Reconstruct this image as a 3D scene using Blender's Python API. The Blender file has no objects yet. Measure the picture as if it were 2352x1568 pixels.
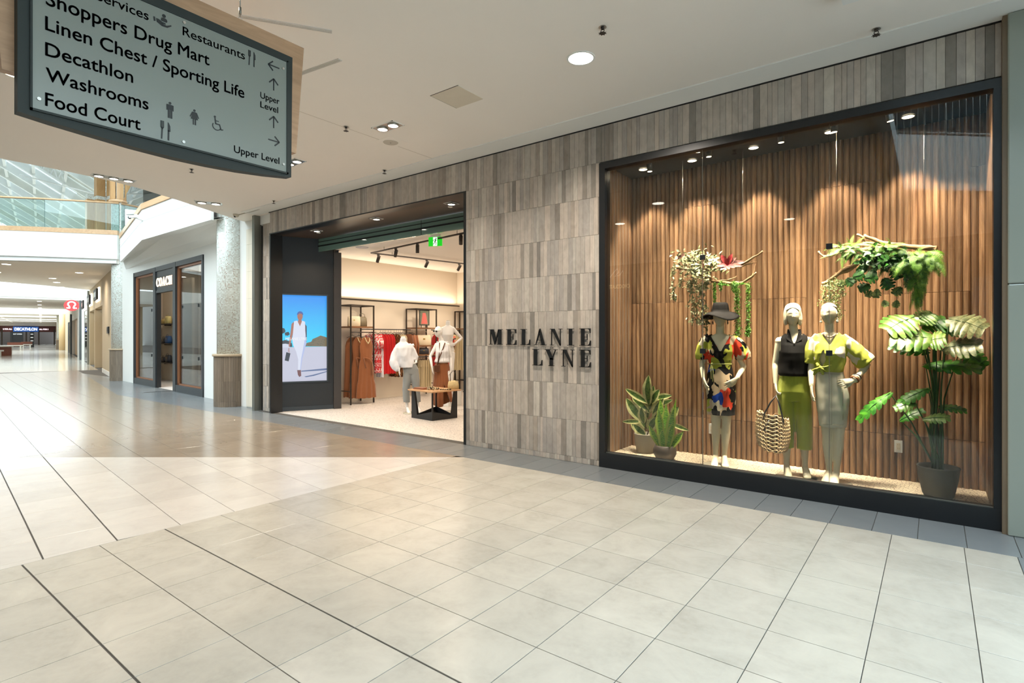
import bpy, bmesh, math, random
from math import sin, cos, pi, radians, sqrt, atan2
from mathutils import Vector, Matrix, noise
random.seed(7)
S = bpy.context.scene
COL = S.collection
# ------------------------------------------------------------------ camera
YAW = radians(37.488)            # the camera looks this far left of the shop wall's normal
cd = bpy.data.cameras.new('camera')
cd.sensor_width = 36.0
cd.lens = 1264.0 / 2352.0 * 36.0
cd.shift_y = -(784 - 772.5) / 2352.0
cd.clip_end = 400
cam = bpy.data.objects.new('camera', cd)
COL.objects.link(cam)
cam.location = (0, 0, 1.6)
cam.rotation_euler = (pi / 2, 0, YAW)
S.camera = cam
# ------------------------------------------------------------------ world, lights, exposure
W = bpy.data.worlds.new('sky'); S.world = W
W.use_nodes = True
wt = W.node_tree; wt.nodes.clear()
wo = wt.nodes.new('ShaderNodeOutputWorld'); wb = wt.nodes.new('ShaderNodeBackground')
wb.inputs[0].default_value = (0.78, 0.92, 1.0, 1); wb.inputs[1].default_value = 3.8
wt.links.new(wb.outputs[0], wo.inputs[0])
S.view_settings.view_transform = 'Standard'
S.view_settings.look = 'None'
S.view_settings.exposure = 0.24
S.view_settings.gamma = 1.0
S.view_settings.use_curve_mapping = False
S.cycles.max_bounces = 10
S.cycles.transparent_max_bounces = 16
S.cycles.sample_clamp_indirect = 4.0
S.cycles.use_denoising = True
S.cycles.caustics_reflective = False
S.cycles.caustics_refractive = False
WARM = (1.0, 0.80, 0.58)
NEUT = (1.0, 0.90, 0.78)
DAY = (0.82, 0.94, 1.0)

def area(name, loc, size, power, color=DAY, rot=(0, 0, 0), sizey=None):
    l = bpy.data.lights.new(name, 'AREA'); l.energy = power; l.color = color
    l.shape = 'RECTANGLE' if sizey else 'SQUARE'; l.size = size
    if sizey: l.size_y = sizey
    o = bpy.data.objects.new(name, l); COL.objects.link(o); o.location = loc; o.rotation_euler = rot
    return o

def spot(name, loc, target, power, angle=50, blend=0.5, color=WARM, r=0.03):
    l = bpy.data.lights.new(name, 'SPOT'); l.energy = power; l.color = color
    l.spot_size = radians(angle); l.spot_blend = blend; l.shadow_soft_size = r
    o = bpy.data.objects.new(name, l); COL.objects.link(o); o.location = loc
    o.rotation_euler = (Vector(target) - Vector(loc)).to_track_quat('-Z', 'Y').to_euler()
    return o

# daylight that comes down through the skylights over the two atriums
area('skylight_daylight', (2.6, 2.2, 8.6), 5.0, 800, (0.66, 0.85, 1.0), sizey=7.0)
area('skylight_daylight', (-18.0, -1.0, 11.0), 12.0, 2200, DAY, sizey=13.0)
area('skylight_daylight', (-44.0, 7.0, 9.0), 12.0, 1500, DAY, sizey=8.0)
area('skylight_daylight', (-74.0, 15.5, 9.0), 14.0, 1300, DAY, sizey=8.0)

# ------------------------------------------------------------------ helpers
BASE = {}

def tag(o, label=None, cat=None, group=None, kind=None):
    if label: o['label'] = label
    if cat: o['category'] = cat
    if group: o['group'] = group
    if kind: o['kind'] = kind
    return o

def thing(name, label, cat, loc=(0, 0, 0), rz=0, group=None):
    o = bpy.data.objects.new(name, None); COL.objects.link(o)
    o.empty_display_size = 0.05
    o.location = loc; o.rotation_euler = (0, 0, rz)
    BASE[o.name] = Vector(loc) if rz == 0 else Vector((0, 0, 0))
    tag(o, label, cat, group)
    return o

class MB:
    """collects shapes; build() links them as ONE mesh object (vertices given in world space are
    moved to the parent's base)"""
    def __init__(s): s.v = []; s.f = []; s.m = []; s.sm = []
    def face(s, idx, m=0, smooth=False): s.f.append(tuple(idx)); s.m.append(m); s.sm.append(smooth)
    def poly(s, pts, m=0, smooth=False):
        n = len(s.v); s.v += [tuple(p) for p in pts]; s.face(range(n, n + len(pts)), m, smooth)
    def box(s, x0, x1, y0, y1, z0, z1, m=0):
        n = len(s.v)
        s.v += [(x, y, z) for z in (z0, z1) for y in (y0, y1) for x in (x0, x1)]
        for q in ((0, 2, 3, 1), (4, 5, 7, 6), (0, 1, 5, 4), (2, 6, 7, 3), (0, 4, 6, 2), (1, 3, 7, 5)):
            s.face([n + i for i in q], m)
        return s
    def obox(s, c, ax, ay, az, m=0):
        """oriented box from centre and three half-axis vectors"""
        c = Vector(c); ax = Vector(ax); ay = Vector(ay); az = Vector(az)
        n = len(s.v)
        s.v += [tuple(c + ax * i + ay * j + az * k) for k in (-1, 1) for j in (-1, 1) for i in (-1, 1)]
        for q in ((0, 2, 3, 1), (4, 5, 7, 6), (0, 1, 5, 4), (2, 6, 7, 3), (0, 4, 6, 2), (1, 3, 7, 5)):
            s.face([n + i for i in q], m)
        return s
    def prism(s, pts, d, m=0):
        """extrude a planar polygon (3D points) by vector d"""
        d = Vector(d); n = len(s.v); k = len(pts)
        s.v += [tuple(p) for p in pts] + [tuple(Vector(p) + d) for p in pts]
        s.face(range(n + k - 1, n - 1, -1), m); s.face(range(n + k, n + 2 * k), m)
        for i in range(k):
            j = (i + 1) % k; s.face((n + i, n + j, n + k + j, n + k + i), m)
        return s
    def wall(s, pts, z0, z1, th, m=0):
        """vertical slab along a plan polyline, thickened to the left by th"""
        P = [Vector((p[0], p[1])) for p in pts]; off = []
        for i, p in enumerate(P):
            a = (P[i] - P[i - 1]).normalized() if i else None
            b = (P[i + 1] - P[i]).normalized() if i < len(P) - 1 else None
            t = (a + b).normalized() if a and b else (a or b)
            nn = Vector((-t.y, t.x)); k = 1.0
            if a and b: k = 1.0 / max(0.3, nn.dot(Vector((-a.y, a.x))))
            off.append(p + nn * th * k)
        for i in range(len(P) - 1):
            q = [P[i], P[i + 1], off[i + 1], off[i]]
            s.prism([(c.x, c.y, z0) for c in q], (0, 0, z1 - z0), m)
        return s
    def ring(s, c, r0, r1, z0, z1, n=24, m=0):
        """annulus about a vertical axis"""
        base = len(s.v)
        for z in (z0, z1):
            for r in (r0, r1):
                s.v += [(c[0] + r * cos(2 * pi * i / n), c[1] + r * sin(2 * pi * i / n), z) for i in range(n)]
        for i in range(n):
            j = (i + 1) % n
            a, b, c2, d = base, base + n, base + 2 * n, base + 3 * n
            s.face((a + i, b + i, b + j, a + j), m); s.face((c2 + i, c2 + j, d + j, d + i), m)
            s.face((a + i, a + j, c2 + j, c2 + i), m, True); s.face((b + i, d + i, d + j, b + j), m, True)
        return s
    def lathe(s, c, prof, n=20, m=0, sx=1.0, sy=1.0, smooth=True, cap=True):
        """prof: list of (radius, z) from bottom to top"""
        base = len(s.v)
        for r, z in prof:
            s.v += [(c[0] + sx * r * cos(2 * pi * i / n), c[1] + sy * r * sin(2 * pi * i / n), c[2] + z) for i in range(n)]
        for k in range(len(prof) - 1):
            for i in range(n):
                j = (i + 1) % n
                s.face((base + k * n + i, base + k * n + j, base + (k + 1) * n + j, base + (k + 1) * n + i), m, smooth)
        if cap:
            s.face(range(base + n - 1, base - 1, -1), m)
            s.face(range(base + (len(prof) - 1) * n, base + len(prof) * n), m)
        return s
    def tube(s, pts, r, n=8, m=0, flat=1.0, up=None, cap=True, smooth=True):
        """tube along points; r a number or list (each a number or (a,b)); frames carried along"""
        P = [Vector(p) for p in pts]; k = len(P)
        R = r if isinstance(r, (list, tuple)) else [r] * k
        base = len(s.v); u = Vector(up) if up else None
        for i in range(k):
            t = (P[min(i + 1, k - 1)] - P[max(i - 1, 0)])
            if t.length < 1e-9: t = Vector((0, 0, 1))
            t.normalize()
            if u is None:
                u = Vector((1, 0, 0)) if abs(t.x) < 0.8 else Vector((0, 1, 0))
            u = (u - t * u.dot(t))
            if u.length < 1e-6: u = t.orthogonal()
            u.normalize(); w = t.cross(u)
            a, b = R[i] if isinstance(R[i], (list, tuple)) else (R[i], R[i] * flat)
            for q in range(n):
                an = 2 * pi * q / n
                s.v.append(tuple(P[i] + u * (a * cos(an)) + w * (b * sin(an))))
        for i in range(k - 1):
            for q in range(n):
                j = (q + 1) % n
                s.face((base + i * n + q, base + i * n + j, base + (i + 1) * n + j, base + (i + 1) * n + q), m, smooth)
        if cap:
            s.face(range(base + n - 1, base - 1, -1), m)
            s.face(range(base + (k - 1) * n, base + k * n), m)
        return s
    def rings(s, R, n=20, m=0, smooth=True, cap=True):
        """horizontal ellipses: (z, cx, cy, rx, ry)"""
        base = len(s.v)
        for z, cx, cy, rx, ry in R:
            s.v += [(cx + rx * cos(2 * pi * i / n), cy + ry * sin(2 * pi * i / n), z) for i in range(n)]
        for k in range(len(R) - 1):
            for i in range(n):
                j = (i + 1) % n
                s.face((base + k * n + i, base + k * n + j, base + (k + 1) * n + j, base + (k + 1) * n + i), m, smooth)
        if cap:
            s.face(range(base + n - 1, base - 1, -1), m)
            s.face(range(base + (len(R) - 1) * n, base + len(R) * n), m)
        return s
    def sphere(s, c, r, n=10, m=0, sc=(1, 1, 1)):
        prof = [(max(1e-4, r * sin(pi * k / n)), -r * cos(pi * k / n)) for k in range(n + 1)]
        base = len(s.v); q = n * 2
        for a, z in prof:
            s.v += [(c[0] + sc[0] * a * cos(2 * pi * i / q), c[1] + sc[1] * a * sin(2 * pi * i / q), c[2] + sc[2] * z) for i in range(q)]
        for k in range(n):
            for i in range(q):
                j = (i + 1) % q
                s.face((base + k * q + i, base + k * q + j, base + (k + 1) * q + j, base + (k + 1) * q + i), m, True)
        return s
    def add(s, other, M=None, m=None):
        n = len(s.v)
        s.v += [tuple(M @ Vector(p)) if M else p for p in other.v]
        for f, mm, sm in zip(other.f, other.m, other.sm): s.face([i + n for i in f], mm if m is None else m, sm)
        return s
    def mesh(s, name, mats, off=None):
        me = bpy.data.meshes.new(name)
        vs = s.v if off is None else [(p[0] - off[0], p[1] - off[1], p[2] - off[2]) for p in s.v]
        me.from_pydata(vs, [], s.f)
        if not isinstance(mats, (list, tuple)): mats = [mats]
        for mm in mats: me.materials.append(mm)
        me.polygons.foreach_set('material_index', s.m)
        me.polygons.foreach_set('use_smooth', s.sm)
        me.update()
        return me
    def build(s, name, mats, parent=None, loc=None, recalc=True):
        off = BASE.get(parent.name) if parent else (Vector(loc) if loc else None)
        me = s.mesh(name, mats, off)
        if recalc:
            b = bmesh.new(); b.from_mesh(me); bmesh.ops.recalc_face_normals(b, faces=b.faces); b.to_mesh(me); b.free()
        return link(name, me, parent, loc)

def link(name, me, parent=None, loc=None):
    o = bpy.data.objects.new(name, me); COL.objects.link(o)
    if parent:
        o.parent = parent; BASE[o.name] = BASE.get(parent.name, Vector((0, 0, 0)))
    else:
        BASE[o.name] = Vector(loc) if loc else Vector((0, 0, 0))
        if loc: o.location = loc
    return o

def bevel(o, w, seg=2):
    md = o.modifiers.new('bevel', 'BEVEL'); md.width = w; md.segments = seg; md.limit_method = 'ANGLE'
    return o

def copy_tree(o, parent=None):
    c = o.copy(); COL.objects.link(c)
    if parent: c.parent = parent
    for ch in o.children: copy_tree(ch, c)
    return c

def struct(o):
    o['kind'] = 'structure'; return o

# ------------------------------------------------------------------ materials
def new_mat(name):
    m = bpy.data.materials.new(name); m.use_nodes = True
    nt = m.node_tree
    return m, nt, nt.nodes['Principled BSDF']

def srgb(r, g, b):
    f = lambda c: (c / 255 / 12.92) if c / 255 <= 0.04045 else ((c / 255 + 0.055) / 1.055) ** 2.4
    return (f(r), f(g), f(b))

def mixrgb(nt, fac, a, b, mode='MIX'):
    n = nt.nodes.new('ShaderNodeMix'); n.data_type = 'RGBA'; n.blend_type = mode
    for sock, val in ((n.inputs[0], fac), (n.inputs[6], a), (n.inputs[7], b)):
        if hasattr(val, 'is_linked'): nt.links.new(val, sock)
        elif isinstance(val, (int, float)): sock.default_value = val
        else: sock.default_value = (*val[:3], 1)
    return n.outputs[2]

def coords(nt, scale=(1, 1, 1), rot=(0, 0, 0), kind='Object'):
    tc = nt.nodes.new('ShaderNodeTexCoord'); mp = nt.nodes.new('ShaderNodeMapping')
    mp.inputs['Scale'].default_value = scale; mp.inputs['Rotation'].default_value = rot
    nt.links.new(tc.outputs[kind], mp.inputs[0]); return mp.outputs[0]

def world_coords(nt, scale=(1, 1, 1), rot=(0, 0, 0)):
    g = nt.nodes.new('ShaderNodeNewGeometry'); mp = nt.nodes.new('ShaderNodeMapping')
    mp.inputs['Scale'].default_value = scale; mp.inputs['Rotation'].default_value = rot
    nt.links.new(g.outputs['Position'], mp.inputs[0]); return mp.outputs[0]

def noise_tex(nt, vec, scale, detail=4, rough=0.55, dist=0.0):
    n = nt.nodes.new('ShaderNodeTexNoise'); n.inputs['Scale'].default_value = scale
    n.inputs['Detail'].default_value = detail; n.inputs['Roughness'].default_value = rough
    n.inputs['Distortion'].default_value = dist
    nt.links.new(vec, n.inputs['Vector']); return n.outputs['Fac']

def ramp(nt, fac, stops, interp='LINEAR'):
    r = nt.nodes.new('ShaderNodeValToRGB'); r.color_ramp.interpolation = interp
    el = r.color_ramp.elements
    while len(el) < len(stops): el.new(0.5)
    for e, (p, c) in zip(el, stops): e.position = p; e.color = (*c[:3], 1)
    nt.links.new(fac, r.inputs[0]); return r.outputs[0]

def bump(nt, h, strength, dist=0.01, bs=None):
    b = nt.nodes.new('ShaderNodeBump'); b.inputs['Strength'].default_value = strength; b.inputs['Distance'].default_value = dist
    nt.links.new(h, b.inputs['Height'])
    if bs: nt.links.new(b.outputs[0], bs.inputs['Normal'])
    return b.outputs[0]

def pbr(name, col, rough=0.5, metal=0.0, var=0.06, scale=6.0, bmp=0.0, spec=0.5, coat=0.0, stretch=(1, 1, 1), sss=0):
    m, nt, b = new_mat(name)
    c0 = tuple(max(0, c * (1 - var)) for c in col); c1 = tuple(min(1, c * (1 + var)) for c in col)
    f = noise_tex(nt, coords(nt, stretch), scale)
    nt.links.new(mixrgb(nt, f, c0, c1), b.inputs['Base Color'])
    b.inputs['Roughness'].default_value = rough; b.inputs['Metallic'].default_value = metal
    b.inputs['Specular IOR Level'].default_value = spec; b.inputs['Coat Weight'].default_value = coat
    if bmp: bump(nt, f, bmp, 0.01, b)
    return m

def emit(name, col, strength):
    m, nt, b = new_mat(name)
    b.inputs['Base Color'].default_value = (*([0.0] * 3 if name.startswith('screen') else col), 1)
    b.inputs['Emission Color'].default_value = (*col, 1); b.inputs['Emission Strength'].default_value = strength
    return m

def rand_val(nt, scale=1.0):
    """one random number per loose piece and per object"""
    oi = nt.nodes.new('ShaderNodeObjectInfo'); ge = nt.nodes.new('ShaderNodeNewGeometry')
    a = nt.nodes.new('ShaderNodeMath'); a.operation = 'ADD'
    nt.links.new(oi.outputs['Random'], a.inputs[0]); nt.links.new(ge.outputs['Random Per Island'], a.inputs[1])
    f = nt.nodes.new('ShaderNodeMath'); f.operation = 'FRACT'; nt.links.new(a.outputs[0], f.inputs[0])
    return f.outputs[0]

def glass_mat(name, tint=(0.93, 0.97, 0.95), ior=1.5, boost=1.0):
    m = bpy.data.materials.new(name); m.use_nodes = True; nt = m.node_tree; nt.nodes.clear()
    out = nt.nodes.new('ShaderNodeOutputMaterial'); mix = nt.nodes.new('ShaderNodeMixShader')
    tr = nt.nodes.new('ShaderNodeBsdfTransparent'); gl = nt.nodes.new('ShaderNodeBsdfGlossy')
    fr = nt.nodes.new('ShaderNodeFresnel'); fr.inputs[0].default_value = ior
    # the smudges of a real pane: a very slight grain in the reflection
    tr.inputs[0].default_value = (*tint, 1); gl.inputs['Roughness'].default_value = 0.0
    mu = nt.nodes.new('ShaderNodeMath'); mu.operation = 'MULTIPLY'; mu.inputs[1].default_value = boost
    mu.use_clamp = True
    nt.links.new(fr.outputs[0], mu.inputs[0]); nt.links.new(mu.outputs[0], mix.inputs[0])
    nt.links.new(tr.outputs[0], mix.inputs[1]); nt.links.new(gl.outputs[0], mix.inputs[2])
    nt.links.new(mix.outputs[0], out.inputs[0])
    return m

def tile_mat(name, col, col2, rough=0.22, vary=0.10, scale=3.0):
    m, nt, b = new_mat(name)
    v = world_coords(nt)
    n1 = noise_tex(nt, v, scale, 6, 0.62, 0.6); n2 = noise_tex(nt, v, scale * 7, 3, 0.6)
    c = mixrgb(nt, ramp(nt, n1, [(0.3, (0, 0, 0)), (0.72, (1, 1, 1))]), col, col2)
    c = mixrgb(nt, n2, c, tuple(x * 0.93 for x in col2))
    r = rand_val(nt)
    dark = mixrgb(nt, r, tuple([1 - vary] * 3), (1, 1, 1))
    nt.links.new(mixrgb(nt, 1.0, c, dark, 'MULTIPLY'), b.inputs['Base Color'])
    b.inputs['Roughness'].default_value = rough
    b.inputs['Specular IOR Level'].default_value = 0.5
    return m

M = {}
M['floor_beige'] = tile_mat('beige porcelain tile', srgb(154, 148, 136), srgb(188, 181, 168), 0.26)
M['floor_light'] = tile_mat('pale porcelain tile', srgb(186, 180, 172), srgb(206, 200, 192), 0.24)
M['floor_taupe'] = tile_mat('taupe porcelain tile', srgb(132, 120, 106), srgb(152, 139, 123), 0.18)
M['floor_grey'] = tile_mat('slate grey porcelain tile', srgb(112, 116, 118), srgb(120, 123, 124), 0.24, 0.1, 5.0)
M['grout'] = pbr('dark floor grout', srgb(72, 68, 62), 0.8)
M['white_paint'] = pbr('white ceiling paint', srgb(244, 238, 230), 0.75, var=0.015, scale=1.5, spec=0.2)
M['fascia_white'] = pbr('white fascia paint', srgb(236, 236, 232), 0.6, var=0.015, scale=1.5, spec=0.3)
M['wall_white'] = pbr('off white wall paint', srgb(228, 226, 220), 0.65, var=0.02, scale=1.2, spec=0.3)
M['shop_cream'] = pbr('cream shop wall paint', srgb(226, 214, 196), 0.7, var=0.02, scale=1.2, spec=0.2)
M['beige_wall'] = pbr('beige painted wall', srgb(188, 170, 140), 0.6, var=0.03)
M['black'] = pbr('black painted steel', srgb(22, 25, 28), 0.34, var=0.12)
M['black_matt'] = pbr('matt black panel', srgb(13, 13, 14), 0.5, var=0.1)
M['bronze'] = pbr('dark bronze metal', srgb(58, 50, 44), 0.4, 0.4)
M['grey_metal'] = pbr('grey anodised metal', srgb(128, 128, 120), 0.35, 0.6)
M['steel'] = pbr('brushed steel', srgb(190, 188, 182), 0.28, 0.9)
M['sage'] = pbr('grey green painted pillar', srgb(146, 152, 142), 0.22, var=0.02, scale=1.0)
M['glass'] = glass_mat('clear shop glass', (0.97, 0.985, 0.97), boost=0.92)
M['glass_green'] = glass_mat('green edged balustrade glass', (0.86, 0.95, 0.93), boost=1.3)
M['glass_soft'] = glass_mat('skylight glass', (0.95, 0.98, 0.98))
M['lamp'] = emit('lit lamp lens', (1.0, 0.93, 0.80), 14.0)
M['lamp_warm'] = emit('warm lit lamp lens', (1.0, 0.80, 0.52), 14.0)
M['shadow_gap'] = pbr('black reveal', srgb(10, 10, 10), 0.6)

def wood_mat(name, dark, light, grain=14.0, axis='Z', rough=0.45, vary=0.5):
    m, nt, b = new_mat(name)
    sc = {'Z': (grain, grain, 0.9), 'Y': (grain, 0.9, grain), 'X': (0.9, grain, grain)}[axis]
    g = nt.nodes.new('ShaderNodeNewGeometry'); rv = rand_val(nt)
    off = nt.nodes.new('ShaderNodeVectorMath'); off.operation = 'ADD'
    cx = nt.nodes.new('ShaderNodeCombineXYZ'); mu = nt.nodes.new('ShaderNodeMath'); mu.operation = 'MULTIPLY'; mu.inputs[1].default_value = 9.0
    nt.links.new(rv, mu.inputs[0])
    for i in range(3): nt.links.new(mu.outputs[0], cx.inputs[i])
    nt.links.new(g.outputs['Position'], off.inputs[0]); nt.links.new(cx.outputs[0], off.inputs[1])
    mp = nt.nodes.new('ShaderNodeMapping'); mp.inputs['Scale'].default_value = sc
    nt.links.new(off.outputs[0], mp.inputs[0])
    n1 = noise_tex(nt, mp.outputs[0], 1.6, 5, 0.6, 1.6)
    n2 = noise_tex(nt, mp.outputs[0], 6.0, 3, 0.6, 0.4)
    c = mixrgb(nt, ramp(nt, n1, [(0.32, (0, 0, 0)), (0.7, (1, 1, 1))]), dark, light)
    c = mixrgb(nt, 0.35, c, mixrgb(nt, n2, dark, light))
    tone = mixrgb(nt, rv, tuple([1 - vary] * 3), (1, 1, 1))
    nt.links.new(mixrgb(nt, 1.0, c, tone, 'MULTIPLY'), b.inputs['Base Color'])
    b.inputs['Roughness'].default_value = rough
    bump(nt, n2, 0.12, 0.004, b)
    return m

M['walnut'] = wood_mat('walnut tambour', srgb(122, 88, 62), srgb(208, 168, 128), 12, 'Z', 0.42, 0.52)
M['oak_sign'] = wood_mat('oak sign board', srgb(150, 116, 86), srgb(186, 150, 116), 8, 'Y', 0.45, 0.1)
M['oak_trim'] = wood_mat('pale oak trim', srgb(190, 150, 110), srgb(216, 180, 140), 6, 'X', 0.4, 0.1)
M['oak_post'] = wood_mat('honey oak cladding', srgb(176, 132, 84), srgb(206, 164, 112), 6, 'Z', 0.45, 0.2)
M['column_wood'] = wood_mat('grey brown wood look tile', srgb(104, 90, 76), srgb(140, 124, 106), 10, 'Z', 0.5, 0.25)
M['shelf_wood'] = wood_mat('walnut shelf', srgb(110, 74, 46), srgb(150, 106, 70), 10, 'Y', 0.45, 0.2)
M['table_wood'] = wood_mat('ash table top', srgb(186, 142, 100), srgb(216, 176, 134), 8, 'X', 0.4, 0.1)

def stone_mat():
    m, nt, b = new_mat('grey brown stone strip')
    rv = rand_val(nt)
    base = ramp(nt, rv, [(0.0, srgb(134, 128, 120)), (0.06, srgb(144, 136, 127)), (0.14, srgb(172, 164, 154)), (0.45, srgb(180, 170, 159)),
                         (0.68, srgb(168, 161, 153)), (0.84, srgb(186, 179, 168)), (0.95, srgb(164, 154, 142))], 'CONSTANT')
    v = world_coords(nt, (1, 1, 0.55))
    n = noise_tex(nt, v, 14, 5, 0.6, 0.5); n2 = noise_tex(nt, v, 60, 3, 0.6)
    c = mixrgb(nt, ramp(nt, n, [(0.3, (0.78, 0.77, 0.76)), (0.68, (1.1, 1.1, 1.1))]), (0, 0, 0), (1, 1, 1))
    c2 = mixrgb(nt, 1.0, base, ramp(nt, n, [(0.3, (0.84, 0.83, 0.82)), (0.68, (1.1, 1.1, 1.1))]), 'MULTIPLY')
    r2 = nt.nodes.new('ShaderNodeMath'); r2.operation = 'MULTIPLY'; r2.inputs[1].default_value = 37.7; nt.links.new(rv, r2.inputs[0])
    r3 = nt.nodes.new('ShaderNodeMath'); r3.operation = 'FRACT'; nt.links.new(r2.outputs[0], r3.inputs[0])
    c2 = mixrgb(nt, 1.0, c2, mixrgb(nt, r3.outputs[0], (0.86, 0.86, 0.87), (1.12, 1.10, 1.08)), 'MULTIPLY')
    nt.links.new(c2, b.inputs['Base Color']); b.inputs['Roughness'].default_value = 0.48
    bump(nt, n2, 0.15, 0.003, b)
    return m
M['stone'] = stone_mat()

def terrazzo(name, ground, chips, scale=45, edge=False):
    m, nt, b = new_mat(name)
    v = world_coords(nt)
    vo = nt.nodes.new('ShaderNodeTexVoronoi'); vo.inputs['Scale'].default_value = scale
    nt.links.new(v, vo.inputs['Vector'])
    if edge:
        vo.feature = 'DISTANCE_TO_EDGE'
        c = ramp(nt, vo.outputs['Distance'], [(0.0, chips[0]), (0.035, chips[0]), (0.07, ground)])
    else:
        sep = nt.nodes.new('ShaderNodeSeparateColor'); nt.links.new(vo.outputs['Color'], sep.inputs[0])
        st = [(0.0, ground)]; k = len(chips)
        for i, ch in enumerate(chips): st.append((0.5 + 0.5 * i / k, ch))
        c = ramp(nt, sep.outputs[0], st, 'CONSTANT')
        c = mixrgb(nt, ramp(nt, vo.outputs['Distance'], [(0.25, (0, 0, 0)), (0.5, (1, 1, 1))]), c, ground)
    nt.links.new(c, b.inputs['Base Color']); b.inputs['Roughness'].default_value = 0.3
    return m
M['terrazzo'] = terrazzo('white terrazzo', srgb(222, 214, 206), [srgb(232, 226, 220), srgb(104, 98, 94), srgb(196, 180, 168), srgb(84, 80, 78)], 44)
M['chip_floor'] = terrazzo('cream cracked mosaic', srgb(244, 232, 206), [srgb(120, 98, 70)], 30, True)

def mosaic_mat():
    m, nt, b = new_mat('glass mosaic')
    tc = nt.nodes.new('ShaderNodeTexCoord'); sp = nt.nodes.new('ShaderNodeSeparateXYZ')
    nt.links.new(tc.outputs['Object'], sp.inputs[0])
    at = nt.nodes.new('ShaderNodeMath'); at.operation = 'ARCTAN2'
    nt.links.new(sp.outputs[1], at.inputs[0]); nt.links.new(sp.outputs[0], at.inputs[1])
    mu = nt.nodes.new('ShaderNodeMath'); mu.operation = 'MULTIPLY'; mu.inputs[1].default_value = 0.30
    nt.links.new(at.outputs[0], mu.inputs[0])
    cb = nt.nodes.new('ShaderNodeCombineXYZ'); nt.links.new(mu.outputs[0], cb.inputs[0]); nt.links.new(sp.outputs[2], cb.inputs[1])
    br = nt.nodes.new('ShaderNodeTexBrick'); br.offset = 0.0; br.inputs['Scale'].default_value = 1.0
    br.inputs['Brick Width'].default_value = 0.026; br.inputs['Row Height'].default_value = 0.026
    br.inputs['Mortar Size'].default_value = 0.0022
    br.inputs['Color1'].default_value = (0, 0, 0, 1); br.inputs['Color2'].default_value = (1, 1, 1, 1); br.inputs['Mortar'].default_value = (0.5, 0.5, 0.5, 1)
    nt.links.new(cb.outputs[0], br.inputs['Vector'])
    c = ramp(nt, br.outputs['Color'], [(0.0, srgb(178, 164, 152)), (0.08, srgb(204, 206, 198)), (0.45, srgb(214, 220, 214)), (0.7, srgb(228, 234, 230)), (0.92, srgb(190, 192, 184))], 'CONSTANT')
    c = mixrgb(nt, br.outputs['Fac'], c, srgb(200, 200, 192))
    nt.links.new(c, b.inputs['Base Color']); b.inputs['Roughness'].default_value = 0.16
    return m
M['mosaic'] = mosaic_mat()
# ================================================================== THE SETTING
YW = 6.04          # face of the stone shopfront
CZ = 4.21          # mall ceiling
T = 0.4517         # floor tile
TH = radians(6.2)  # the second tile field is turned by this much
D1 = Vector((-cos(TH), sin(TH))); N1 = Vector((sin(TH), cos(TH)))
# corridor frame: s along the corridor away from the camera, w out of its right hand wall
KO = Vector((-25.0, 7.42)); KA = Vector((-0.978, 0.208)).normalized(); KN = Vector((KA.y, -KA.x)) * -1
if KN.y > 0: KN = -KN
def K(s, w, z=0.0):
    p = KO + KA * s + KN * w
    return Vector((p.x, p.y, z))

def clip(poly, a, b, c):
    """keep the part of a polygon where a*x+b*y<=c"""
    out = []
    for i in range(len(poly)):
        p, q = poly[i], poly[(i + 1) % len(poly)]
        dp, dq = a * p[0] + b * p[1] - c, a * q[0] + b * q[1] - c
        if dp <= 0: out.append(p)
        if dp * dq < 0:
            k = dp / (dp - dq); out.append((p[0] + (q[0] - p[0]) * k, p[1] + (q[1] - p[1]) * k))
    return out

def parea(p): return abs(sum(p[i][0] * p[(i + 1) % len(p)][1] - p[(i + 1) % len(p)][0] * p[i][1] for i in range(len(p)))) / 2

def tile_geo(mb, poly, top=0.0, h=0.006, bev=0.0012, m=0):
    if sum(poly[i][0] * poly[(i + 1) % len(poly)][1] - poly[(i + 1) % len(poly)][0] * poly[i][1] for i in range(len(poly))) < 0: poly = poly[::-1]
    k = len(poly); cx = sum(p[0] for p in poly) / k; cy = sum(p[1] for p in poly) / k
    n = len(mb.v)
    for p in poly:
        d = max(1e-6, sqrt((p[0] - cx) ** 2 + (p[1] - cy) ** 2)); f = 1 - bev * 1.4 / d
        mb.v.append((cx + (p[0] - cx) * f, cy + (p[1] - cy) * f, top))
    mb.v += [(p[0], p[1], top - bev) for p in poly] + [(p[0], p[1], top - h) for p in poly]
    mb.face(range(n, n + k), m)
    for a in (0, k):
        for i in range(k):
            j = (i + 1) % k; mb.face((n + a + i, n + a + k + i, n + a + k + j, n + a + j), m)

floor = struct(MB().box(-120, 7, -14, 40, -0.25, -0.005).build('floor', M['grout']))
struct(MB().box(-12.5, -3.33, 6.2, 16, -0.006, -0.001).build('floor', M['terrazzo']))

tiles = []   # (distance, polygon, material, shape key)
def field(org, ax, ay, sx, sy, ir, jr, clips, mat, wide=(), wide_x=()):
    for i in range(*ir):
        for j in range(*jr):
            g = 0.0022
            a0, a1 = i * sx + g, (i + 1) * sx - g; b0, b1 = j * sy + g, (j + 1) * sy - g
            if j in wide: b0 += 0.003
            if j + 1 in wide: b1 -= 0.003
            p = [org + ax * a + ay * b for a, b in ((a0, b0), (a1, b0), (a1, b1), (a0, b1))]
            p = [(q.x, q.y) for q in p]; whole = True
            for cl in clips:
                q = clip(p, *cl)
                if q != p: whole = False
                p = q
                if len(p) < 3: break
            if len(p) < 3 or parea(p) < 0.0015: continue
            cx = sum(q[0] for q in p) / len(p); cy = sum(q[1] for q in p) / len(p)
            t = -0.6086 * cx + 0.7935 * cy; r = 0.7935 * cx + 0.6086 * cy
            if t < 0.8 or abs(r) > t * 0.98 + 0.8: continue
            tiles.append((parea(p) / t ** 3, p, mat))
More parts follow.
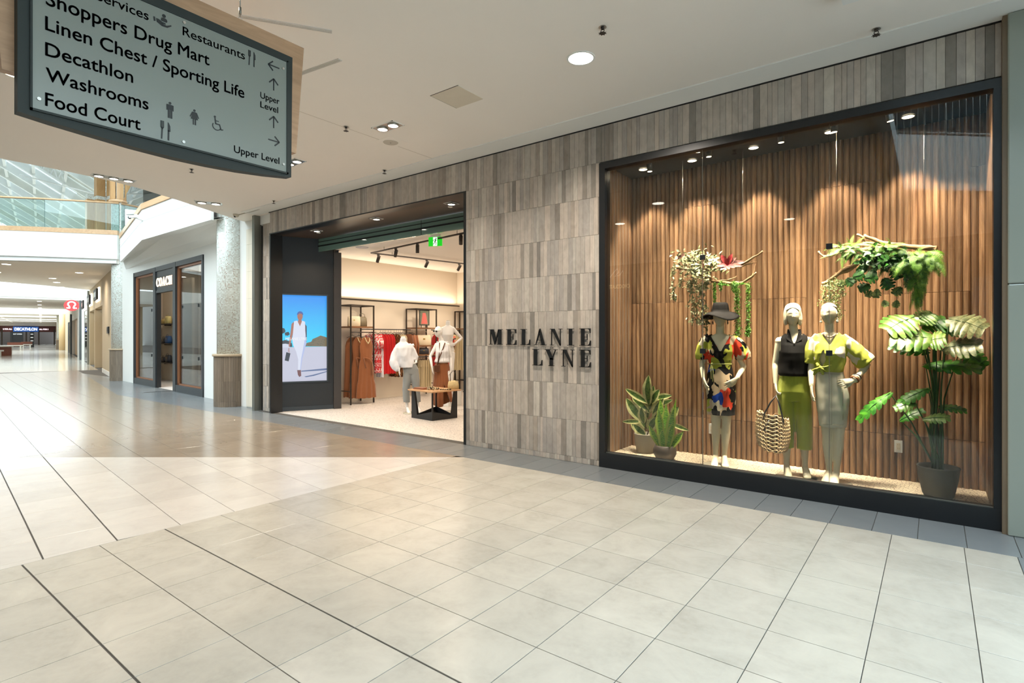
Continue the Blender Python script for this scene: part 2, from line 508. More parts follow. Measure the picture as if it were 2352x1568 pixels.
TF = 7.30
V2 = Vector
field(V2((-0.723, 0.97)), V2((1, 0)), V2((0, 1)), T, T, (-12, 5), (-4, 12), [(1, 0, 0.478), (-1, 0, 5.078), (0, 1, 5.398)], 'floor_beige', wide=(0, 2))
oB = D1 * 5.687 + N1 * 1.888
bclip = [(1, 0, -5.082), (-0.6086, 0.7935, TF)]
field(oB, D1, N1, T, T, (-4, 16), (-9, 10), bclip, 'floor_light', wide=(-2, -3))
bx, by = -17.8, 5.40; ex, ey = -29.0, 7.55
ln = Vector((-(ey - by), (ex - bx))); ln = -ln if ln.y < 0 else ln
cC = (0.6086, -0.7935, -TF - 0.002)
field(oB, D1, N1, T, T, (-2, 62), (-14, 20), [cC, (0, 1, 5.398), (-1, 0, 17.8)], 'floor_taupe')
field(oB, D1, N1, T, T, (24, 62), (-14, 20), [cC, (1, 0, -17.8), (ln.x, ln.y, ln.dot(Vector((bx, by)))), (-1, 0, 32.0)], 'floor_taupe')
GW = 0.3047
field(V2((0.2, 5.402)), V2((1, 0)), V2((0, 1)), GW, 0.64, (-59, 8), (0, 1), [], 'floor_grey')
field(V2((0.48, 5.40)), V2((0, 1)), V2((1, 0)), GW, 0.60, (-22, 0), (0, 2), [], 'floor_grey')
field(V2((-11.5, 6.044)), V2((1, 0)), V2((0, 1)), GW, 0.45, (-21, 0), (0, 2), [(0, 1, 6.9)], 'floor_grey')
field(V2((-17.8, 5.402)), V2((1, 0)), V2((0, 1)), GW, 0.6, (-46, 0), (0, 5), [(-ln.x, -ln.y, -ln.dot(Vector((bx, by)))), (0, 1, 7.6)], 'floor_grey')
# around the door threshold
tiles.sort(key=lambda t: -t[0])
# the tiles that show largest are parts of their own; whole ones share one mesh
shared = {}
for k, (a, p, mat) in enumerate(tiles[:298]):
    me_b = MB(); cx, cy = p[0]
    key = None
    if len(p) == 4:
        key = (mat,) + tuple(round(q[i] - p[0][i], 4) for q in p for i in (0, 1))
    if key in shared:
        o = link('tile', shared[key], floor)
    else:
        tile_geo(me_b, [(q[0] - cx, q[1] - cy) for q in p])
        me = me_b.mesh('tile', M[mat]); o = link('tile', me, floor)
        if key: shared[key] = me
    o.location = (cx, cy, 0)
for mat, mbs in (('floor_beige', 0), ('floor_light', 0), ('floor_taupe', 0), ('floor_grey', 0)):
    mb = MB()
    for a, p, mm in tiles[298:]:
        if mm == mat: tile_geo(mb, p)
    if mb.v: tag(mb.build('tile', M[mat], floor, recalc=False), kind='stuff')
# beyond: the polished corridor floor, too far for single tiles
mb = MB(); mb.prism([K(s, w, -0.004) for s, w in ((7.0, 0.0), (7.0, 16), (125, 16), (125, 0.0))], (0, 0, 0.003))
def far_floor():
    m, nt, b = new_mat('far corridor floor')
    v = world_coords(nt, (1, 1, 1), (0, 0, radians(12)))
    br = nt.nodes.new('ShaderNodeTexBrick'); br.offset = 0; br.inputs['Scale'].default_value = 1
    br.inputs['Brick Width'].default_value = T * 2; br.inputs['Row Height'].default_value = T * 2; br.inputs['Mortar Size'].default_value = 0.012
    br.inputs['Color1'].default_value = (*srgb(196, 190, 178), 1); br.inputs['Color2'].default_value = (*srgb(180, 174, 164), 1); br.inputs['Mortar'].default_value = (*srgb(110, 104, 96), 1)
    nt.links.new(v, br.inputs['Vector']); nt.links.new(br.outputs[0], b.inputs['Base Color']); b.inputs['Roughness'].default_value = 0.12
    return m
struct(mb.build('floor', far_floor()))

# ------------------------------------------------------------------ ceiling
XL = [(-10.85, -9.0), (-10.86, 1.0), (-10.88, 2.6), (-10.97, 3.25), (-11.12, 3.7), (-11.46, 4.4), (-11.99, 5.35), (-12.35, 6.0), (-12.5, 6.35)]
ring_l = [(x, y) for x, y in XL]
mb = MB()
def ceil_slab(mb, pts, z0=CZ, z1=CZ + 0.12): mb.prism([(x, y, z0) for x, y in pts], (0, 0, z1 - z0))
ceil_slab(mb, ring_l + [(-0.52, 6.35), (-0.52, -9.0)])
ceil_slab(mb, [(-0.52, 4.90), (-0.52, 6.35), (7, 6.35), (7, 4.90)])
ceil_slab(mb, [(-0.52, 0.40), (-0.52, -9.0), (7, -9.0), (7, -6.4)])
struct(mb.build('ceiling', M['white_paint']))
# perimeter strip of the ceiling along the shop, a little lower
struct(MB().box(-11.5, 1.2, 5.68, 6.045, CZ - 0.012, CZ).build('trim_1', M['fascia_white']))
mb = MB(); mb.wall([(-0.56, 0.36), (-0.56, 4.94), (7, 4.94)], CZ - 0.05, CZ, -0.14); mb.wall([(7, -6.45), (-0.56, 0.36)], CZ - 0.05, CZ, -0.14)
struct(mb.build('trim_2', M['fascia_white']))
# edge of the upper floor around the two openings
mb = MB(); mb.wall([(-0.52, 0.40), (-0.52, 4.90), (7, 4.90)], CZ + 0.12, 5.15, 0.25); mb.wall([(7, -6.4), (-0.52, 0.40)], CZ + 0.12, 5.15, 0.25)
struct(mb.build('wall_upper_floor_edge', M['fascia_white']))
struct(MB().wall(ring_l, CZ + 0.12, 5.15, -0.25).build('wall_upper_floor_edge', M['fascia_white']))

# ------------------------------------------------------------------ stone shopfront
wall = struct(MB().build('wall_shopfront', M['shadow_gap']) if False else MB().box(-5.49, -3.27, YW + 0.015, 6.9, 0, CZ - 0.02)
              .box(-11.0, -5.49, YW + 0.015, YW + 0.2, 3.75, CZ - 0.02).box(-3.27, 0.44, YW + 0.015, YW + 0.2, 3.74, CZ - 0.02)
              .build('wall_shopfront', pbr('pale grey stone grout', srgb(156, 150, 141), 0.8)))
COURSE = [0.0, 0.07, 0.535, 1.0, 1.465, 1.93, 2.395, 2.86, 3.325, 3.742, 4.185]
rs = random.Random(11)
strips = []
def strip_region(x0, x1, zlo, zhi, y=YW):
    for c in range(len(COURSE) - 1):
        za, zb = max(COURSE[c], zlo), min(COURSE[c + 1], zhi)
        if zb - za < 0.012: continue
        x = x0
        while x < x1 - 0.004:
            w = rs.choice((0.042, 0.055, 0.062, 0.062, 0.074, 0.09)) if c else rs.choice((0.035, 0.045, 0.055, 0.08))
            e = min(x + w, x1)
            if x1 - e < 0.02: e = x1
            strips.append((x, e, za, zb, y + rs.uniform(-0.0015, 0.0015))); x = e
strip_region(-5.49, -3.27, 0.0, 3.742)
strip_region(-11.0, 0.44, 3.742, CZ - 0.025)
def strip_geo(mb, x0, x1, z0, z1, y):
    g, b = 0.0011, 0.0012
    x0 += g; x1 -= g; z0 += g; z1 -= g; n = len(mb.v)
    mb.v += [(x0 + b, y, z0 + b), (x1 - b, y, z0 + b), (x1 - b, y, z1 - b), (x0 + b, y, z1 - b)]
    mb.v += [(x0, y + b, z0), (x1, y + b, z0), (x1, y + b, z1), (x0, y + b, z1)]
    mb.v += [(x0, y + 0.016, z0), (x1, y + 0.016, z0), (x1, y + 0.016, z1), (x0, y + 0.016, z1)]
    mb.face((n, n + 1, n + 2, n + 3))
    for a in (0, 4):
        for i in range(4):
            j = (i + 1) % 4; mb.face((n + a + i, n + a + 4 + i, n + a + 4 + j, n + a + j))
strips.sort(key=lambda s: -((s[1] - s[0]) * (s[3] - s[2]) / (0.6 * 6 - 0.6086 * s[0]) ** 3))
for s_ in strips[:298]:
    mb = MB(); strip_geo(mb, *s_); mb.build('stone_strip', M['stone'], wall, recalc=False)
mb = MB()
for s_ in strips[298:]: strip_geo(mb, *s_)
tag(mb.build('stone_strip', M['stone'], wall, recalc=False), kind='stuff')
# set back return at the far end of the shopfront
wr = struct(MB().box(-11.5, -11.0, 6.17, 6.3, 0, 4.02).build('wall_return', pbr('pale grey return grout', srgb(156, 150, 141), 0.8)))
strips = []; strip_region(-11.5, -11.0, 0.0, 4.02, 6.155)
for s_ in strips:
    mb = MB(); strip_geo(mb, *s_); mb.build('stone_strip', M['stone'], wr, recalc=False)
struct(MB().box(-11.05, 0.44, YW - 0.004, YW + 0.03, CZ - 0.024, CZ - 0.012).build('trim_3', M['shadow_gap']))
struct(MB().box(-11.6, -10.98, 6.15, 6.4, 4.02, CZ).build('wall_above_return', M['fascia_white']))

# ------------------------------------------------------------------ big display window
win = struct(MB().box(-3.27, -3.19, YW - 0.02, 6.16, 0, 3.72).box(0.39, 0.44, YW - 0.02, 6.16, 0, 3.72)
             .box(-3.27, 0.44, YW - 0.021, 6.16, 3.65, 3.725).box(-3.27, 0.44, YW - 0.021, 6.16, 0, 0.178).build('window_1', M['black']))
for x0, x1 in ((-3.19, -2.025), (-2.015, -0.808), (-0.798, 0.39)):
    MB().box(x0, x1, 6.075, 6.087, 0.178, 3.66).build('pane', M['glass'], win)
for xj in (-2.0215, -0.8045): MB().box(xj, xj + 0.003, 6.074, 6.088, 0.178, 3.66).build('glass_joint', pbr('silicone joint', srgb(96, 92, 82), 0.5), win)
MB().box(-3.195, 0.395, 6.05, 6.068, 0.172, 0.186).build('glazing_bead', M['grey_metal'], win)
for x, zs in ((-2.02, (2.47, 1.44)), (-0.803, (2.47, 1.44))):
    for z in zs:
        bevel(MB().box(x - 0.027, x + 0.027, 6.066, 6.098, z - 0.027, z + 0.027).build('glass_clamp', M['black'], win), 0.003)
# the display box behind it
struct(MB().box(-3.4, 0.5, 6.12, 7.0, 0.0, 0.12).build('floor', M['chip_floor']))
struct(MB().box(-3.4, 0.5, 6.16, 7.0, 3.74, 3.9).build('ceiling', M['black_matt']))
back = struct(MB().box(-3.4, 0.5, 6.96, 7.05, 0, 3.8).box(-3.4, -3.275, 6.16, 6.96, 0, 3.8).box(0.405, 0.5, 6.16, 6.96, 0, 3.8).build('wall_tambour', M['walnut']))
rw = random.Random(5)
nsl = 62; x0w, x1w = -3.27, 0.40; sw = (x1w - x0w) / nsl
for i in range(nsl):
    xa = x0w + i * sw; joint = 2.04 + (0.0 if (i // 12) % 2 == 0 else 1.2)
    segs = ((0.12, 0.585), (0.589, joint), (joint + 0.003, 3.74))
    deep = 0.026 + 0.006 * ((i * 7) % 3)
    for z0, z1 in segs:
        mb = MB()
        prof = [(0.0, 0.0), (0.06, -0.4), (0.2, -0.78), (0.42, -1.0), (0.68, -0.96), (0.9, -0.6), (0.985, -0.25), (0.985, 0.0)]
        mb.prism([(xa + sw * a, 6.962 + b * deep, z0) for a, b in prof], (0, 0, z1 - z0))
        mb.build('slat', M['walnut'], back)
for side, xx in (('left', -3.275), ('right', 0.405)):
    for j in range(9):
        y0 = 6.17 + j * 0.085
        mb = MB(); sg = 1 if side == 'left' else -1
        mb.prism([(xx, y0, 0.12), (xx + sg * 0.012, y0 + 0.02, 0.12), (xx + sg * 0.014, y0 + 0.06, 0.12), (xx, y0 + 0.083, 0.12)], (0, 0, 3.62))
        mb.build('slat', M['walnut'], back)

# pillar at the right edge
pil = struct(MB().box(0.47, 1.3, 5.93, 6.6, 0, 2.02).box(0.47, 1.3, 5.93, 6.6, 2.024, CZ - 0.013).build('wall_pillar', M['sage']))
bevel(pil, 0.01)
struct(MB().box(0.44, 0.472, 5.96, 6.3, 0, CZ - 0.013).build('trim_4', pbr('tan edge trim', srgb(120, 104, 84), 0.5)))

# ------------------------------------------------------------------ entrance of the shop
ent = struct(MB().box(-5.535, -5.49, YW - 0.005, 7.05, 0, 3.75).box(-11.02, -5.49, YW - 0.006, YW + 0.2, 3.73, 3.75)
             .box(-11.01, -10.97, YW - 0.004, 6.3, 0, 3.74).build('door_1', M['black']))
struct(MB().box(-11.1, -5.49, YW + 0.21, 7.04, 3.74, 3.86).build('ceiling', M['bronze_soffit'] if 'bronze_soffit' in M else pbr('dark soffit', srgb(74, 62, 54), 0.4)))
# glossy green glass transom under the soffit
tr = struct(MB().box(-11.4, -5.53, 7.0, 7.03, 3.455, 3.735).build('trim_5', pbr('dark green back painted glass', srgb(120, 150, 140), 0.06, var=0.02, spec=1.0)))
MB().box(-11.4, -5.53, 6.99, 7.0, 3.66, 3.672).build('reveal', M['shadow_gap'], tr)
MB().box(-7.47, -7.462, 6.996, 7.0, 3.455, 3.735).build('joint', M['shadow_gap'], tr)
MB().box(-11.4, -5.53, 6.985, 7.0, 3.565, 3.59).build('reveal', M['shadow_gap'], tr)
# diagonal black wall with the screen, between A and B
A = Vector((-11.16, 6.12, 0)); B = Vector((-10.53, 7.38, 0))
dd = (B - A).normalized(); nn = Vector((dd.y, -dd.x, 0))      # nn points to the mall
def DW(s, o, z): return A + dd * s + nn * o + Vector((0, 0, z))
Ld = (B - A).length
mb = MB(); mb.prism([DW(0, 0, 0), DW(Ld, 0, 0), DW(Ld, -0.12, 0), DW(0, -0.12, 0)], (0, 0, 3.78))
mb.prism([DW(0.0, 0.045, 0), DW(0.08, 0.045, 0), DW(0.08, 0, 0), DW(0.0, 0, 0)], (0, 0, 3.74))
struct(mb.build('wall_screen', M['black_matt']))
mb = MB(); mb.prism([DW(Ld - 0.11, 0.06, 0), DW(Ld + 0.05, 0.06, 0), DW(Ld + 0.05, -0.14, 0), DW(Ld - 0.11, -0.14, 0)], (0, 0, 3.46))
mb.prism([DW(Ld - 0.11, 0.06, 3.46), DW(Ld + 0.14, 0.06, 3.60), DW(Ld + 0.14, -0.14, 3.60), DW(Ld - 0.11, -0.14, 3.46)], (0, 0, 0.2))
struct(mb.build('trim_6', M['bronze']))
mb = MB(); mb.prism([DW(0.06, 0.012, 0), DW(Ld - 0.1, 0.012, 0), DW(Ld - 0.1, 0, 0), DW(0.06, 0, 0)], (0, 0, 0.09))
struct(mb.build('baseboard_screen', M['black']))

# shop interior
SX = -11.45
struct(MB().box(SX - 0.15, SX, 7.35, 12.3, 0, 3.52).build('wall_shop_left', M['shop_cream']))
struct(MB().box(SX, -3.6, 12.2, 12.35, 0, 3.52).build('wall_shop_back', M['shop_cream']))
struct(MB().box(SX, SX + 0.09, 7.35, 12.2, 0, 2.50).build('wall_shop_lower_panel', M['shop_cream']))
struct(MB().box(SX, SX + 0.10, 7.35, 12.2, 2.50, 2.53).build('trim_7', M['bronze']))
struct(MB().box(-3.75, -3.6, 7.05, 12.3, 0, 3.52).build('wall_shop_right', M['shop_cream']))
struct(MB().box(SX - 0.1, -3.5, 7.02, 12.35, 3.52, 3.62).build('ceiling', M['white_paint']))
struct(MB().box(-5.49, -3.3, 6.9, 7.06, 0, 3.6).build('wall_shop_front_inside', M['shop_cream']))
struct(MB().box(SX + 0.09, SX + 0.10, 7.5, 12.2, 0, 0.06).build('baseboard_shop', M['shop_cream']))

# ------------------------------------------------------------------ far end: post, cream pilaster, column
struct(MB().box(-11.70, -11.60, 6.02, 6.18, 0, CZ).build('trim_8', M['grey_metal']))
struct(MB().box(-11.60, -11.50, 6.18, 6.3, 0, 4.0).build('trim_9', M['shadow_gap']))
pw = struct(MB().box(-12.75, -11.58, 6.24, 6.4, 0, CZ + 0.1).build('wall_pilaster', M['wall_white']))
cream = pbr('cream stone slab', srgb(222, 212, 194), 0.4, var=0.03, scale=2)
for i, (za, zb) in enumerate(((0.02, 0.62), (0.624, 1.23), (1.234, 1.84), (1.844, 2.45), (2.454, 3.06), (3.064, 3.67), (3.674, 4.02))):
    MB().box(-12.36, -12.24, 6.226, 6.242, za, zb).build('stone_slab', cream, pw)
    MB().box(-12.236, -11.72, 6.226, 6.242, za, zb).build('stone_slab', cream, pw)

def column(x, y, r, rb, hb, ztop, nstrip, name_n):
    c = struct(MB().lathe((x, y, 0), [(r, hb - 0.02), (r, ztop)], 48, 0).build('column', M['mosaic'], None, (x, y, 0)))
    g = MB(); st = 2 * pi / nstrip
    hz = [0.0, 0.115, 0.58, hb - 0.055]
    MB().lathe((x, y, 0), [(rb - 0.012, 0), (rb - 0.012, hb - 0.05)], 32).build('base_core', M['shadow_gap'], c)
    for k in range(nstrip):
        for q in range(3):
            a0, a1 = k * st + 0.004, (k + 1) * st - 0.004; z0, z1 = hz[q] + 0.001, hz[q + 1] - 0.001
            pts = [(x + rr * cos(a), y + rr * sin(a), z0) for rr, a in ((rb - 0.014, a0), (rb, a0), (rb, a1), (rb - 0.014, a1))]
            g.prism(pts, (0, 0, z1 - z0))
    tag(g.build('base_strip', M['column_wood'], c, recalc=False), kind='stuff')
    MB().lathe((x, y, 0), [(rb + 0.025, hb - 0.055), (rb + 0.03, hb - 0.045), (rb + 0.03, hb - 0.012), (rb + 0.022, hb)], 48).build('base_cap', pbr('tan stone cap', srgb(170, 150, 124), 0.4), c)
    return c
column(-12.96, 6.16, 0.285, 0.35, 1.20, CZ + 0.9, 44, 1)
cb = column(-23.55, 7.25, 0.29, 0.34, 1.16, 6.45, 44, 2)
# oak cladding and cap above the rail of the upper floor on the far column
MB().lathe((-23.55, 7.25, 0), [(0.31, 6.42), (0.36, 6.44), (0.36, 6.52), (0.31, 6.54)], 40).build('oak_cap', M['oak_trim'], cb)
for k in range(8):
    a0 = k * pi / 4 + 0.1; a1 = a0 + pi / 4 - 0.16
    arc = [(a0 + (a1 - a0) * i / 5) for i in range(6)]
    pts = [(-23.55 + 0.33 * cos(a), 7.25 + 0.33 * sin(a), 6.54) for a in arc] + [(-23.55 + 0.29 * cos(a), 7.25 + 0.29 * sin(a), 6.54) for a in reversed(arc)]
    MB().prism(pts, (0, 0, 2.6)).build('oak_panel', M['oak_post'], cb)
MB().lathe((-23.55, 7.25, 0), [(0.28, 6.5), (0.28, 9.6)], 32).build('upper_shaft', M['mosaic'], cb)
# ------------------------------------------------------------------ shopfront with the black sign panel across the atrium
FA = Vector((-13.2, 6.40, 0)); FB = Vector((-21.7, 7.08, 0)); fd = (FB - FA).normalized(); fn = Vector((fd.y, -fd.x, 0))
if fn.y > 0: fn = -fn
def FP(s, o, z): return FA + fd * s + fn * o + Vector((0, 0, z))
def fbox(mb, s0, s1, o0, o1, z0, z1, m=0):
    mb.prism([FP(s0, o0, z0), FP(s1, o0, z0), FP(s1, o1, z0), FP(s0, o1, z0)], (0, 0, z1 - z0), m); return mb
mb = MB(); fbox(mb, -0.6, 2.06, 0, -0.2, 0, 4.5); fbox(mb, 8.56, 10.4, 0, -0.2, 0, 4.5); fbox(mb, 2.06, 8.56, 0, -0.2, 3.76, 4.5)
struct(mb.build('wall_atrium', M['wall_white']))
frame_dark = pbr('charcoal shopfront frame', srgb(50, 54, 56), 0.4, var=0.05)
brown = pbr('copper brown inner frame', srgb(150, 96, 62), 0.35, 0.3)
w2 = MB()
fbox(w2, 2.06, 8.56, 0.03, -0.1, 3.62, 3.76)
for a, b in ((2.06, 2.16), (4.24, 4.46), (6.12, 6.34), (8.46, 8.56)): fbox(w2, a, b, 0.035, -0.1, 0, 3.76)
fbox(w2, 2.06, 4.3, 0.03, -0.1, 0, 0.2); fbox(w2, 6.3, 8.56, 0.03, -0.1, 0, 0.2); fbox(w2, 4.4, 6.2, 0.02, -0.1, 2.95, 3.02)
w2 = struct(w2.build('window_2', frame_dark))
ib = MB()
for a, b in ((2.16, 4.24), (6.34, 8.46)):
    fbox(ib, a, b, -0.02, -0.13, 0.2, 0.24); fbox(ib, a, b, -0.02, -0.13, 3.56, 3.62); fbox(ib, a, a + 0.04, -0.02, -0.13, 0.2, 3.6); fbox(ib, b - 0.14, b, -0.02, -0.13, 0.2, 3.6)
ib.build('inner_frame', brown, w2)
for a, b in ((2.2, 2.62), (2.625, 3.9), (3.905, 4.1), (6.38, 6.8), (6.805, 8.32)):
    fbox(MB(), a, b, -0.05, -0.06, 0.22, 3.6).build('pane', M['glass'], w2)
for a in (2.64, 3.92, 6.82):
    for z in (0.95, 2.4): fbox(MB(), a - 0.03, a + 0.01, -0.04, -0.075, z, z + 0.09).build('hinge', M['black'], w2)
fbox(MB(), 4.46, 6.12, 0.0, -0.08, 3.02, 3.62).build('sign_panel', frame_dark, w2)
struct(fbox(MB(), 6.08, 6.12, 0.0, -0.12, 0, 2.95).build('door_2', M['black']))
# inside of that shop
mb = MB(); fbox(mb, 0.5, 10, -2.6, -2.75, 0, 4.2); fbox(mb, 0.4, 0.5, -0.2, -2.7, 0, 4.2); fbox(mb, 9.9, 10, -0.2, -2.7, 0, 4.2)
struct(mb.build('wall_bag_shop', M['shop_cream']))
struct(fbox(MB(), 0.4, 10, -0.2, -2.75, 4.0, 4.1).build('ceiling', M['white_paint']))
struct(fbox(MB(), 0.4, 10, -0.05, -2.75, -0.004, 0.002).build('floor', M['terrazzo']))
area('bag_shop_ceiling_light', tuple(FP(5.2, -1.4, 3.95)), 6.0, 110, NEUT, (0, 0, atan2(fd.y, fd.x)), 1.2)

# fascia of the upper floor above it
U0, U1, U2 = Vector((-12.78, 5.645, 0)), Vector((-16.95, 5.70, 0)), Vector((-22.6, 6.93, 0))
mb = MB(); mb.wall([(U2.x, U2.y), (U1.x, U1.y), (U0.x, U0.y)], 4.20, 5.02, 0.06)
struct(mb.build('wall_upper_fascia', M['fascia_white']))
mb = MB(); mb.wall([(U2.x, U2.y), (U1.x, U1.y), (U0.x, U0.y)], 4.70, 4.712, -0.003)
struct(mb.build('trim_10', pbr('fine fascia joint', srgb(190, 196, 194), 0.6)))
mb = MB(); mb.wall([(U2.x, U2.y - 0.03), (U1.x, U1.y - 0.03), (U0.x, U0.y - 0.03)], 5.02, 5.17, 0.08)
struct(mb.build('trim_11', M['oak_trim']))
mb = MB(); mb.wall([(U2.x, U2.y + 0.03), (U1.x, U1.y + 0.03), (U0.x, U0.y + 0.03)], 5.17, 6.25, 0.012)
struct(mb.build('window_3', M['glass_green']))
mb = MB()      # coved soffit between fascia and shop wall
for a, b, sa, sb in ((U0, U1, -0.4, 3.8), (U1, U2, 3.8, 9.6)):
    qa, qb = FP(sa, 0.0, 3.98), FP(sb, 0.0, 3.98)
    A1, B1 = a + Vector((0, 0, 4.2)), b + Vector((0, 0, 4.2))
    A2, B2 = a.lerp(qa.xy.to_3d(), 0.45) + Vector((0, 0, 4.28)), b.lerp(qb.xy.to_3d(), 0.45) + Vector((0, 0, 4.28))
    A3, B3 = a.lerp(qa.xy.to_3d(), 0.75) + Vector((0, 0, 4.08)), b.lerp(qb.xy.to_3d(), 0.75) + Vector((0, 0, 4.08))
    for p, q, r2, s2 in ((A1, B1, B2, A2), (A2, B2, B3, A3), (A3, B3, qb, qa)):
        mb.poly([p, q, r2, s2]); mb.poly([v + Vector((0, 0, 0.05)) for v in (p, q, r2, s2)])
struct(mb.build('ceiling', M['fascia_white']))
struct(MB().prism([(-12.3, 5.8, 4.55), (-16.95, 5.86, 4.55), (-22.5, 7.1, 4.55), (-23.0, 11.5, 4.55), (-12.3, 12.0, 4.55)], (0, 0, 0.15)).build('floor_upper', M['white_paint']))

# ------------------------------------------------------------------ bridge across the atrium
BF = [(-23.25, 7.1), (-24.55, 5.30), (-25.45, 4.24), (-27.4, 1.9), (-28.9, -1.5), (-29.4, -6.0)]
BB = [(-39.0, -6.0), (-36.4, 1.0), (-35.4, 5.96), (-36.1, 7.8), (-37.6, 10.1)]
mb = MB(); mb.prism([(x, y, CZ) for x, y in BF + BB], (0, 0, 0.2)); struct(mb.build('ceiling', M['white_paint']))
mb = MB(); mb.wall(BF, 4.36, 5.22, 0.16); mb.wall([(x - 0.1, y + 0.0) for x, y in BF], CZ, 4.36, 0.16); struct(mb.build('wall_bridge_fascia', M['fascia_white']))
mb = MB(); mb.wall([(x + 0.02, y) for x, y in BF], 5.22, 5.38, 0.16); struct(mb.build('trim_12', M['oak_trim']))
mb = MB(); mb.wall([(x - 0.02, y) for x, y in BF], 5.38, 6.36, 0.012); struct(mb.build('window_4', M['glass_green']))
mb = MB(); mb.tube([(x - 0.02, y, 6.39) for x, y in BF], 0.035, 8); struct(mb.build('trim_13', M['oak_trim']))
mb = MB()
P = [Vector((x, y, 0)) for x, y in BF]
for k in range(len(P) - 1):
    n_ = max(1, int((P[k + 1] - P[k]).length / 1.15))
    for i in range(n_):
        p = P[k].lerp(P[k + 1], i / n_); mb.box(p.x - 0.03, p.x - 0.005, p.y - 0.004, p.y + 0.004, 5.38, 6.36)
struct(mb.build('trim_14', pbr('green glass edge', srgb(90, 130, 124), 0.3)))
struct(MB().prism([(x, y, 5.0) for x, y in BF + BB], (0, 0, 0.2)).build('floor_upper', M['white_paint']))
# oak clad posts of the upper floor behind the rail
for (u_x, u_y, w, z1) in ((-31.65, 8.49, 0.30, 8.3), (-31.36, 8.80, 0.36, 10.6), (-30.9, 9.15, 0.34, 10.6)):
    c = struct(MB().box(u_x - w / 2 + 0.02, u_x + w / 2 - 0.02, u_y - w / 2 + 0.02, u_y + w / 2 - 0.02, 5.2, z1).build('column', M['mosaic'], None, (u_x, u_y, 0)))
    zz = 5.25
    for k, hh in enumerate((1.15, 1.5, 1.7)):
        if zz + hh > z1: break
        bevel(MB().box(u_x - w / 2, u_x + w / 2, u_y - w / 2, u_y + w / 2, zz, zz + hh).build('oak_panel', M['oak_post'], c), 0.02); zz += hh + 0.16
# the tall raking white beam and a grey service box beside it
mb = MB(); mb.prism([K(8.0, -0.3, 5.2), K(8.0, 0.3, 5.2), K(8.0, -0.7, 10.6), K(8.0, -1.4, 10.6)], (-0.5, 0.1, 0)); struct(mb.build('trim_15', M['fascia_white']))
# upper floor walls round the atrium
mb = MB(); mb.wall([tuple(K(s, -3.0).xy) for s in (-3, 40)], 5.2, 8.6, 0.2); struct(mb.build('wall_upper_right', M['wall_white']))
mb = MB(); mb.wall([(-23.4, 10.5), (-11, 9.6)], 4.7, 8.2, 0.2); struct(mb.build('wall_upper_shops', pbr('pale green upper shopfront', srgb(196, 214, 206), 0.4)))

# ------------------------------------------------------------------ skylight roof over the atrium
roof_white = pbr('pale grey roof steel', srgb(232, 236, 232), 0.5, var=0.03)
roof_panel = pbr('opaque roof panel', srgb(212, 216, 208), 0.6, var=0.04)
truss = pbr('white lattice truss', srgb(238, 242, 240), 0.5)
sr = struct(MB().build('ceiling_skylight', roof_white) if False else MB().obox(K(20, 6.4, 13.9), KA.to_3d() * 30, KN.to_3d() * 0.15, (0, 0, 0.2)).build('ceiling_skylight', roof_white))
def RP(s, w, d=0.0):
    # gable: eave z 7.9 at w=-3 and w=16, ridge z 13.9 at w=6.5
    z = 7.9 + (w + 3) * 6.0 / 9.5 if w < 6.5 else 13.9 - (w - 6.5) * 6.0 / 9.5
    return K(s, w, z + d)
for side in (0, 1):
    wa, wb = ((-3, 6.5), (16, 6.5))[side]
    for i in range(20):
        s0 = -10 + i * 3.0
        mb = MB(); a, b = RP(s0, wa), RP(s0, wb - 0.001 if side == 0 else wb + 0.001)
        mb.obox((a + b) / 2, (b - a) / 2, KA.to_3d() * 0.11, (0, 0, 0.30)); mb.build('rafter', roof_white, sr)
    for j in range(1, 7):
        w = wa + (wb - wa) * j / 7
        a, b = RP(-10, w), RP(50, w); MB().obox((a + b) / 2, (b - a) / 2, KN.to_3d() * 0.07, (0, 0, 0.16)).build('purlin', roof_white, sr)
    for i in range(19):
        s0 = -10 + i * 3.0
        q = [RP(s0 + 0.15, wa, 0.25), RP(s0 + 2.85, wa, 0.25), RP(s0 + 2.85, wb, 0.25), RP(s0 + 0.15, wb, 0.25)]
        if i % 3 == 1 or False:
            MB().prism(q, (0, 0, 0.08)).build('roof_panel', roof_panel, sr)
        else:
            mid0, mid1 = q[0].lerp(q[3], 0.36), q[1].lerp(q[2], 0.36)
            MB().prism([q[0], q[1], mid1, mid0], (0, 0, 0.08)).build('roof_panel', roof_panel, sr)
            MB().prism([mid0, mid1, q[2], q[3]], (0, 0, 0.02)).build('pane', M['glass_soft'], sr)
for s0 in (5.0, 8.5):      # pale lattice trusses
    mb = MB(); a, b = RP(s0, 1.2, -0.7), RP(s0, 6.2, -0.7)
    for dz in (0.0, 0.85): mb.tube([a + Vector((0, 0, -dz)), b + Vector((0, 0, -dz))], 0.05, 6)
    for i in range(18):
        p, q = a.lerp(b, i / 18), a.lerp(b, (i + 1) / 18)
        mb.tube([p + Vector((0, 0, -0.85 * (i % 2))), q + Vector((0, 0, -0.85 * ((i + 1) % 2)))], 0.035, 4)
        mb.tube([p + Vector((0, 0, -0.85 * ((i + 1) % 2))), q + Vector((0, 0, -0.85 * (i % 2)))], 0.025, 4)
    tag(mb.build('truss', truss, sr), kind='stuff')
for w0 in (0.5, 2.5):
    MB().tube([RP(2, w0 - 2.5, -1.5), RP(16, w0 + 2.5, -0.9)], 0.035, 6).build('tie_rod', M['fascia_white'], sr)

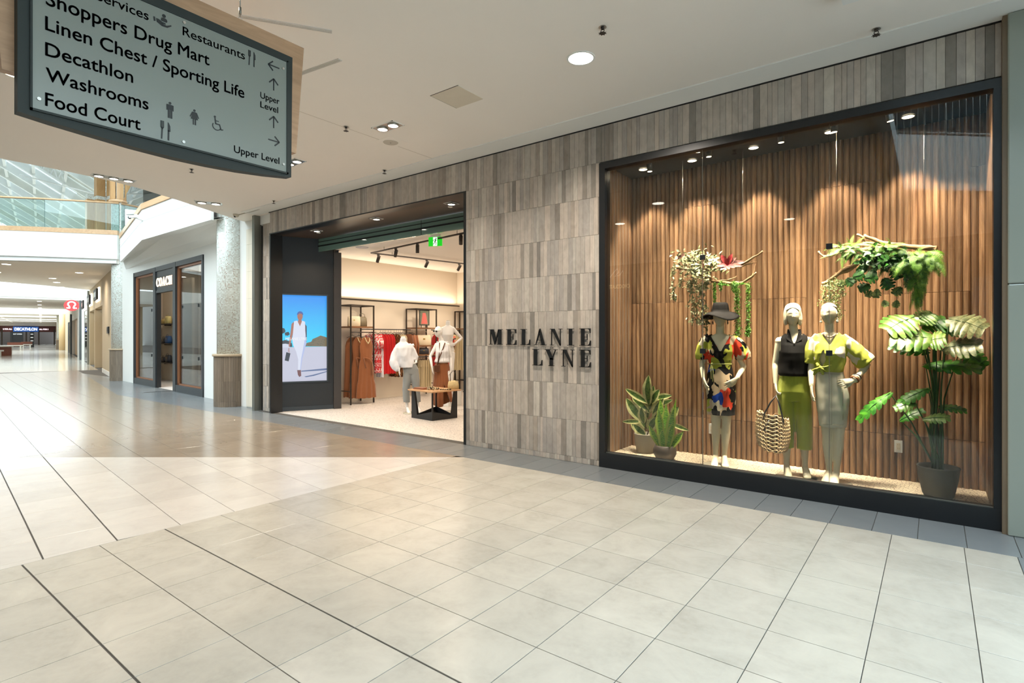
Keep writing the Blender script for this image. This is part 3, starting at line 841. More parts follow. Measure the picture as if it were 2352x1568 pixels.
# ------------------------------------------------------------------ corridor beyond
def kbox(mb, s0, s1, w0, w1, z0, z1, m=0):
    mb.prism([K(s0, w0, z0), K(s1, w0, z0), K(s1, w1, z0), K(s0, w1, z0)], (0, 0, z1 - z0), m); return mb
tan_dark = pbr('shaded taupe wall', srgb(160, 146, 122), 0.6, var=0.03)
mb = MB(); kbox(mb, -1.0, 4.7, 0.0, -0.3, 0, CZ + 0.1); kbox(mb, 4.7, 13.4, 0.0, -0.3, 3.0, CZ + 0.1); kbox(mb, 9.2, 9.5, 0.0, -0.3, 0, 3.05); kbox(mb, 13.2, 13.6, 0.0, -0.3, 0, CZ)
struct(mb.build('wall_corridor', M['beige_wall']))
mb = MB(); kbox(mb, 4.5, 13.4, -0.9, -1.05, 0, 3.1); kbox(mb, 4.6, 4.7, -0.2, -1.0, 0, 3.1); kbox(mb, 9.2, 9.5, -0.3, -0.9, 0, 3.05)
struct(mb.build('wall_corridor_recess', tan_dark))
mb = MB(); kbox(mb, -1.0, 4.7, 0.012, 0, 0, 0.18); kbox(mb, 4.7, 13.2, -0.888, -0.9, 0, 0.15); struct(mb.build('baseboard_corridor', M['wall_white']))
struct(kbox(MB(), 13.6, 14.1, 0.08, -0.3, 0, CZ).build('trim_16', M['grey_metal']))
mb = MB(); kbox(mb, 14.1, 14.8, 0, -0.3, 0, CZ); kbox(mb, 18.6, 21.6, 0.0, -0.3, 0, CZ); kbox(mb, 14.8, 18.6, 0.0, -0.3, 3.2, CZ); kbox(mb, 22.1, 24, 0.05, -0.3, 0, 4.2)
struct(mb.build('wall_corridor', M['wall_white']))
w5 = struct(kbox(MB(), 14.8, 14.92, 0.02, -0.1, 0, 3.25).build('window_5', M['bronze']))
kbox(MB(), 14.9, 18.6, -0.02, -0.035, 0.1, 3.2).build('pane', M['glass'], w5)
struct(kbox(MB(), 14.5, 19, -1.6, -1.7, 0, 3.3).build('wall_corridor_shop', emit('self glowing shop interior', (0.9, 0.86, 0.8), 0.55)))  # back wall glows by itself in place of shop lamps
struct(kbox(MB(), 21.6, 22.1, 0.12, -0.3, 0, 4.05).build('trim_17', pbr('dark grey post', srgb(84, 90, 92), 0.4)))
mb = MB(); kbox(mb, 24, 27.5, 0, -0.3, 0, CZ); kbox(mb, 27.5, 37, 0, -0.3, 3.0, CZ); struct(mb.build('wall_corridor', M['wall_white']))
struct(kbox(MB(), 27.5, 37, -0.2, -0.5, 0, 3.0).build('wall_corridor_shop', M['oak_post']))
struct(kbox(MB(), 37, 40, 0.0, -0.3, 0, CZ).build('wall_corridor', M['wall_white']))
struct(kbox(MB(), 37.2, 37.9, 0.14, 0.0, 0, 3.6).build('trim_18', pbr('dark grey post b', srgb(70, 76, 78), 0.4)))
struct(kbox(MB(), 40, 60, 0.0, -0.3, 0, CZ).build('wall_corridor', M['beige_wall']))
struct(kbox(MB(), 43, 46, 0.05, -0.3, 0, 3.0).build('door_3', M['black_matt']))
struct(kbox(MB(), 60, 113, 0.0, -0.3, 0, CZ).build('wall_corridor', pbr('cream far wall', srgb(206, 190, 160), 0.5)))
struct(kbox(MB(), 30, 113, 12.6, 12.9, 0, CZ).build('wall_corridor_left', M['beige_wall']))
# ceilings and cross fascias of the corridor
for s0, s1 in ((25.0, 42.0), (59.0, 66), (73, 82), (88, 95), (100, 113)):
    struct(kbox(MB(), s0, s1, -0.3, 13, CZ, CZ + 0.2).build('ceiling', M['white_paint']))
    struct(kbox(MB(), s0 - 0.15, s0, -0.3, 13, CZ + 0.13, 5.25).build('wall_cross_fascia', M['fascia_white']))
    struct(kbox(MB(), s0 - 0.1, s0 + 0.1, -0.3, 13, CZ, CZ + 0.13).build('trim_19', M['fascia_white']))
for s0, s1 in ((12, 25), (42, 59), (66, 73), (82, 88), (95, 100)):
    struct(kbox(MB(), s0, s1, -0.2, -0.5, CZ, 6.5).build('wall_upper_right', M['fascia_white']))
    struct(kbox(MB(), s0, s1, 12.6, 12.8, CZ, 6.5).build('wall_upper_left', M['fascia_white']))
# columns on the way
for s0, w0 in ((62.0, 0.42),):
    p = K(s0, w0); column(p.x, p.y, 0.26, 0.34, 1.2, CZ, 30, 3)
for s0, ww in ((57, 0.2), (104, 8.3)):
    p = K(s0, ww); struct(MB().lathe((p.x, p.y, 0), [(0.36, 0), (0.36, CZ)], 20).build('column', pbr('tan column', srgb(206, 176, 130), 0.4)))
struct(kbox(MB(), 112.9, 113.5, -0.5, 13, 3.6, CZ + 0.1).build('wall_far_bulkhead', M['fascia_white']))
# large sports shop closing the corridor
eb = struct(kbox(MB(), 113, 113.5, -0.5, 13, 2.45, 3.6).build('wall_far_shop', pbr('maroon shop fascia', srgb(84, 40, 40), 0.5)))
struct(kbox(MB(), 118, 118.3, -0.5, 13, 0, 2.9).build('wall_far_shop_inside', pbr('dim shop inside', srgb(56, 48, 44), 0.6)))
mb = MB()
for w0 in (0.2, 2.5, 4.3, 6.2, 7.7, 12.4): kbox(mb, 112.9, 113.3, w0 - 0.12, w0 + 0.12, 0, 2.9)
struct(mb.build('trim_20', M['bronze']))

# ------------------------------------------------------------------ the side of the mall behind the camera (seen in the glass)
opp = struct(MB().box(-11.0, 7, -6.5, -6.2, 3.9, CZ).box(-11.0, -10.6, -6.5, -6.2, 0, 3.9).box(-7.4, -6.9, -6.5, -6.2, 0, 3.9).box(-2.6, -2.1, -6.5, -6.2, 0, 3.9).box(3.0, 3.5, -6.5, -6.2, 0, 3.9)
             .build('wall_opposite', pbr('dark brown opposite shopfronts', srgb(120, 106, 92), 0.5)))
for a, b in ((-10.6, -7.4), (-6.9, -2.6), (-2.1, 3.0), (3.5, 7)):
    MB().box(a, b, -6.36, -6.35, 0.15, 3.2).build('pane', M['glass'], opp)
    MB().box(a, b, -6.4, -6.3, 3.2, 3.9).build('sign_band', M['black_matt'], opp)
struct(MB().box(-11, 7, -9.0, -8.9, 0, CZ).build('wall_opposite_inside', pbr('dim brown shop inside', srgb(36, 31, 27), 0.6)))
ge = MB()  # added glazed end wall, out of view, to let sky light reach the ceiling
for y in range(-9, 8, 2): ge.box(7.0, 7.1, y - 0.04, y + 0.04, 0, 9)
for z in (0.05, 2.4, 4.3, 6.4, 8.95): ge.box(7.0, 7.1, -9, 7, z - 0.05, z + 0.05)
ge = struct(ge.build('window_added_light', M['grey_metal']))
MB().box(7.04, 7.05, -9, 7, 0, 9).build('pane', M['glass_soft'], ge)
struct(MB().box(-130, -11, -10.0, -9.8, 0, 9.0).build('wall_mall_left', pbr('warm grey far side wall', srgb(132, 132, 126), 0.6)))
# upper floor around the right hand opening, with its railing
struct(MB().box(-3.6, 7, -9, -8.8, 5.1, 8.6).box(-3.8, -3.6, -9, 9, 5.1, 8.6).box(-3.6, 7, 8.8, 9, 5.1, 8.6).build('wall_upper_gallery', pbr('blue grey gallery wall', srgb(120, 140, 150), 0.6)))
def railing(p, q, z0):
    mb = MB(); p, q = Vector((*p, 0)), Vector((*q, 0)); n_ = int((q - p).length / 0.13); d = (q - p)
    for z, r in ((z0 + 1.05, 0.03), (z0 + 0.9, 0.012), (z0 + 0.08, 0.012)): mb.tube([p + Vector((0, 0, z)), q + Vector((0, 0, z))], r, 6)
    for i in range(n_ + 1):
        c = p + d * i / n_; r = 0.02 if i % 8 == 0 else 0.008
        mb.tube([c + Vector((0, 0, z0)), c + Vector((0, 0, z0 + 1.05))], r, 4)
    return mb
mb = railing((-0.62, 0.36), (-0.62, 5.0), 5.15); mb.add(railing((-0.62, 0.36), (7, -6.5), 5.15)); struct(mb.build('trim_21', M['steel']))
sk = struct(MB().box(-3.8, 7.2, -9.0, -8.8, 8.6, 8.9).box(-3.8, 7.2, 8.8, 9.0, 8.6, 8.9).box(-3.8, -3.6, -9, 9, 8.6, 8.9).build('ceiling_skylight', roof_white))
for i in range(7):
    MB().box(-3.7, 7.1, -8.9 + i * 2.95 - 0.07, -8.9 + i * 2.95 + 0.07, 8.62, 8.86).build('rafter', roof_white, sk)
    if i < 6: MB().box(-3.7, 7.1, -8.9 + i * 2.95 + 0.07, -8.9 + (i + 1) * 2.95 - 0.07, 8.76, 8.78).build('pane', M['glass_soft'], sk)
# ================================================================== CEILING FITTINGS
def can_light(x, y, z, r=0.09, name='round_downlight', label=None, group=None, power=30, m='lamp', lit=True, color=NEUT):
    t = thing(name, label, 'ceiling light', (x, y, z), 0, group)
    MB().ring((x, y), r, r * 1.16, z - 0.006, z + 0.002, 28).build('trim_ring', M['fascia_white'], t)
    MB().lathe((x, y, z), [(r, -0.003), (r * 0.98, -0.001)], 28).build('lens', M[m], t)
    if power: 
        l = area('downlight_light', (x, y, z - 0.02), r * 1.6, power, color); l.data.shape = 'DISK'; l.data.spread = radians(150); l.parent = t; l.location = (0, 0, -0.02)
    return t
def square_spot(x, y, z, n=2, rz=0.0, s=0.2, name='twin_spot_downlight', label='', group=None, power=26, housing='steel', color=NEUT, tilt=(0.2, 0.1)):
    """recessed tray with n gimbal lamps"""
    t = thing(name, label, 'ceiling light', (x, y, z), 0, group); t.rotation_euler = (0, 0, rz)
    BASE[t.name] = Vector((0, 0, 0))
    L = s * n; f = MB()
    f.box(-L / 2, L / 2, -s / 2, -s / 2 + 0.012, -0.006, 0.002).box(-L / 2, L / 2, s / 2 - 0.012, s / 2, -0.006, 0.002)
    f.box(-L / 2, -L / 2 + 0.012, -s / 2, s / 2, -0.006, 0.002).box(L / 2 - 0.012, L / 2, -s / 2, s / 2, -0.006, 0.002)
    f.build('frame', M['fascia_white'], t)
    MB().box(-L / 2 + 0.01, L / 2 - 0.01, -s / 2 + 0.01, s / 2 - 0.01, -0.0035, -0.001).build('tray', M[housing], t)
    for k in range(n):
        cx = -L / 2 + s * (k + 0.5)
        MB().ring((cx, 0), s * 0.30, s * 0.36, -0.022, -0.003, 20).build('gimbal', M['steel'], t)
        MB().lathe((cx, 0, 0), [(s * 0.30, -0.016), (s * 0.27, -0.004)], 20).build('lens', M['lamp'], t)
    if power:
        l = area('downlight_light', (0, 0, 0), s * 0.8, power, color); l.data.spread = radians(130); l.parent = t; l.location = (0, 0, -0.035)
    return t
can_light(-2.63, 4.49, CZ, 0.115, power=80, label='large round downlight glowing in the ceiling between stone shopfront and camera')
can_light(-7.23, 1.35, CZ, 0.115, label='round downlight peeking out behind the left edge of the hanging sign', m='lamp_warm')
for x, y, lb in ((-4.29, 1.86, 'the highest and largest at the left'), (-5.77, 0.53, 'near the left window frame'), (-2.55, -1.29, 'right of the red bromeliad branch')):
    can_light(x, y, CZ, 0.115, label='round downlight mirrored in the display glass, ' + lb, group='downlights mirrored in the shop window')
square_spot(-5.39, 4.49, CZ, 2, 0.0, 0.2, label='twin spot fitting in the ceiling above the entrance of the fashion shop')
square_spot(-11.25, 4.93, CZ, 2, radians(62), 0.24, label='twin spot fitting at the ceiling edge nearest the mosaic column')
square_spot(-10.72, 3.2, CZ, 3, radians(84), 0.2, name='triple_spot_downlight', label='triple spot fitting at the ceiling edge left of the far balustrade')
square_spot(-7.62, 4.55, CZ, 2, 0.0, 0.2, label='twin spot fitting half hidden by the right lower corner of the hanging sign')
# sprinklers
def sprinkler(x, y, z, label, group=None):
    t = thing('sprinkler', label, 'sprinkler', (x, y, z), 0, group)
    MB().lathe((x, y, z), [(0.034, -0.004), (0.03, 0.0)], 16).build('escutcheon', M['steel'], t)
    g = MB().lathe((x, y, z), [(0.012, -0.02), (0.018, -0.004)], 10)
    g.tube([(x - 0.012, y, z - 0.02), (x - 0.016, y, z - 0.035), (x, y, z - 0.05)], 0.0035, 5)
    g.tube([(x + 0.012, y, z - 0.02), (x + 0.016, y, z - 0.035), (x, y, z - 0.05)], 0.0035, 5)
    g.build('body', M['bronze'], t)
    d = MB().lathe((x, y, z), [(0.024, -0.056), (0.028, -0.053), (0.01, -0.048)], 12)
    for k in range(8):
        a = k * pi / 4; d.obox((x + 0.029 * cos(a), y + 0.029 * sin(a), z - 0.054), (0.006 * cos(a), 0.006 * sin(a), 0), (-0.003 * sin(a), 0.003 * cos(a), 0), (0, 0, 0.001))
    d.build('deflector', M['bronze'], t)
for x, y, lb in ((-2.22, 4.15, 'sprinkler head in the ceiling just beyond the large round downlight'),
                 (-0.39, 5.59, 'sprinkler head in the ceiling above the display window, nearest the right edge'),
                 (-5.81, 4.18, 'sprinkler head on the ceiling seam left of the twin spot above the entrance'),
                 (-6.85, 5.64, 'sprinkler head close to the stone band above the left part of the entrance'),
                 (-10.08, 5.61, 'sprinkler head above the far left end of the stone shopfront'),
                 (-9.19, 3.77, 'sprinkler head below the rounded bottom of the hanging sign'),
                 (-8.25, 1.9, 'sprinkler head at the left edge of the photo under the hanging sign')):
    sprinkler(x, y, CZ, lb)
# access panel, speaker, camera, slot diffusers
t = thing('access_panel', 'square flush access panel in the ceiling', 'access panel', (-4.13, 4.4, CZ))
MB().box(-4.33, -3.93, 4.2, 4.605, CZ - 0.004, CZ).build('panel', pbr('cream ceiling panel', srgb(214, 205, 188), 0.7), t)
MB().box(-4.337, -3.923, 4.193, 4.20, CZ - 0.002, CZ).box(-4.337, -4.33, 4.2, 4.61, CZ - 0.002, CZ).build('gap', M['grout'], t)
t = thing('ceiling_speaker', 'flush round speaker on a square plate in the ceiling', 'speaker', (-5.8, 4.88, CZ))
MB().box(-5.98, -5.62, 4.72, 5.04, CZ - 0.003, CZ).build('plate', M['white_paint'], t)
MB().lathe((-5.8, 4.88, CZ), [(0.095, -0.008), (0.10, -0.003)], 28).build('grille', pbr('speaker mesh', srgb(190, 184, 172), 0.7), t)
MB().lathe((-5.8, 4.88, CZ), [(0.008, -0.010), (0.008, -0.007)], 10).build('led', M['black'], t)
struct(MB().box(-5.845, -5.838, 0, 5.68, CZ - 0.0008, CZ).build('trim_22', pbr('ceiling seam', srgb(190, 178, 164), 0.7)))
t = thing('dome_camera', 'small pale camera on the ceiling beside the mosaic column', 'camera', (-11.85, 5.75, CZ))
MB().lathe((-11.85, 5.75, CZ), [(0.02, -0.06), (0.045, -0.05), (0.06, -0.02), (0.062, 0.0)], 16).build('housing', pbr('beige plastic', srgb(200, 190, 170), 0.5), t)
MB().sphere((-11.84, 5.72, CZ - 0.05), 0.022, 8).build('lens', M['black'], t)
MB().box(-11.83, -10.95, 5.78, 5.80, CZ - 0.012, CZ).build('conduit', pbr('beige conduit', srgb(176, 166, 148), 0.6), t)
slot_m = pbr('slot diffuser', srgb(206, 202, 194), 0.5)
def slot(p, q, w, label):
    p, q = Vector((*p, CZ)), Vector((*q, CZ)); d = (q - p).normalized(); n = Vector((-d.y, d.x, 0))
    t = thing('slot_diffuser', label, 'air vent', tuple(p)); BASE[t.name] = p
    MB().obox((p + q) / 2 + Vector((0, 0, -0.003)), (q - p) / 2, n * w / 2, (0, 0, 0.003)).build('frame', slot_m, t)
    for k in (-1, 0, 1):
        MB().obox((p + q) / 2 + n * w * 0.27 * k + Vector((0, 0, -0.007)), (q - p) / 2 * 0.98, n * w * 0.05, (0, 0, 0.002)).build('blade', slot_m, t)
slot((-4.49, 2.2), (-4.09, 2.8), 0.05, 'slim slot air diffuser in the ceiling right of the sign hanger')
slot((-5.05, 3.05), (-4.44, 3.13), 0.05, 'slim slot air diffuser in the ceiling right of the sign corner')
t = thing('security_camera', 'white bullet security camera on the corner of the upper fascia', 'camera', (-16.9, 5.6, 4.78))
MB().tube([(-16.93, 5.52, 4.78), (-16.90, 5.72, 4.72)], 0.02, 6).build('arm', M['fascia_white'], t)
MB().obox((-16.93, 5.50, 4.80), (-0.09, -0.055, -0.01), (0.022, -0.035, 0), (0, 0, 0.035)).build('housing', M['fascia_white'], t)
MB().sphere((-17.03, 5.44, 4.775), 0.045, 8).build('dome', M['black'], t)
MB().obox((-16.98, 5.46, 4.845), (-0.10, -0.06, 0), (0.03, -0.04, 0), (0, 0, 0.008)).build('hood', M['steel'], t)

# lamps in the soffit of the bridge and further down the corridor (each with a lit lens)
BL = [((-26.6, 4.66), 'downlight in the bridge soffit nearest the left photo edge'), ((-27.8, 7.1), 'downlight in the bridge soffit close to the beige wall'),
      ((-31.4, 7.05), 'downlight in the middle of the bridge soffit'), ((-33.6, 7.7), 'downlight at the back of the bridge soffit'), ((-36.6, 8.6), 'rearmost downlight of the bridge soffit'),
      ((-30.2, 5.0), 'downlight in the bridge soffit above the far shop sign')]
for (x, y), lb in BL: can_light(x, y, CZ, 0.13, label=lb, power=45)
ORD = ['first', 'second', 'third', 'fourth', 'fifth', 'sixth', 'seventh', 'eighth', 'ninth', 'tenth', 'eleventh', 'twelfth']
for si, s0 in enumerate((28, 34, 40, 61, 64.5, 75, 80, 90, 93.5, 102, 106, 111)):
    for w0, side in ((2.2, 'right hand'), (6.2, 'middle'), (10.2, 'left hand')):
        p = K(s0, w0); can_light(p.x, p.y, CZ, 0.14, label='tiny far corridor downlight, %s one in the %s row beyond the bridge' % (side, ORD[si]), group='corridor downlights', power=40 if w0 == 6.2 else 0)
# soffit lights over the entrance
for x, lb in ((-9.89, 'left'), (-8.02, 'middle'), (-6.15, 'right')):
    t = square_spot(x, 6.42, 3.735, 1, 0.0, 0.19, name='square_downlight', label='square downlight in the dark entrance soffit, %s one of three' % lb, power=22, housing='bronze', color=WARM)
    if lb != 'middle': tag(MB().lathe((x - 0.16, 6.56, 3.735), [(0.035, -0.012), (0.045, 0)], 16).build('smoke_detector', M['fascia_white'], None), 'small round detector beside the %s soffit downlight' % lb, 'detector')
# ================================================================== SIGNS AND WRITING
def R(x0, x1, y0, y1): return [(x0, y0), (x1, y0), (x1, y1), (x0, y1)]
def arc(cx, cy, rx, ry, a0, a1, n=16): return [(cx + rx * cos(radians(a0 + (a1 - a0) * i / n)), cy + ry * sin(radians(a0 + (a1 - a0) * i / n))) for i in range(n + 1)]
h_ = 0.035
def serifE(w=1.0):
    return [R(0, 0.62 * w, 0, h_), R(0, 0.62 * w, 1 - h_, 1), R(0.1, 0.31, 0, 1), R(0.3, 0.48, 0.485, 0.52), R(0.46, 0.49, 0.33, 0.68),
            [(0.62 * w, 0), (0.70 * w, 0.0), (0.70 * w, 0.30), (0.66 * w, 0.30), (0.60 * w, 0.09), (0.5 * w, h_), (0.5 * w, 0)],
            [(0.5 * w, 1), (0.5 * w, 1 - h_), (0.60 * w, 0.93), (0.64 * w, 0.74), (0.68 * w, 0.74), (0.68 * w, 1)]]
SERIF = {
 'M': (0.86, [R(0, 0.2, 0, h_), R(0.52, 0.86, 0, h_), R(0, 0.22, 1 - h_, 1), R(0.64, 0.86, 1 - h_, 1), R(0.09, 0.125, 0, 1),
             R(0.59, 0.79, 0, 1), [(0.09, 1), (0.30, 1), (0.47, 0.28), (0.40, 0.0), (0.37, 0.0)], [(0.37, 0.0), (0.40, 0.0), (0.66, 0.96), (0.60, 1.0)]]),
 'E': (0.70, serifE()),
 'L': (0.66, [R(0, 0.42, 1 - h_, 1), R(0, 0.6, 0, h_), R(0.1, 0.31, 0, 1), [(0.5, 0), (0.66, 0), (0.66, 0.34), (0.62, 0.34), (0.57, 0.1), (0.45, h_)]]),
 'A': (0.84, [R(0, 0.24, 0, h_), R(0.46, 0.84, 0, h_), [(0.10, 0), (0.135, 0), (0.44, 0.86), (0.42, 1.0), (0.39, 1)], [(0.40, 1.02), (0.44, 1.02), (0.76, 0), (0.54, 0), (0.36, 0.86)], R(0.2, 0.6, 0.30, 0.335)]),
 'N': (0.84, [R(0, 0.24, 0, h_), R(0, 0.24, 1 - h_, 1), R(0.60, 0.84, 1 - h_, 1), R(0.10, 0.135, 0, 1), R(0.70, 0.735, -0.02, 1), [(0.10, 1), (0.31, 1), (0.735, 0.12), (0.735, -0.02), (0.70, -0.02)]]),
 'I': (0.44, [R(0, 0.44, 0, h_), R(0, 0.44, 1 - h_, 1), R(0.115, 0.325, 0, 1)]),
 'Y': (0.86, [R(0.25, 0.62, 0, h_), R(0, 0.38, 1 - h_, 1), R(0.60, 0.86, 1 - h_, 1), R(0.33, 0.54, 0, 0.48), [(0.06, 1), (0.29, 1), (0.54, 0.48), (0.54, 0.38), (0.33, 0.38), (0.33, 0.46)], [(0.70, 1), (0.75, 1), (0.545, 0.47), (0.50, 0.5)]]),
 'O': (0.86, None), 'C': (0.80, None),
 'H': (0.90, [R(0, 0.4, 0, h_), R(0.5, 0.9, 0, h_), R(0, 0.4, 1 - h_, 1), R(0.5, 0.9, 1 - h_, 1), R(0.09, 0.31, 0, 1), R(0.59, 0.81, 0, 1), R(0.3, 0.6, 0.47, 0.53)]),
}
def ring_polys(a0, a1, n=22):
    out = arc(0.43, 0.5, 0.43, 0.52, a0, a1, n); inn = arc(0.43, 0.5, 0.22, 0.465, a0, a1, n)
    return [[out[i], out[i + 1], inn[i + 1], inn[i]] for i in range(n)]
SERIF['O'] = (0.86, ring_polys(0, 360, 32))
SERIF['C'] = (0.80, ring_polys(42, 318, 26) + [[(0.70, 0.62), (0.75, 0.62), (0.75, 1.0), (0.70, 1.0)], [(0.70, 0.84), (0.75, 0.9), (0.62, 0.98), (0.60, 0.9)],
                    [(0.72, 0.22), (0.77, 0.26), (0.70, 0.06), (0.60, 0.03), (0.62, 0.12)]])
def letter(parent, ch, org, ex, ez, en, x0, x1, z0, z1, th, mat, back=0.0):
    w, polys = SERIF[ch]; mb = MB(); o = Vector(org); ex = Vector(ex); ez = Vector(ez); en = Vector(en)
    for pl in polys:
        mb.prism([o + ex * (x0 + (x1 - x0) * px / w) + ez * (z0 + (z1 - z0) * pz) + en * back for px, pz in pl], en * th)
    return mb.build('letter', mat, parent)
blk = pbr('black sign letters', srgb(14, 14, 15), 0.35)
t = thing('shop_sign', 'black raised serif letters MELANIE LYNE on the stone pier', 'sign', (-4.2, YW, 1.46))
E1 = (1, 0, 0); EZ = (0, 0, 1); EN = (0, -1, 0)
ROW1 = ((-5.024, -4.782), (-4.714, -4.537), (-4.465, -4.305), (-4.242, -4.047), (-3.986, -3.799), (-3.722, -3.624), (-3.543, -3.379))
ROW2 = ((-4.267, -4.107), (-4.067, -3.867), (-3.809, -3.618), (-3.543, -3.379))
for ch, (a, b) in zip('MELANIE', ROW1): letter(t, ch, (0, YW, 0), E1, EZ, EN, a, b, 1.485, 1.70, 0.016, blk, 0.018)
for ch, (a, b) in zip('LYNE', ROW2): letter(t, ch, (0, YW, 0), E1, EZ, EN, a, b, 1.215, 1.432, 0.016, blk, 0.018)
mb = MB()
for row, zc in ((ROW1, (1.52, 1.66)), (ROW2, (1.25, 1.4))):
    for a, b in row:
        for z in zc: mb.tube([((a + b) / 2 - 0.02, YW + 0.001, z), ((a + b) / 2 - 0.02, YW - 0.02, z)], 0.004, 6)
mb.build('standoff', M['steel'], t)

# black panel sign across the atrium, letters that glow warm
glow = emit('warm white lit letters', srgb(255, 232, 206), 0.95)
t = thing('shop_sign', 'glowing serif letters COACH on a charcoal panel over a shop door', 'sign', tuple(FP(5.3, 0.01, 3.25)))
sx0, sx1 = 4.62, 6.06      # measured from the right end; text runs towards smaller s
xs = [(6.02, 5.77), (5.735, 5.47), (5.44, 5.16), (5.13, 4.88), (4.84, 4.55)]
for ch, (a, b) in zip('COACH', xs):
    letter(t, ch, FP(0, 0.015, 0), tuple(fd), EZ, tuple(fn), a, b, 3.14, 3.40, 0.02, glow)

# ---------------------------------------------------------------- font text as mesh
def text_mesh(s, mat, parent, org, ex, ez, x0, x1, z0, cap, bold=0.012, extr=0.0, name='lettering', thick=0.0):
    cu = bpy.data.curves.new('t', 'FONT'); cu.body = s; cu.size = 1.0; cu.offset = bold; cu.resolution_u = 4
    ob = bpy.data.objects.new('t', cu); COL.objects.link(ob)
    dg = bpy.context.evaluated_depsgraph_get(); me = bpy.data.meshes.new_from_object(ob.evaluated_get(dg))
    bpy.data.objects.remove(ob); bpy.data.curves.remove(cu)
    xs_ = [v.co.x for v in me.vertices]; a, b = min(xs_), max(xs_)
    k = (x1 - x0) / (b - a) if x1 is not None else cap / 0.70
    org, ex, ez = Vector(org), Vector(ex), Vector(ez); off = BASE.get(parent.name) if parent else Vector((0, 0, 0))
    kz = cap / 0.70
    for v in me.vertices: v.co = org + ex * (x0 + (v.co.x - a) * k) + ez * (z0 + v.co.y * kz) - off
    me.materials.clear(); me.materials.append(mat)
    if thick:
        b = bmesh.new(); b.from_mesh(me); src = b.faces[:]
        for sx, sz in ((1, 0), (-1, 0), (0, 1), (0, -1)):
            g_ = bmesh.ops.duplicate(b, geom=src[:]); vs = [e for e in g_['geom'] if isinstance(e, bmesh.types.BMVert)]
            for v in vs: v.co += (ex * sx + ez * sz) * thick
        b.to_mesh(me); b.free()
    return link(name, me, parent)

# ---------------------------------------------------------------- hanging directory sign (perpendicular to the shopfront)
SXP = -3.80
t = thing('directory_sign', 'large hanging mall directory sign with dark curved frame on an oak board', 'sign', (SXP, 1.48, 3.2))
fr = MB()
def SP(y, z, o=0.0): return Vector((SXP + o, y, z))
bot = [(0.709, 2.777), (0.85, 2.762), (1.007, 2.750), (1.23, 2.735), (1.456, 2.728), (1.67, 2.732), (1.867, 2.742), (2.06, 2.76), (2.252, 2.785)]
outer = [SP(y, z) for y, z in bot] + [SP(2.262, 3.68), SP(0.709, 3.70)]
green = pbr('dark green grey powder coat', srgb(44, 50, 48), 0.55, var=0.03, spec=0.25)
fr.prism(outer, (-0.07, 0, 0)); fr.build('frame', green, t)
def panel_mat():
    m, nt, b = new_mat('satin grey sign face'); b.inputs['Base Color'].default_value = (*srgb(122, 128, 121), 1)
    b.inputs['Roughness'].default_value = 0.28; b.inputs['Specular IOR Level'].default_value = 0.6
    return m
MB().prism([SP(0.768, 2.812), SP(2.211, 2.812), SP(2.211, 3.625), SP(0.768, 3.625)], (0.006, 0, 0)).build('face_panel', panel_mat(), t)
mb = MB()
for a, b_, c_, d_ in ((0.758, 0.768, 2.80, 3.635), (2.211, 2.223, 2.80, 3.635)): mb.box(SXP - 0.002, SXP + 0.012, a, b_, c_, d_)
mb.box(SXP - 0.002, SXP + 0.012, 0.758, 2.223, 2.80, 2.812); mb.box(SXP - 0.002, SXP + 0.012, 0.758, 2.223, 3.625, 3.637)
mb.build('face_edge', green, t)
MB().prism([Vector((SXP - 0.07, 0.66, 3.0)), Vector((SXP - 0.07, 2.335, 3.0)), Vector((SXP - 0.07, 2.40, 3.83)), Vector((SXP - 0.07, 0.60, 3.83))], (-0.06, 0, 0)).build('wood_board', M['oak_sign'], t)
ink = pbr('near black sign lettering', srgb(24, 28, 28), 0.5)
FOR = SXP + 0.0075
def st(s, y0, y1, z0, cap, bold=0.006):
    return text_mesh(s, ink, t, (FOR, 0, 0), (0, 1, 0), EZ, y0, y1, z0, cap, 0.0, thick=0.0016 if cap > 0.06 else 0.0008)
st('Food Court', 0.821, 1.268, 2.842, 0.072); st('Washrooms', 0.824, 1.31, 2.978, 0.072); st('Decathlon', 0.821, 1.229, 3.112, 0.073)
st('Linen Chest / Sporting Life', 0.821, 1.896, 3.25, 0.075); st('Shoppers Drug Mart', 0.824, 1.665, 3.386, 0.077)
st('Guest Services', 0.824, 1.311, 3.522, 0.056, 0.005); st('Restaurants', 1.503, 1.901, 3.518, 0.056, 0.005)
st('Upper', 2.012, 2.154, 3.293, 0.044, 0.004); st('Level', 2.012, 2.145, 3.226, 0.044, 0.004); st('Upper Level', 1.827, 2.154, 2.858, 0.048, 0.004)
def icon(polys, cy, cz, s, name='pictogram'):
    mb = MB()
    for pl in polys: mb.prism([Vector((FOR - 0.001, cy + s * x, cz + s * z)) for x, z in pl], (0.002, 0, 0))
    return mb.build(name, ink, t)
def disc(x, z, r, n=16): return arc(x, z, r, r, 0, 360, n)[:-1]
def bar(a, b, w):
    a, b = Vector(a), Vector(b); d = (b - a).normalized(); n = Vector((-d.y, d.x)) * w / 2
    return [tuple(a - n), tuple(b - n), tuple(b + n), tuple(a + n)]
def arrow(ang):
    c, s = cos(ang), sin(ang); rot = lambda p: (p[0] * c - p[1] * s, p[0] * s + p[1] * c)
    pl = [bar((-0.5, 0), (0.44, 0), 0.10), bar((0.5, 0), (0.08, 0.40), 0.11), bar((0.5, 0), (0.08, -0.40), 0.11), bar((0.47, 0.035), (0.47, -0.035), 0.09)]
    return [[rot(p) for p in q] for q in pl]
for cy, cz, an in ((2.112, 3.555, pi), (2.111, 3.422, pi / 2), (2.111, 3.150, pi / 2), (2.112, 3.016, 0.0)): icon(arrow(an), cy, cz, 0.084, 'arrow')
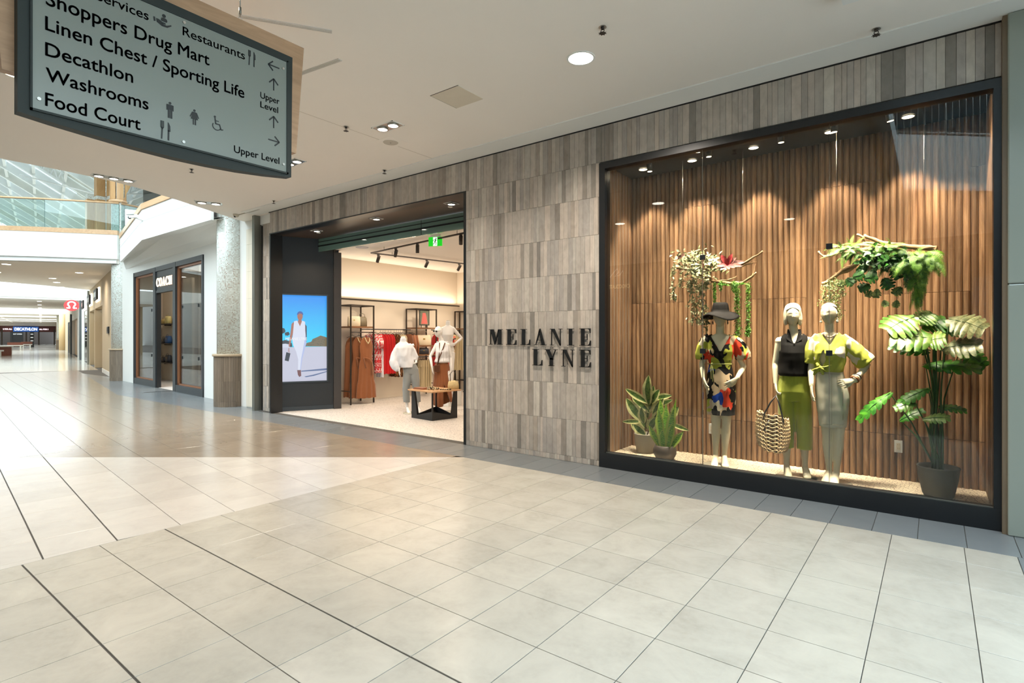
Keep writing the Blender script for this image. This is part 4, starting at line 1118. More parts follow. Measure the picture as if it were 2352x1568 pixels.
MAN = [disc(0, 0.44, 0.075), R(-0.14, 0.14, 0.05, 0.34), R(-0.20, -0.145, -0.02, 0.33), R(0.145, 0.20, -0.02, 0.33), R(-0.125, -0.015, -0.5, 0.06), R(0.015, 0.125, -0.5, 0.06)]
WOMAN = [disc(0, 0.44, 0.075), [(-0.10, 0.34), (0.10, 0.34), (0.22, -0.14), (-0.22, -0.14)], bar((-0.12, 0.32), (-0.26, -0.02), 0.06), bar((0.12, 0.32), (0.26, -0.02), 0.06), R(-0.10, -0.025, -0.5, -0.12), R(0.025, 0.10, -0.5, -0.12)]
ARCW = arc(-0.02, -0.18, 0.30, 0.30, 150, 350, 14); ARCI = arc(-0.02, -0.18, 0.24, 0.24, 150, 350, 14)
WHEEL = [disc(-0.14, 0.44, 0.07)] + [[ARCW[i], ARCW[i + 1], ARCI[i + 1], ARCI[i]] for i in range(14)] + [bar((-0.13, 0.36), (-0.08, -0.05), 0.075), bar((-0.1, 0.18), (0.12, 0.18), 0.05), bar((-0.1, -0.03), (0.17, -0.03), 0.07), bar((0.16, 0.0), (0.28, -0.36), 0.07), bar((0.27, -0.36), (0.42, -0.32), 0.06)]
FORK = [bar((-0.2, -0.5), (-0.17, 0.1), 0.07)] + [bar((-0.17 + k * 0.06, 0.14), (-0.17 + k * 0.06, 0.5), 0.028) for k in (-1.2, -0.4, 0.4, 1.2)] + [[(-0.26, 0.16), (-0.08, 0.16), (-0.13, 0.06), (-0.21, 0.06)]] + [bar((0.14, -0.5), (0.15, 0.05), 0.08), [(0.11, 0.0), (0.11, 0.5), (0.16, 0.46), (0.23, 0.3), (0.24, 0.0)]]
HAND = [[(-0.62, 0.18), (-0.5, 0.2), (-0.46, -0.1), (-0.58, -0.14)], [(-0.42, 0.14), (-0.24, 0.14), (0.0, 0.02), (0.22, 0.02), (0.24, -0.08), (-0.1, -0.1), (0.3, -0.14), (0.62, 0.04), (0.66, -0.03), (0.36, -0.27), (-0.02, -0.3), (-0.38, -0.12)],
        disc(0.12, 0.54, 0.13), [(-0.1, 0.14), (-0.06, 0.33), (0.04, 0.38), (0.2, 0.38), (0.32, 0.33), (0.36, 0.16), (0.3, 0.1), (-0.02, 0.1)]]
icon(MAN, 1.43, 3.015, 0.10); icon(WOMAN, 1.573, 3.016, 0.098); icon(WHEEL, 1.714, 3.018, 0.096)
icon(FORK, 1.405, 2.880, 0.112); icon(FORK, 1.951, 3.546, 0.104); icon(HAND, 1.386, 3.545, 0.080)
mb = MB()
for y, z in ((0.794, 2.868), (1.507, 2.838), (2.186, 2.864), (2.183, 3.566), (1.511, 3.60)): MB().tube([(SXP + 0.004, y, z), (SXP + 0.014, y, z)], 0.009, 10).build('screw', M['steel'], t)
pass
for y in (1.921, 1.05):
    MB().tube([(SXP - 0.1, y, 3.86), (SXP - 0.1, y, CZ)], 0.0035, 6).tube([(SXP - 0.1, y, 3.88), (SXP - 0.1, y, 3.93)], 0.009, 8).lathe((SXP - 0.1, y, CZ), [(0.03, -0.01), (0.03, 0)], 12).build('hanger_rod', M['grey_metal'], t)
    g = MB(); g.tube([(SXP - 0.1, y + 0.014 * cos(a), 3.845 + 0.014 * sin(a)) for a in [2 * pi * i / 14 for i in range(15)]], 0.003, 5); g.build('eye_bolt', M['steel'], t)

# ---------------------------------------------------------------- display screen
t = thing('display_screen', 'tall lit screen showing a woman in white walking on sand', 'screen', tuple(DW(0.6, 0.0, 1.5)))
q0, q1, zz0, zz1 = 0.105, 1.150, 0.635, 2.49
mb = MB(); mb.prism([DW(q0 - 0.03, 0.003, zz0 - 0.03), DW(q1 + 0.03, 0.003, zz0 - 0.03), DW(q1 + 0.03, 0.003, zz1 + 0.03), DW(q0 - 0.03, 0.003, zz1 + 0.03)], nn * 0.03)
mb.build('bezel', M['black'], t)
def PQ(x, y, lay=0): # crop pixel of the picture to a point on the screen
    a = (x - 150) / 765; b = 1 - (y - 103) / 1307
    return DW(q0 + (q1 - q0) * a, 0.0345 + 0.0004 * lay, zz0 + (zz1 - zz0) * b)
def scr(name, pts, lay, col, st_=1.0, th=0.0003):
    MB().prism([PQ(x, y, lay) for x, y in pts], nn * th).build(name, col if not isinstance(col, tuple) else emit('screen ' + name, col, 0.74 * st_), t)
def grad_emit(name, c_top, c_bot, za, zb, st_):
    m, nt, b = new_mat(name); g = nt.nodes.new('ShaderNodeNewGeometry'); sp = nt.nodes.new('ShaderNodeSeparateXYZ')
    nt.links.new(g.outputs['Position'], sp.inputs[0]); mr = nt.nodes.new('ShaderNodeMapRange'); mr.inputs[1].default_value = za; mr.inputs[2].default_value = zb
    nt.links.new(sp.outputs[2], mr.inputs[0]); c = mixrgb(nt, mr.outputs[0], c_bot, c_top)
    nt.links.new(c, b.inputs['Emission Color']); b.inputs['Emission Strength'].default_value = st_; b.inputs['Base Color'].default_value = (0, 0, 0, 1); b.inputs['Roughness'].default_value = 0.3
    return m
scr('picture_sky', [(150, 103), (915, 103), (915, 890), (150, 890)], 0, grad_emit('screen sky', srgb(6, 140, 235), srgb(20, 210, 240), 1.35, 2.4, 0.82))
scr('picture_sand', [(150, 895), (915, 885), (915, 1410), (150, 1410)], 1, srgb(204, 204, 222))
rr_ = random.Random(3)
def blob2(cx, cy, rx, ry, n=14, j=0.25): return [(cx + rx * cos(2 * pi * i / n) * (1 + rr_.uniform(-j, j)), cy + ry * sin(2 * pi * i / n) * (1 + rr_.uniform(-j, j))) for i in range(n)]
pal = srgb(52, 56, 60)
palm = emit('screen palm', pal, 0.74); hedge = emit('screen hedge', srgb(120, 104, 70), 0.74); hedge2 = emit('screen shrub', srgb(96, 92, 66), 0.74)
for cx, cy, r_ in ((185, 640, 34), (255, 645, 40), (320, 690, 34), (210, 690, 26)):
    MB().prism([PQ(x, y, 2) for x, y in blob2(cx, cy, r_, r_ * 0.9)], nn * 0.0003).build('picture_palm', palm, t)
MB().prism([PQ(x, y, 2) for x, y in ((150, 800), (190, 775), (240, 800), (300, 780), (350, 800), (390, 830), (400, 885), (150, 890))], nn * 0.0003).build('picture_trees', palm, t)
MB().prism([PQ(x, y, 3) for x, y in ((150, 850), (300, 838), (360, 850), (365, 896), (150, 900))], nn * 0.0003).build('picture_houses', emit('screen houses', srgb(214, 220, 236), 0.74), t)
MB().prism([PQ(x, y, 2) for x, y in ((600, 880), (608, 830), (680, 810), (700, 770), (770, 740), (820, 715), (890, 735), (915, 745), (915, 885))], nn * 0.0003).build('picture_hedge', hedge, t)
for _ in range(26):
    cx, cy = rr_.uniform(640, 905), rr_.uniform(770, 870)
    MB().prism([PQ(x, y, 3) for x, y in blob2(cx, cy, 9, 8, 8, 0.4)], nn * 0.0003).build('picture_leaves', hedge2, t)
wht = emit('screen white', srgb(226, 230, 246), 0.74); sk_ = emit('screen skin', srgb(176, 112, 88), 0.74); shd = emit('screen shade', srgb(186, 196, 236), 0.74)
MB().prism([PQ(x, y, 4) for x, y in blob2(512, 420, 40, 66, 18, 0.02)], nn * 0.0003).build('picture_face', sk_, t)
MB().prism([PQ(x, y, 5) for x, y in arc(514, 395, 46, 48, 170, 372, 14) + [(548, 400), (535, 385), (500, 378), (484, 400)]], nn * 0.0003).build('picture_headscarf', emit('screen scarf', srgb(70, 96, 170), 0.74), t)
MB().prism([PQ(x, y, 4) for x, y in ((490, 470), (530, 470), (545, 520), (512, 575), (478, 520))], nn * 0.0003).build('picture_neck', sk_, t)
MB().prism([PQ(x, y, 4) for x, y in ((418, 508), (388, 540), (368, 700), (352, 800), (345, 880), (362, 890), (382, 800), (405, 700), (428, 560))], nn * 0.0003).build('picture_arm', sk_, t)
MB().prism([PQ(x, y, 4) for x, y in ((588, 540), (612, 575), (612, 760), (600, 880), (585, 900), (590, 740), (578, 620))], nn * 0.0003).build('picture_arm', emit('screen shaded arm', srgb(70, 64, 80), 0.74), t)
MB().prism([PQ(x, y, 5) for x, y in ((425, 500), (470, 488), (512, 575), (545, 488), (588, 505), (590, 640), (600, 760), (606, 830), (575, 960), (548, 1060), (522, 1240), (482, 1238), (485, 1080), (455, 960), (412, 860), (400, 790), (412, 640))], nn * 0.0003).build('picture_suit', wht, t)
MB().prism([PQ(x, y, 6) for x, y in ((590, 700), (606, 830), (575, 960), (548, 1060), (524, 1238), (512, 1238), (530, 1060), (555, 930), (575, 820))], nn * 0.0003).build('picture_fold', shd, t)
MB().prism([PQ(x, y, 4) for x, y in ((470, 1240), (525, 1240), (530, 1330), (500, 1345), (480, 1310))], nn * 0.0003).build('picture_shoe', emit('screen shoe', srgb(120, 66, 60), 0.74), t)
MB().prism([PQ(x, y, 5) for x, y in ((312, 965), (372, 985), (345, 1105), (288, 1090))], nn * 0.0003).build('picture_bag', emit('screen bag', srgb(34, 32, 38), 0.74), t)
MB().prism([PQ(x, y, 4) for x, y in ((335, 965), (345, 900), (352, 900), (360, 975), (352, 975), (348, 915), (342, 965))], nn * 0.0003).build('picture_handle', sk_, t)
for a in ([(530, 1250), (700, 1238), (915, 1222), (915, 1252), (800, 1256), (530, 1266)], [(575, 1340), (700, 1318), (915, 1268), (915, 1280), (720, 1335), (600, 1352)]):
    MB().prism([PQ(x, y, 2) for x, y in a], nn * 0.0003).build('picture_shadow', emit('screen shadow', srgb(92, 108, 150), 0.74), t)
text_mesh('MELANIE LYNE', emit('screen caption', srgb(250, 252, 255), 0.74), t, PQ(0, 785, 8) - dd * 0, tuple(dd), EZ, (302) / 765 * (q1 - q0), (768) / 765 * (q1 - q0) - 0.2 * (q1 - q0), 0.0, 0.058, 0.0, thick=0.001)
area('screen_glow', tuple(DW(0.62, 0.08, 1.56)), 1.0, 9, (0.55, 0.78, 1.0), (pi / 2, 0, atan2(nn.y, nn.x) + pi / 2), 1.8)

# ---------------------------------------------------------------- exit sign inside the shop
EX = (-7.45, 7.35)
t = thing('exit_sign', 'green running man exit sign hanging from the shop ceiling', 'sign', (EX[0], EX[1], 3.3))
ca, sa = cos(radians(24)), sin(radians(24))
def EP(x, z, o=0): return Vector((EX[0] + x * ca + o * sa, EX[1] + x * sa - o * ca, z))
MB().prism([EP(-0.135, 3.30), EP(0.135, 3.30), EP(0.135, 3.47), EP(-0.135, 3.47)], (EP(0, 0, 0.02) - EP(0, 0, 0))).build('body', emit('green exit light', srgb(20, 170, 30), 1.1), t)
MB().prism([EP(-0.042, 3.305, 0.021), EP(0.038, 3.305, 0.021), EP(0.038, 3.465, 0.021), EP(-0.042, 3.465, 0.021)], (EP(0, 0, 0.001) - EP(0, 0, 0))).build('doorway', emit('white exit light', (0.9, 1, 0.9), 1.3), t)
RUN = [disc(0.12, 0.38, 0.085), bar((0.08, 0.28), (-0.02, -0.02), 0.15), bar((-0.02, 0.0), (0.16, -0.2), 0.09), bar((0.16, -0.2), (0.1, -0.45), 0.08), bar((-0.04, 0.0), (-0.12, -0.26), 0.09), bar((-0.12, -0.26), (-0.3, -0.32), 0.08), bar((0.08, 0.25), (0.26, 0.1), 0.07), bar((0.04, 0.25), (-0.2, 0.2), 0.07), bar((-0.2, 0.2), (-0.26, 0.06), 0.06)]
mb = MB()
for pl in RUN: mb.prism([EP(-0.002 + 0.15 * x, 3.385 + 0.15 * z, 0.0225) for x, z in pl], (EP(0, 0, 0.001) - EP(0, 0, 0)))
mb.build('running_figure', pbr('green figure', srgb(10, 120, 30), 0.5), t)
MB().prism([EP(-0.10, 3.47, 0.0), EP(0.10, 3.47, 0.0), EP(0.10, 3.52, 0.0), EP(-0.10, 3.52, 0.0)], (EP(0, 0, 0.03) - EP(0, 0, 0))).build('mount', M['fascia_white'], t)

# ---------------------------------------------------------------- far shop signs
def ktext(s, mat, parent, s_at, w0, w1, z0, cap, bold=0.02):
    o = K(s_at, 0, 0); ex = -KN.to_3d()
    return text_mesh(s, mat, parent, o, tuple(ex), EZ, -w0, -w1, z0, cap, bold)
p = K(112.9, 7, 3.5)
t = thing('shop_sign', 'wide blue DECATHLON sign closing the end of the corridor', 'sign', tuple(p))
kbox(MB(), 112.6, 113.0, 2.55, 6.15, 2.5, 3.45).build('blue_board', emit('blue sign board', srgb(18, 66, 130), 0.9), t)
ktext('DECATHLON', emit('white sign letters', (1, 1, 1), 1.6), t, 112.55, 5.95, 2.75, 2.74, 0.50, 0.03)
ktext('ALL FOR S', emit('pink white small letters', (1, 0.86, 0.95), 1.6), t, 112.85, 2.45, 1.1, 2.85, 0.26, 0.02)
ktext('S FOR ALL', emit('pink white small letters b', (1, 0.86, 0.95), 1.6), t, 112.85, 7.55, 6.3, 2.85, 0.26, 0.02)
for w0, w1, s0 in ((6.9, 9.4, 100), (4.4, 5.4, 96)):
    pass
p = K(88, 4.9)
t = thing('notice_board', 'black free standing notice board in front of the far blue sign', 'sign', tuple(p))
kbox(MB(), 88.0, 88.3, 4.25, 5.5, 0.1, 2.3).build('board', M['black_matt'], t); kbox(MB(), 87.9, 88.4, 5.5, 5.75, 0, 2.3).build('post', M['black_matt'], t)
ktext('HOT OFFERS', emit('board text', (0.6, 0.6, 0.6), 0.7), t, 87.9, 5.4, 4.4, 1.9, 0.14, 0.02)
t = thing('notice_pillar', 'narrow black notice pillar right of the notice board', 'sign', tuple(K(84, 3.2)))
kbox(MB(), 84, 84.4, 2.95, 3.45, 0, 2.3).build('pillar', M['black_matt'], t)
for z in (0.9, 1.4, 1.9): kbox(MB(), 83.97, 84, 3.05, 3.35, z, z + 0.10).build('text_patch', emit('pillar text %.1f' % z, (0.6, 0.6, 0.6), 0.6), t)
# round red blade sign with a white looped mark
def KB(s, w, z): return K(s, w, z)
cs, cz_ = 22.6, 4.0
cen = K(cs, 0.50, 3.74)
t = thing('blade_sign', 'round red projecting sign with a white looped emblem', 'sign', tuple(cen))
red = emit('red sign face', srgb(232, 60, 62), 0.9)
exK = -KN.to_3d(); nK = -KA.to_3d()
def disk3(c, r, n=32): return [c + exK * (r * cos(2 * pi * i / n)) + Vector((0, 0, r * 0.9 * sin(2 * pi * i / n))) for i in range(n)]
MB().prism(disk3(cen, 0.42), nK * 0.06).build('disc', red, t)
OM = arc(0, 0.08, 0.24, 0.21, 230, -50, 26); OI = arc(0, 0.08, 0.155, 0.125, 230, -50, 26)
mb = MB()
for i in range(26): mb.prism([cen + exK * x + Vector((0, 0, z)) + nK * 0.065 for x, z in (OM[i], OM[i + 1], OI[i + 1], OI[i])], nK * 0.006)
for sgn in (-1, 1):
    for pl in ([(0.10, -0.02), (0.165, -0.08), (0.15, -0.13), (0.28, -0.15), (0.29, -0.21), (0.12, -0.235), (0.06, -0.19), (0.07, -0.12)],):
        mb.prism([cen + exK * (sgn * x) + Vector((0, 0, z)) + nK * 0.065 for x, z in pl], nK * 0.006)
mb.build('emblem', emit('white emblem', (1, 1, 1), 1.0), t)
MB().tube([K(cs, -0.1, 3.74), K(cs, 0.10, 3.74)], 0.03, 6).build('bracket', M['bronze'], t)
# two framed dark signs with glowing edges on the beige wall
for i, (s0, lb) in enumerate(((6.6, 'black shop sign with glowing edge on the beige wall, nearer the far column'), (11.6, 'black shop sign with glowing edge on the beige wall, farther from the column'), (17.5, 'small black sign with pale glowing edge beyond the grey post'))):
    t = thing('shop_sign', lb, 'sign', tuple(K(s0, 0.05, 3.5)))
    kbox(MB(), s0 - 0.95, s0 + 0.95, 0.09, 0.16, 3.32, 3.82).build('face', M['black_matt'], t)
    kbox(MB(), s0 - 1.02, s0 + 1.02, 0.03, 0.06, 3.25, 3.89).build('halo', emit('warm halo %d' % i, (1, 0.94, 0.78), 2.2), t)
    for k in range(2): kbox(MB(), s0 - 0.6 + k * 0.7, s0 - 0.2 + k * 0.7, 0.16, 0.17, 3.45, 3.68).build('mark', M['steel'], t)
t = thing('wall_intercom', 'small black wall panel on the beige wall by the far column', 'panel', tuple(K(1.6, 0.02, 1.95)))
kbox(MB(), 1.25, 1.85, 0.0, 0.05, 1.72, 2.0).build('panel', M['black'], t); kbox(MB(), 1.35, 1.75, 0.05, 0.055, 1.80, 1.96).build('screen', M['black_matt'], t)

# lit sign on the shop behind the camera, mirrored in the display window
t = thing('shop_sign', 'CHOCOLATES sign of the opposite shop, mirrored in the left of the display window', 'sign', (-9.1, -6.2, 3.5))
text_mesh('CHOCOLATES', emit('cream lit letters', srgb(255, 226, 170), 2.2), t, (0, -6.19, 0), (-1, 0, 0), EZ, 8.72, 9.62, 3.36, 0.14, 0.02)
MB().box(-9.6, -8.9, -6.2, -6.18, 3.72, 4.15).build('board', pbr('maroon board', srgb(110, 60, 62), 0.5), t)
LP = [(-9.5, 3.78), (-9.3, 4.0), (-9.2, 4.08), (-9.15, 3.95), (-9.3, 3.8), (-9.1, 3.84), (-8.98, 4.0)]
MB().tube([(x, -6.17, z) for x, z in LP], 0.014, 6).build('emblem', emit('white script', (1, 0.95, 0.9), 1.2), t)
# ================================================================== MANNEQUINS
def union_mesh(mb, voxel, mat, smooth=3, cut=None, disp=None, name='m'):
    """fuse overlapping shapes into one continuous surface"""
    me = mb.mesh(name, mat); ob = bpy.data.objects.new('tmp', me); COL.objects.link(ob)
    b = bmesh.new(); b.from_mesh(me); bmesh.ops.recalc_face_normals(b, faces=b.faces); b.to_mesh(me); b.free()
    r = ob.modifiers.new('r', 'REMESH'); r.mode = 'VOXEL'; r.voxel_size = voxel; r.use_smooth_shade = True
    if smooth:
        s_ = ob.modifiers.new('s', 'SMOOTH'); s_.factor = 0.5; s_.iterations = smooth
    dg = bpy.context.evaluated_depsgraph_get(); out = bpy.data.meshes.new_from_object(ob.evaluated_get(dg))
    bpy.data.objects.remove(ob); bpy.data.meshes.remove(me)
    if cut or disp:
        b = bmesh.new(); b.from_mesh(out)
        if disp:
            b.normal_update()
            nv = [(v, disp(v.co, v.normal)) for v in b.verts]
            for v, d in nv: v.co += d if isinstance(d, Vector) else v.normal * d
        if cut:
            bmesh.ops.delete(b, geom=[v for v in b.verts if cut(v.co)], context='VERTS')
            for _ in range(6):          # even out the cut edge
                pos = {}
                for v in b.verts:
                    if v.is_boundary:
                        nb = [e.other_vert(v).co for e in v.link_edges if e.is_boundary]
                        if len(nb) == 2: pos[v] = (nb[0] + nb[1]) * 0.25 + v.co * 0.5
                for v, c in pos.items(): v.co = c
        b.to_mesh(out); b.free()
    out.name = name
    if not out.materials: out.materials.append(mat)
    out.polygons.foreach_set('use_smooth', [True] * len(out.polygons))
    return out

def head_mb(c, w=0.148, d=0.19, h=0.235, yaw=0.0, tilt=0.0, face=1.0):
    mb = MB(); nu, nv = 44, 34
    Rm = Matrix.Rotation(yaw, 3, 'Z') @ Matrix.Rotation(tilt, 3, 'Y')
    for j in range(nv + 1):
        ph = pi * j / nv
        for i in range(nu):
            th = 2 * pi * i / nu
            x, y, z = sin(ph) * cos(th), sin(ph) * sin(th), -cos(ph)   # z -1 chin .. 1 crown, -y is the face
            px, py, pz = x * w / 2, y * d / 2, z * h / 2
            k = max(0.0, -z)
            px *= 1 - 0.34 * k ** 1.6; py *= 1 - 0.10 * k
            if z < 0: py -= 0.012 * k * (1 if y < 0 else -1.6)
            if y < 0:
                g = lambda a, b_, sx, sz: math.exp(-((px - a) / sx) ** 2 - ((pz - b_) / sz) ** 2)
                f = -y
                face = 1.15; py -= face * f * (0.022 * g(0, -0.022, 0.0105, 0.013) + 0.013 * g(0, 0.004, 0.009, 0.024))      # nose
                py -= face * f * 0.006 * (g(0.0, -0.060, 0.020, 0.0055) + g(0.0, -0.070, 0.016, 0.006))           # lips
                py += face * f * 0.0045 * (g(0.031, 0.008, 0.016, 0.011) + g(-0.031, 0.008, 0.016, 0.011))         # eye sockets
                py -= face * f * 0.004 * (g(0.031, 0.026, 0.022, 0.006) + g(-0.031, 0.026, 0.022, 0.006))         # brows
                py -= face * f * 0.004 * (g(0.031, 0.005, 0.010, 0.007) + g(-0.031, 0.005, 0.010, 0.007))         # eyelids
                py -= face * f * 0.007 * g(0, -0.098, 0.018, 0.012)                                             # chin
            v = Rm @ Vector((px, py, pz)); mb.v.append(tuple(Vector(c) + v))
    for j in range(nv):
        for i in range(nu):
            k = (i + 1) % nu; mb.face((j * nu + i, j * nu + k, (j + 1) * nu + k, (j + 1) * nu + i), 0, True)
    for sx in (-1, 1):      # ears
        e = Rm @ Vector((sx * w * 0.49, 0.012, -0.004)); mb.sphere(Vector(c) + e, 0.017, 6, 0, (0.45, 0.9, 1.7))
    return mb

def hand_mb(mb, wrist, dirv, pn, size=0.175, curl=0.35, spread=0.10, thumb=1):
    """palm, four fingers and a thumb; pn is the direction the palm faces"""
    w = Vector(wrist); d = Vector(dirv).normalized(); n = Vector(pn); n = (n - d * n.dot(d)).normalized(); s = d.cross(n)
    L = size
    mb.tube([w - d * 0.03, w, w + d * L * 0.16, w + d * L * 0.34, w + d * L * 0.47],
            [(0.021, 0.017), (0.021, 0.015), (0.030, 0.014), (0.036, 0.013), (0.033, 0.011)], 12, up=s)
    for k, (o, ln) in enumerate(((-0.026, 0.44), (-0.009, 0.50), (0.009, 0.47), (0.025, 0.37))):
        p = w + d * L * 0.42 + s * o; pts = [p]; a = curl * 0.4; r = [0.0088]
        for seg, f in enumerate((0.42, 0.33, 0.25)):
            q = d * cos(a) + n * sin(a) + s * (o / 0.026 * spread * 0.6); q.normalize()
            pts.append(pts[-1] + q * ln * L * f); r.append((0.0083, 0.0075, 0.0058)[seg]); a += curl
        mb.tube(pts, r, 8)
    p = w + d * L * 0.12 + s * thumb * 0.018
    q1 = (d * 0.7 + s * thumb * 0.62 + n * 0.25).normalized(); q2 = (d * 0.92 + s * thumb * 0.25 + n * 0.35).normalized()
    mb.tube([p, p + q1 * L * 0.19, p + q1 * L * 0.19 + q2 * L * 0.18, p + q1 * L * 0.19 + q2 * L * 0.31], [0.0125, 0.0105, 0.009, 0.0065], 8)

def arm_mb(mb, sh, el, wr, hd, pn, k=1.0, **kw):
    sh, el, wr = Vector(sh), Vector(el), Vector(wr)
    sg_ = -1 if el.x < sh.x + (0 if abs(el.x - sh.x) > 0.001 else 1) and sh.x < 0 or sh.x < -0.05 else 1
    sh = sh + Vector((-0.016 * sg_, 0, -0.012))
    mb.sphere(sh, 0.047 * k, 8); mb.tube([sh + Vector((-0.085 * sg_, 0, 0.040)), sh + Vector((-0.03 * sg_, 0, 0.018)), sh + Vector((0.008 * sg_, 0, -0.02))], [0.026, 0.040, 0.044], 12)
    mb.tube([sh, sh.lerp(el, 0.3), sh.lerp(el, 0.7), el, el.lerp(wr, 0.25), el.lerp(wr, 0.6), wr], [0.044 * k, 0.041 * k, 0.035 * k, 0.032 * k, 0.033 * k, 0.027 * k, 0.0205 * k], 12)
    hand_mb(mb, wr, hd, pn, **kw)

def leg_mb(mb, hip, kn, an, toe, heel=0.085, k=1.0):
    hip, kn, an = Vector(hip), Vector(kn), Vector(an); toe = Vector(toe)
    d = (toe - an); d.z = 0; d.normalize()
    mid = kn.lerp(an, 0.3) + Vector((0, 0.014, 0))
    mb.tube([hip, hip.lerp(kn, 0.35), hip.lerp(kn, 0.75), kn, kn.lerp(an, 0.13), mid, kn.lerp(an, 0.65), kn.lerp(an, 0.86), an],
            [0.086 * k, 0.078 * k, 0.058 * k, 0.050 * k, 0.048 * k, 0.052 * k, 0.038 * k, 0.030 * k, 0.029 * k], 14)
    hb = an - d * 0.028 + Vector((0, 0, -0.03))
    mb.tube([hb, an + Vector((0, 0, -0.012)), an + d * 0.05 + Vector((0, 0, -0.035)), an + d * 0.11 + Vector((0, 0, -(an.z - 0.026))), toe - d * 0.01 + Vector((0, 0, 0.004)), toe],
            [0.026, (0.030, 0.030), (0.033, 0.026), (0.041, 0.020), (0.034, 0.014), (0.016, 0.008)], 12, up=(-d.y, d.x, 0))
    mb.tube([hb + Vector((0, 0, 0.01)), hb - Vector((0, 0, 0.02)), Vector((hb.x, hb.y, 0.004))], [0.026, 0.020, 0.011], 8)

def figure(P, head=True, voxel=0.0062):
    """P: torso rings, limbs; returns the fused body"""
    mb = MB()
    mb.rings(P['torso'], 28)
    for a in P['arms']: arm_mb(mb, *a[:5], **(a[5] if len(a) > 5 else {}))
    for a in P['legs']: leg_mb(mb, *a)
    if P.get('neck'):
        for s_ in P['neck']: mb.tube(*s_)
    if head: mb.add(head_mb(*P['head']))
    for e in P.get('extra', []): e(mb)
    return mb

skin = pbr('cream mannequin', srgb(246, 234, 202), 0.38, var=0.01, spec=0.4)
white_man = pbr('white mannequin', srgb(238, 236, 234), 0.35, var=0.01, spec=0.4)

def fold_disp(f, amp, z0=None, z1=None, seed=0.0, vert=0.6):
    def d(co, n):
        a = noise.noise(Vector((co.x * f, co.y * f, co.z * f * vert + seed)))
        k = 1.0
        if z0 is not None: k = min(1.0, max(0.0, (z1 - co.z) / (z1 - z0)))
        return a * amp * (0.35 + 0.65 * k)
    return d

# ---- fabrics
def fabric(name, col, rough=0.8, f=90, amt=0.08, sheen=0.3):
    m, nt, b = new_mat(name); v = coords(nt)
    n1 = noise_tex(nt, v, f, 3, 0.6); n2 = noise_tex(nt, v, 7, 3, 0.6)
    c = mixrgb(nt, n1, tuple(x * (1 - amt) for x in col), tuple(min(1, x * (1 + amt)) for x in col))
    nt.links.new(mixrgb(nt, n2, tuple(x * 0.93 for x in col), c), b.inputs['Base Color'])
    b.inputs['Roughness'].default_value = rough; b.inputs['Sheen Weight'].default_value = sheen; b.inputs['Specular IOR Level'].default_value = 0.2
    bump(nt, n1, 0.12, 0.002, b); return m
def print_mat(name, cols, scale, dist=0.35, seed=0.0):
    """irregular patches in several colours"""
    m, nt, b = new_mat(name); v = coords(nt, (scale, scale, scale * 0.72))
    nz = nt.nodes.new('ShaderNodeTexNoise'); nz.inputs['Scale'].default_value = 0.9; nz.inputs['Detail'].default_value = 1.5
    nt.links.new(v, nz.inputs['Vector'])
    ad = nt.nodes.new('ShaderNodeVectorMath'); ad.operation = 'MULTIPLY_ADD'; ad.inputs[1].default_value = (dist * 4,) * 3
    nt.links.new(nz.outputs['Color'], ad.inputs[0]); nt.links.new(v, ad.inputs[2])
    vo = nt.nodes.new('ShaderNodeTexVoronoi'); vo.inputs['Scale'].default_value = 1.0; nt.links.new(ad.outputs[0], vo.inputs['Vector'])
    sp = nt.nodes.new('ShaderNodeSeparateColor'); nt.links.new(vo.outputs['Color'], sp.inputs[0])
    st = []; a = 0.0
    for w, c in cols: st.append((a, c)); a += w
    nt.links.new(ramp(nt, sp.outputs[0], st, 'CONSTANT'), b.inputs['Base Color']); b.inputs['Roughness'].default_value = 0.75
    b.inputs['Specular IOR Level'].default_value = 0.2
    return m
lime = fabric('lime linen', srgb(178, 186, 70)); black_cloth = fabric('black linen', srgb(14, 13, 13), 0.8, sheen=0.0)
denim_w = fabric('off white denim', srgb(240, 234, 212), 0.8); white_cloth = fabric('white cotton', srgb(228, 230, 236), 0.8)
print1 = print_mat('bold tropical print', [(0.06, srgb(206, 182, 150)), (0.20, srgb(20, 20, 22)), (0.14, srgb(206, 182, 150)), (0.13, srgb(180, 184, 76)), (0.20, srgb(20, 20, 22)), (0.11, srgb(226, 74, 48)), (0.10, srgb(222, 210, 184)), (0.03, srgb(30, 70, 170)), (0.03, srgb(180, 184, 76))], 10.5, 0.55)
print2 = print_mat('lime and white patches', [(0.72, srgb(196, 200, 86)), (0.28, srgb(238, 228, 204))], 10.0)
grey_jean = fabric('grey denim', srgb(138, 142, 142), 0.85); brown_cloth = fabric('caramel brown fabric', srgb(138, 84, 50), 0.75)
red_cloth = fabric('bright red fabric', srgb(214, 28, 34), 0.75)

def garment(root, name, mb, voxel, mat, smooth=2, cut=None, disp=None, th=0.0025):
    me = union_mesh(mb, voxel, mat, smooth, cut, disp, name)
    o = link(name, me, root)
    if th: s_ = o.modifiers.new('cloth', 'SOLIDIFY'); s_.thickness = th; s_.offset = 0
    return o
M['plate'] = pbr('pale frosted base plate', srgb(206, 202, 184), 0.12, var=0.02)
def base_plate(root, x=0.0, y=0.0, r=0.19, m='plate'):
    return MB().lathe((x, y, 0), [(r, 0.001), (r, 0.008), (r - 0.004, 0.011)], 40).build('base_plate', M[m], root)

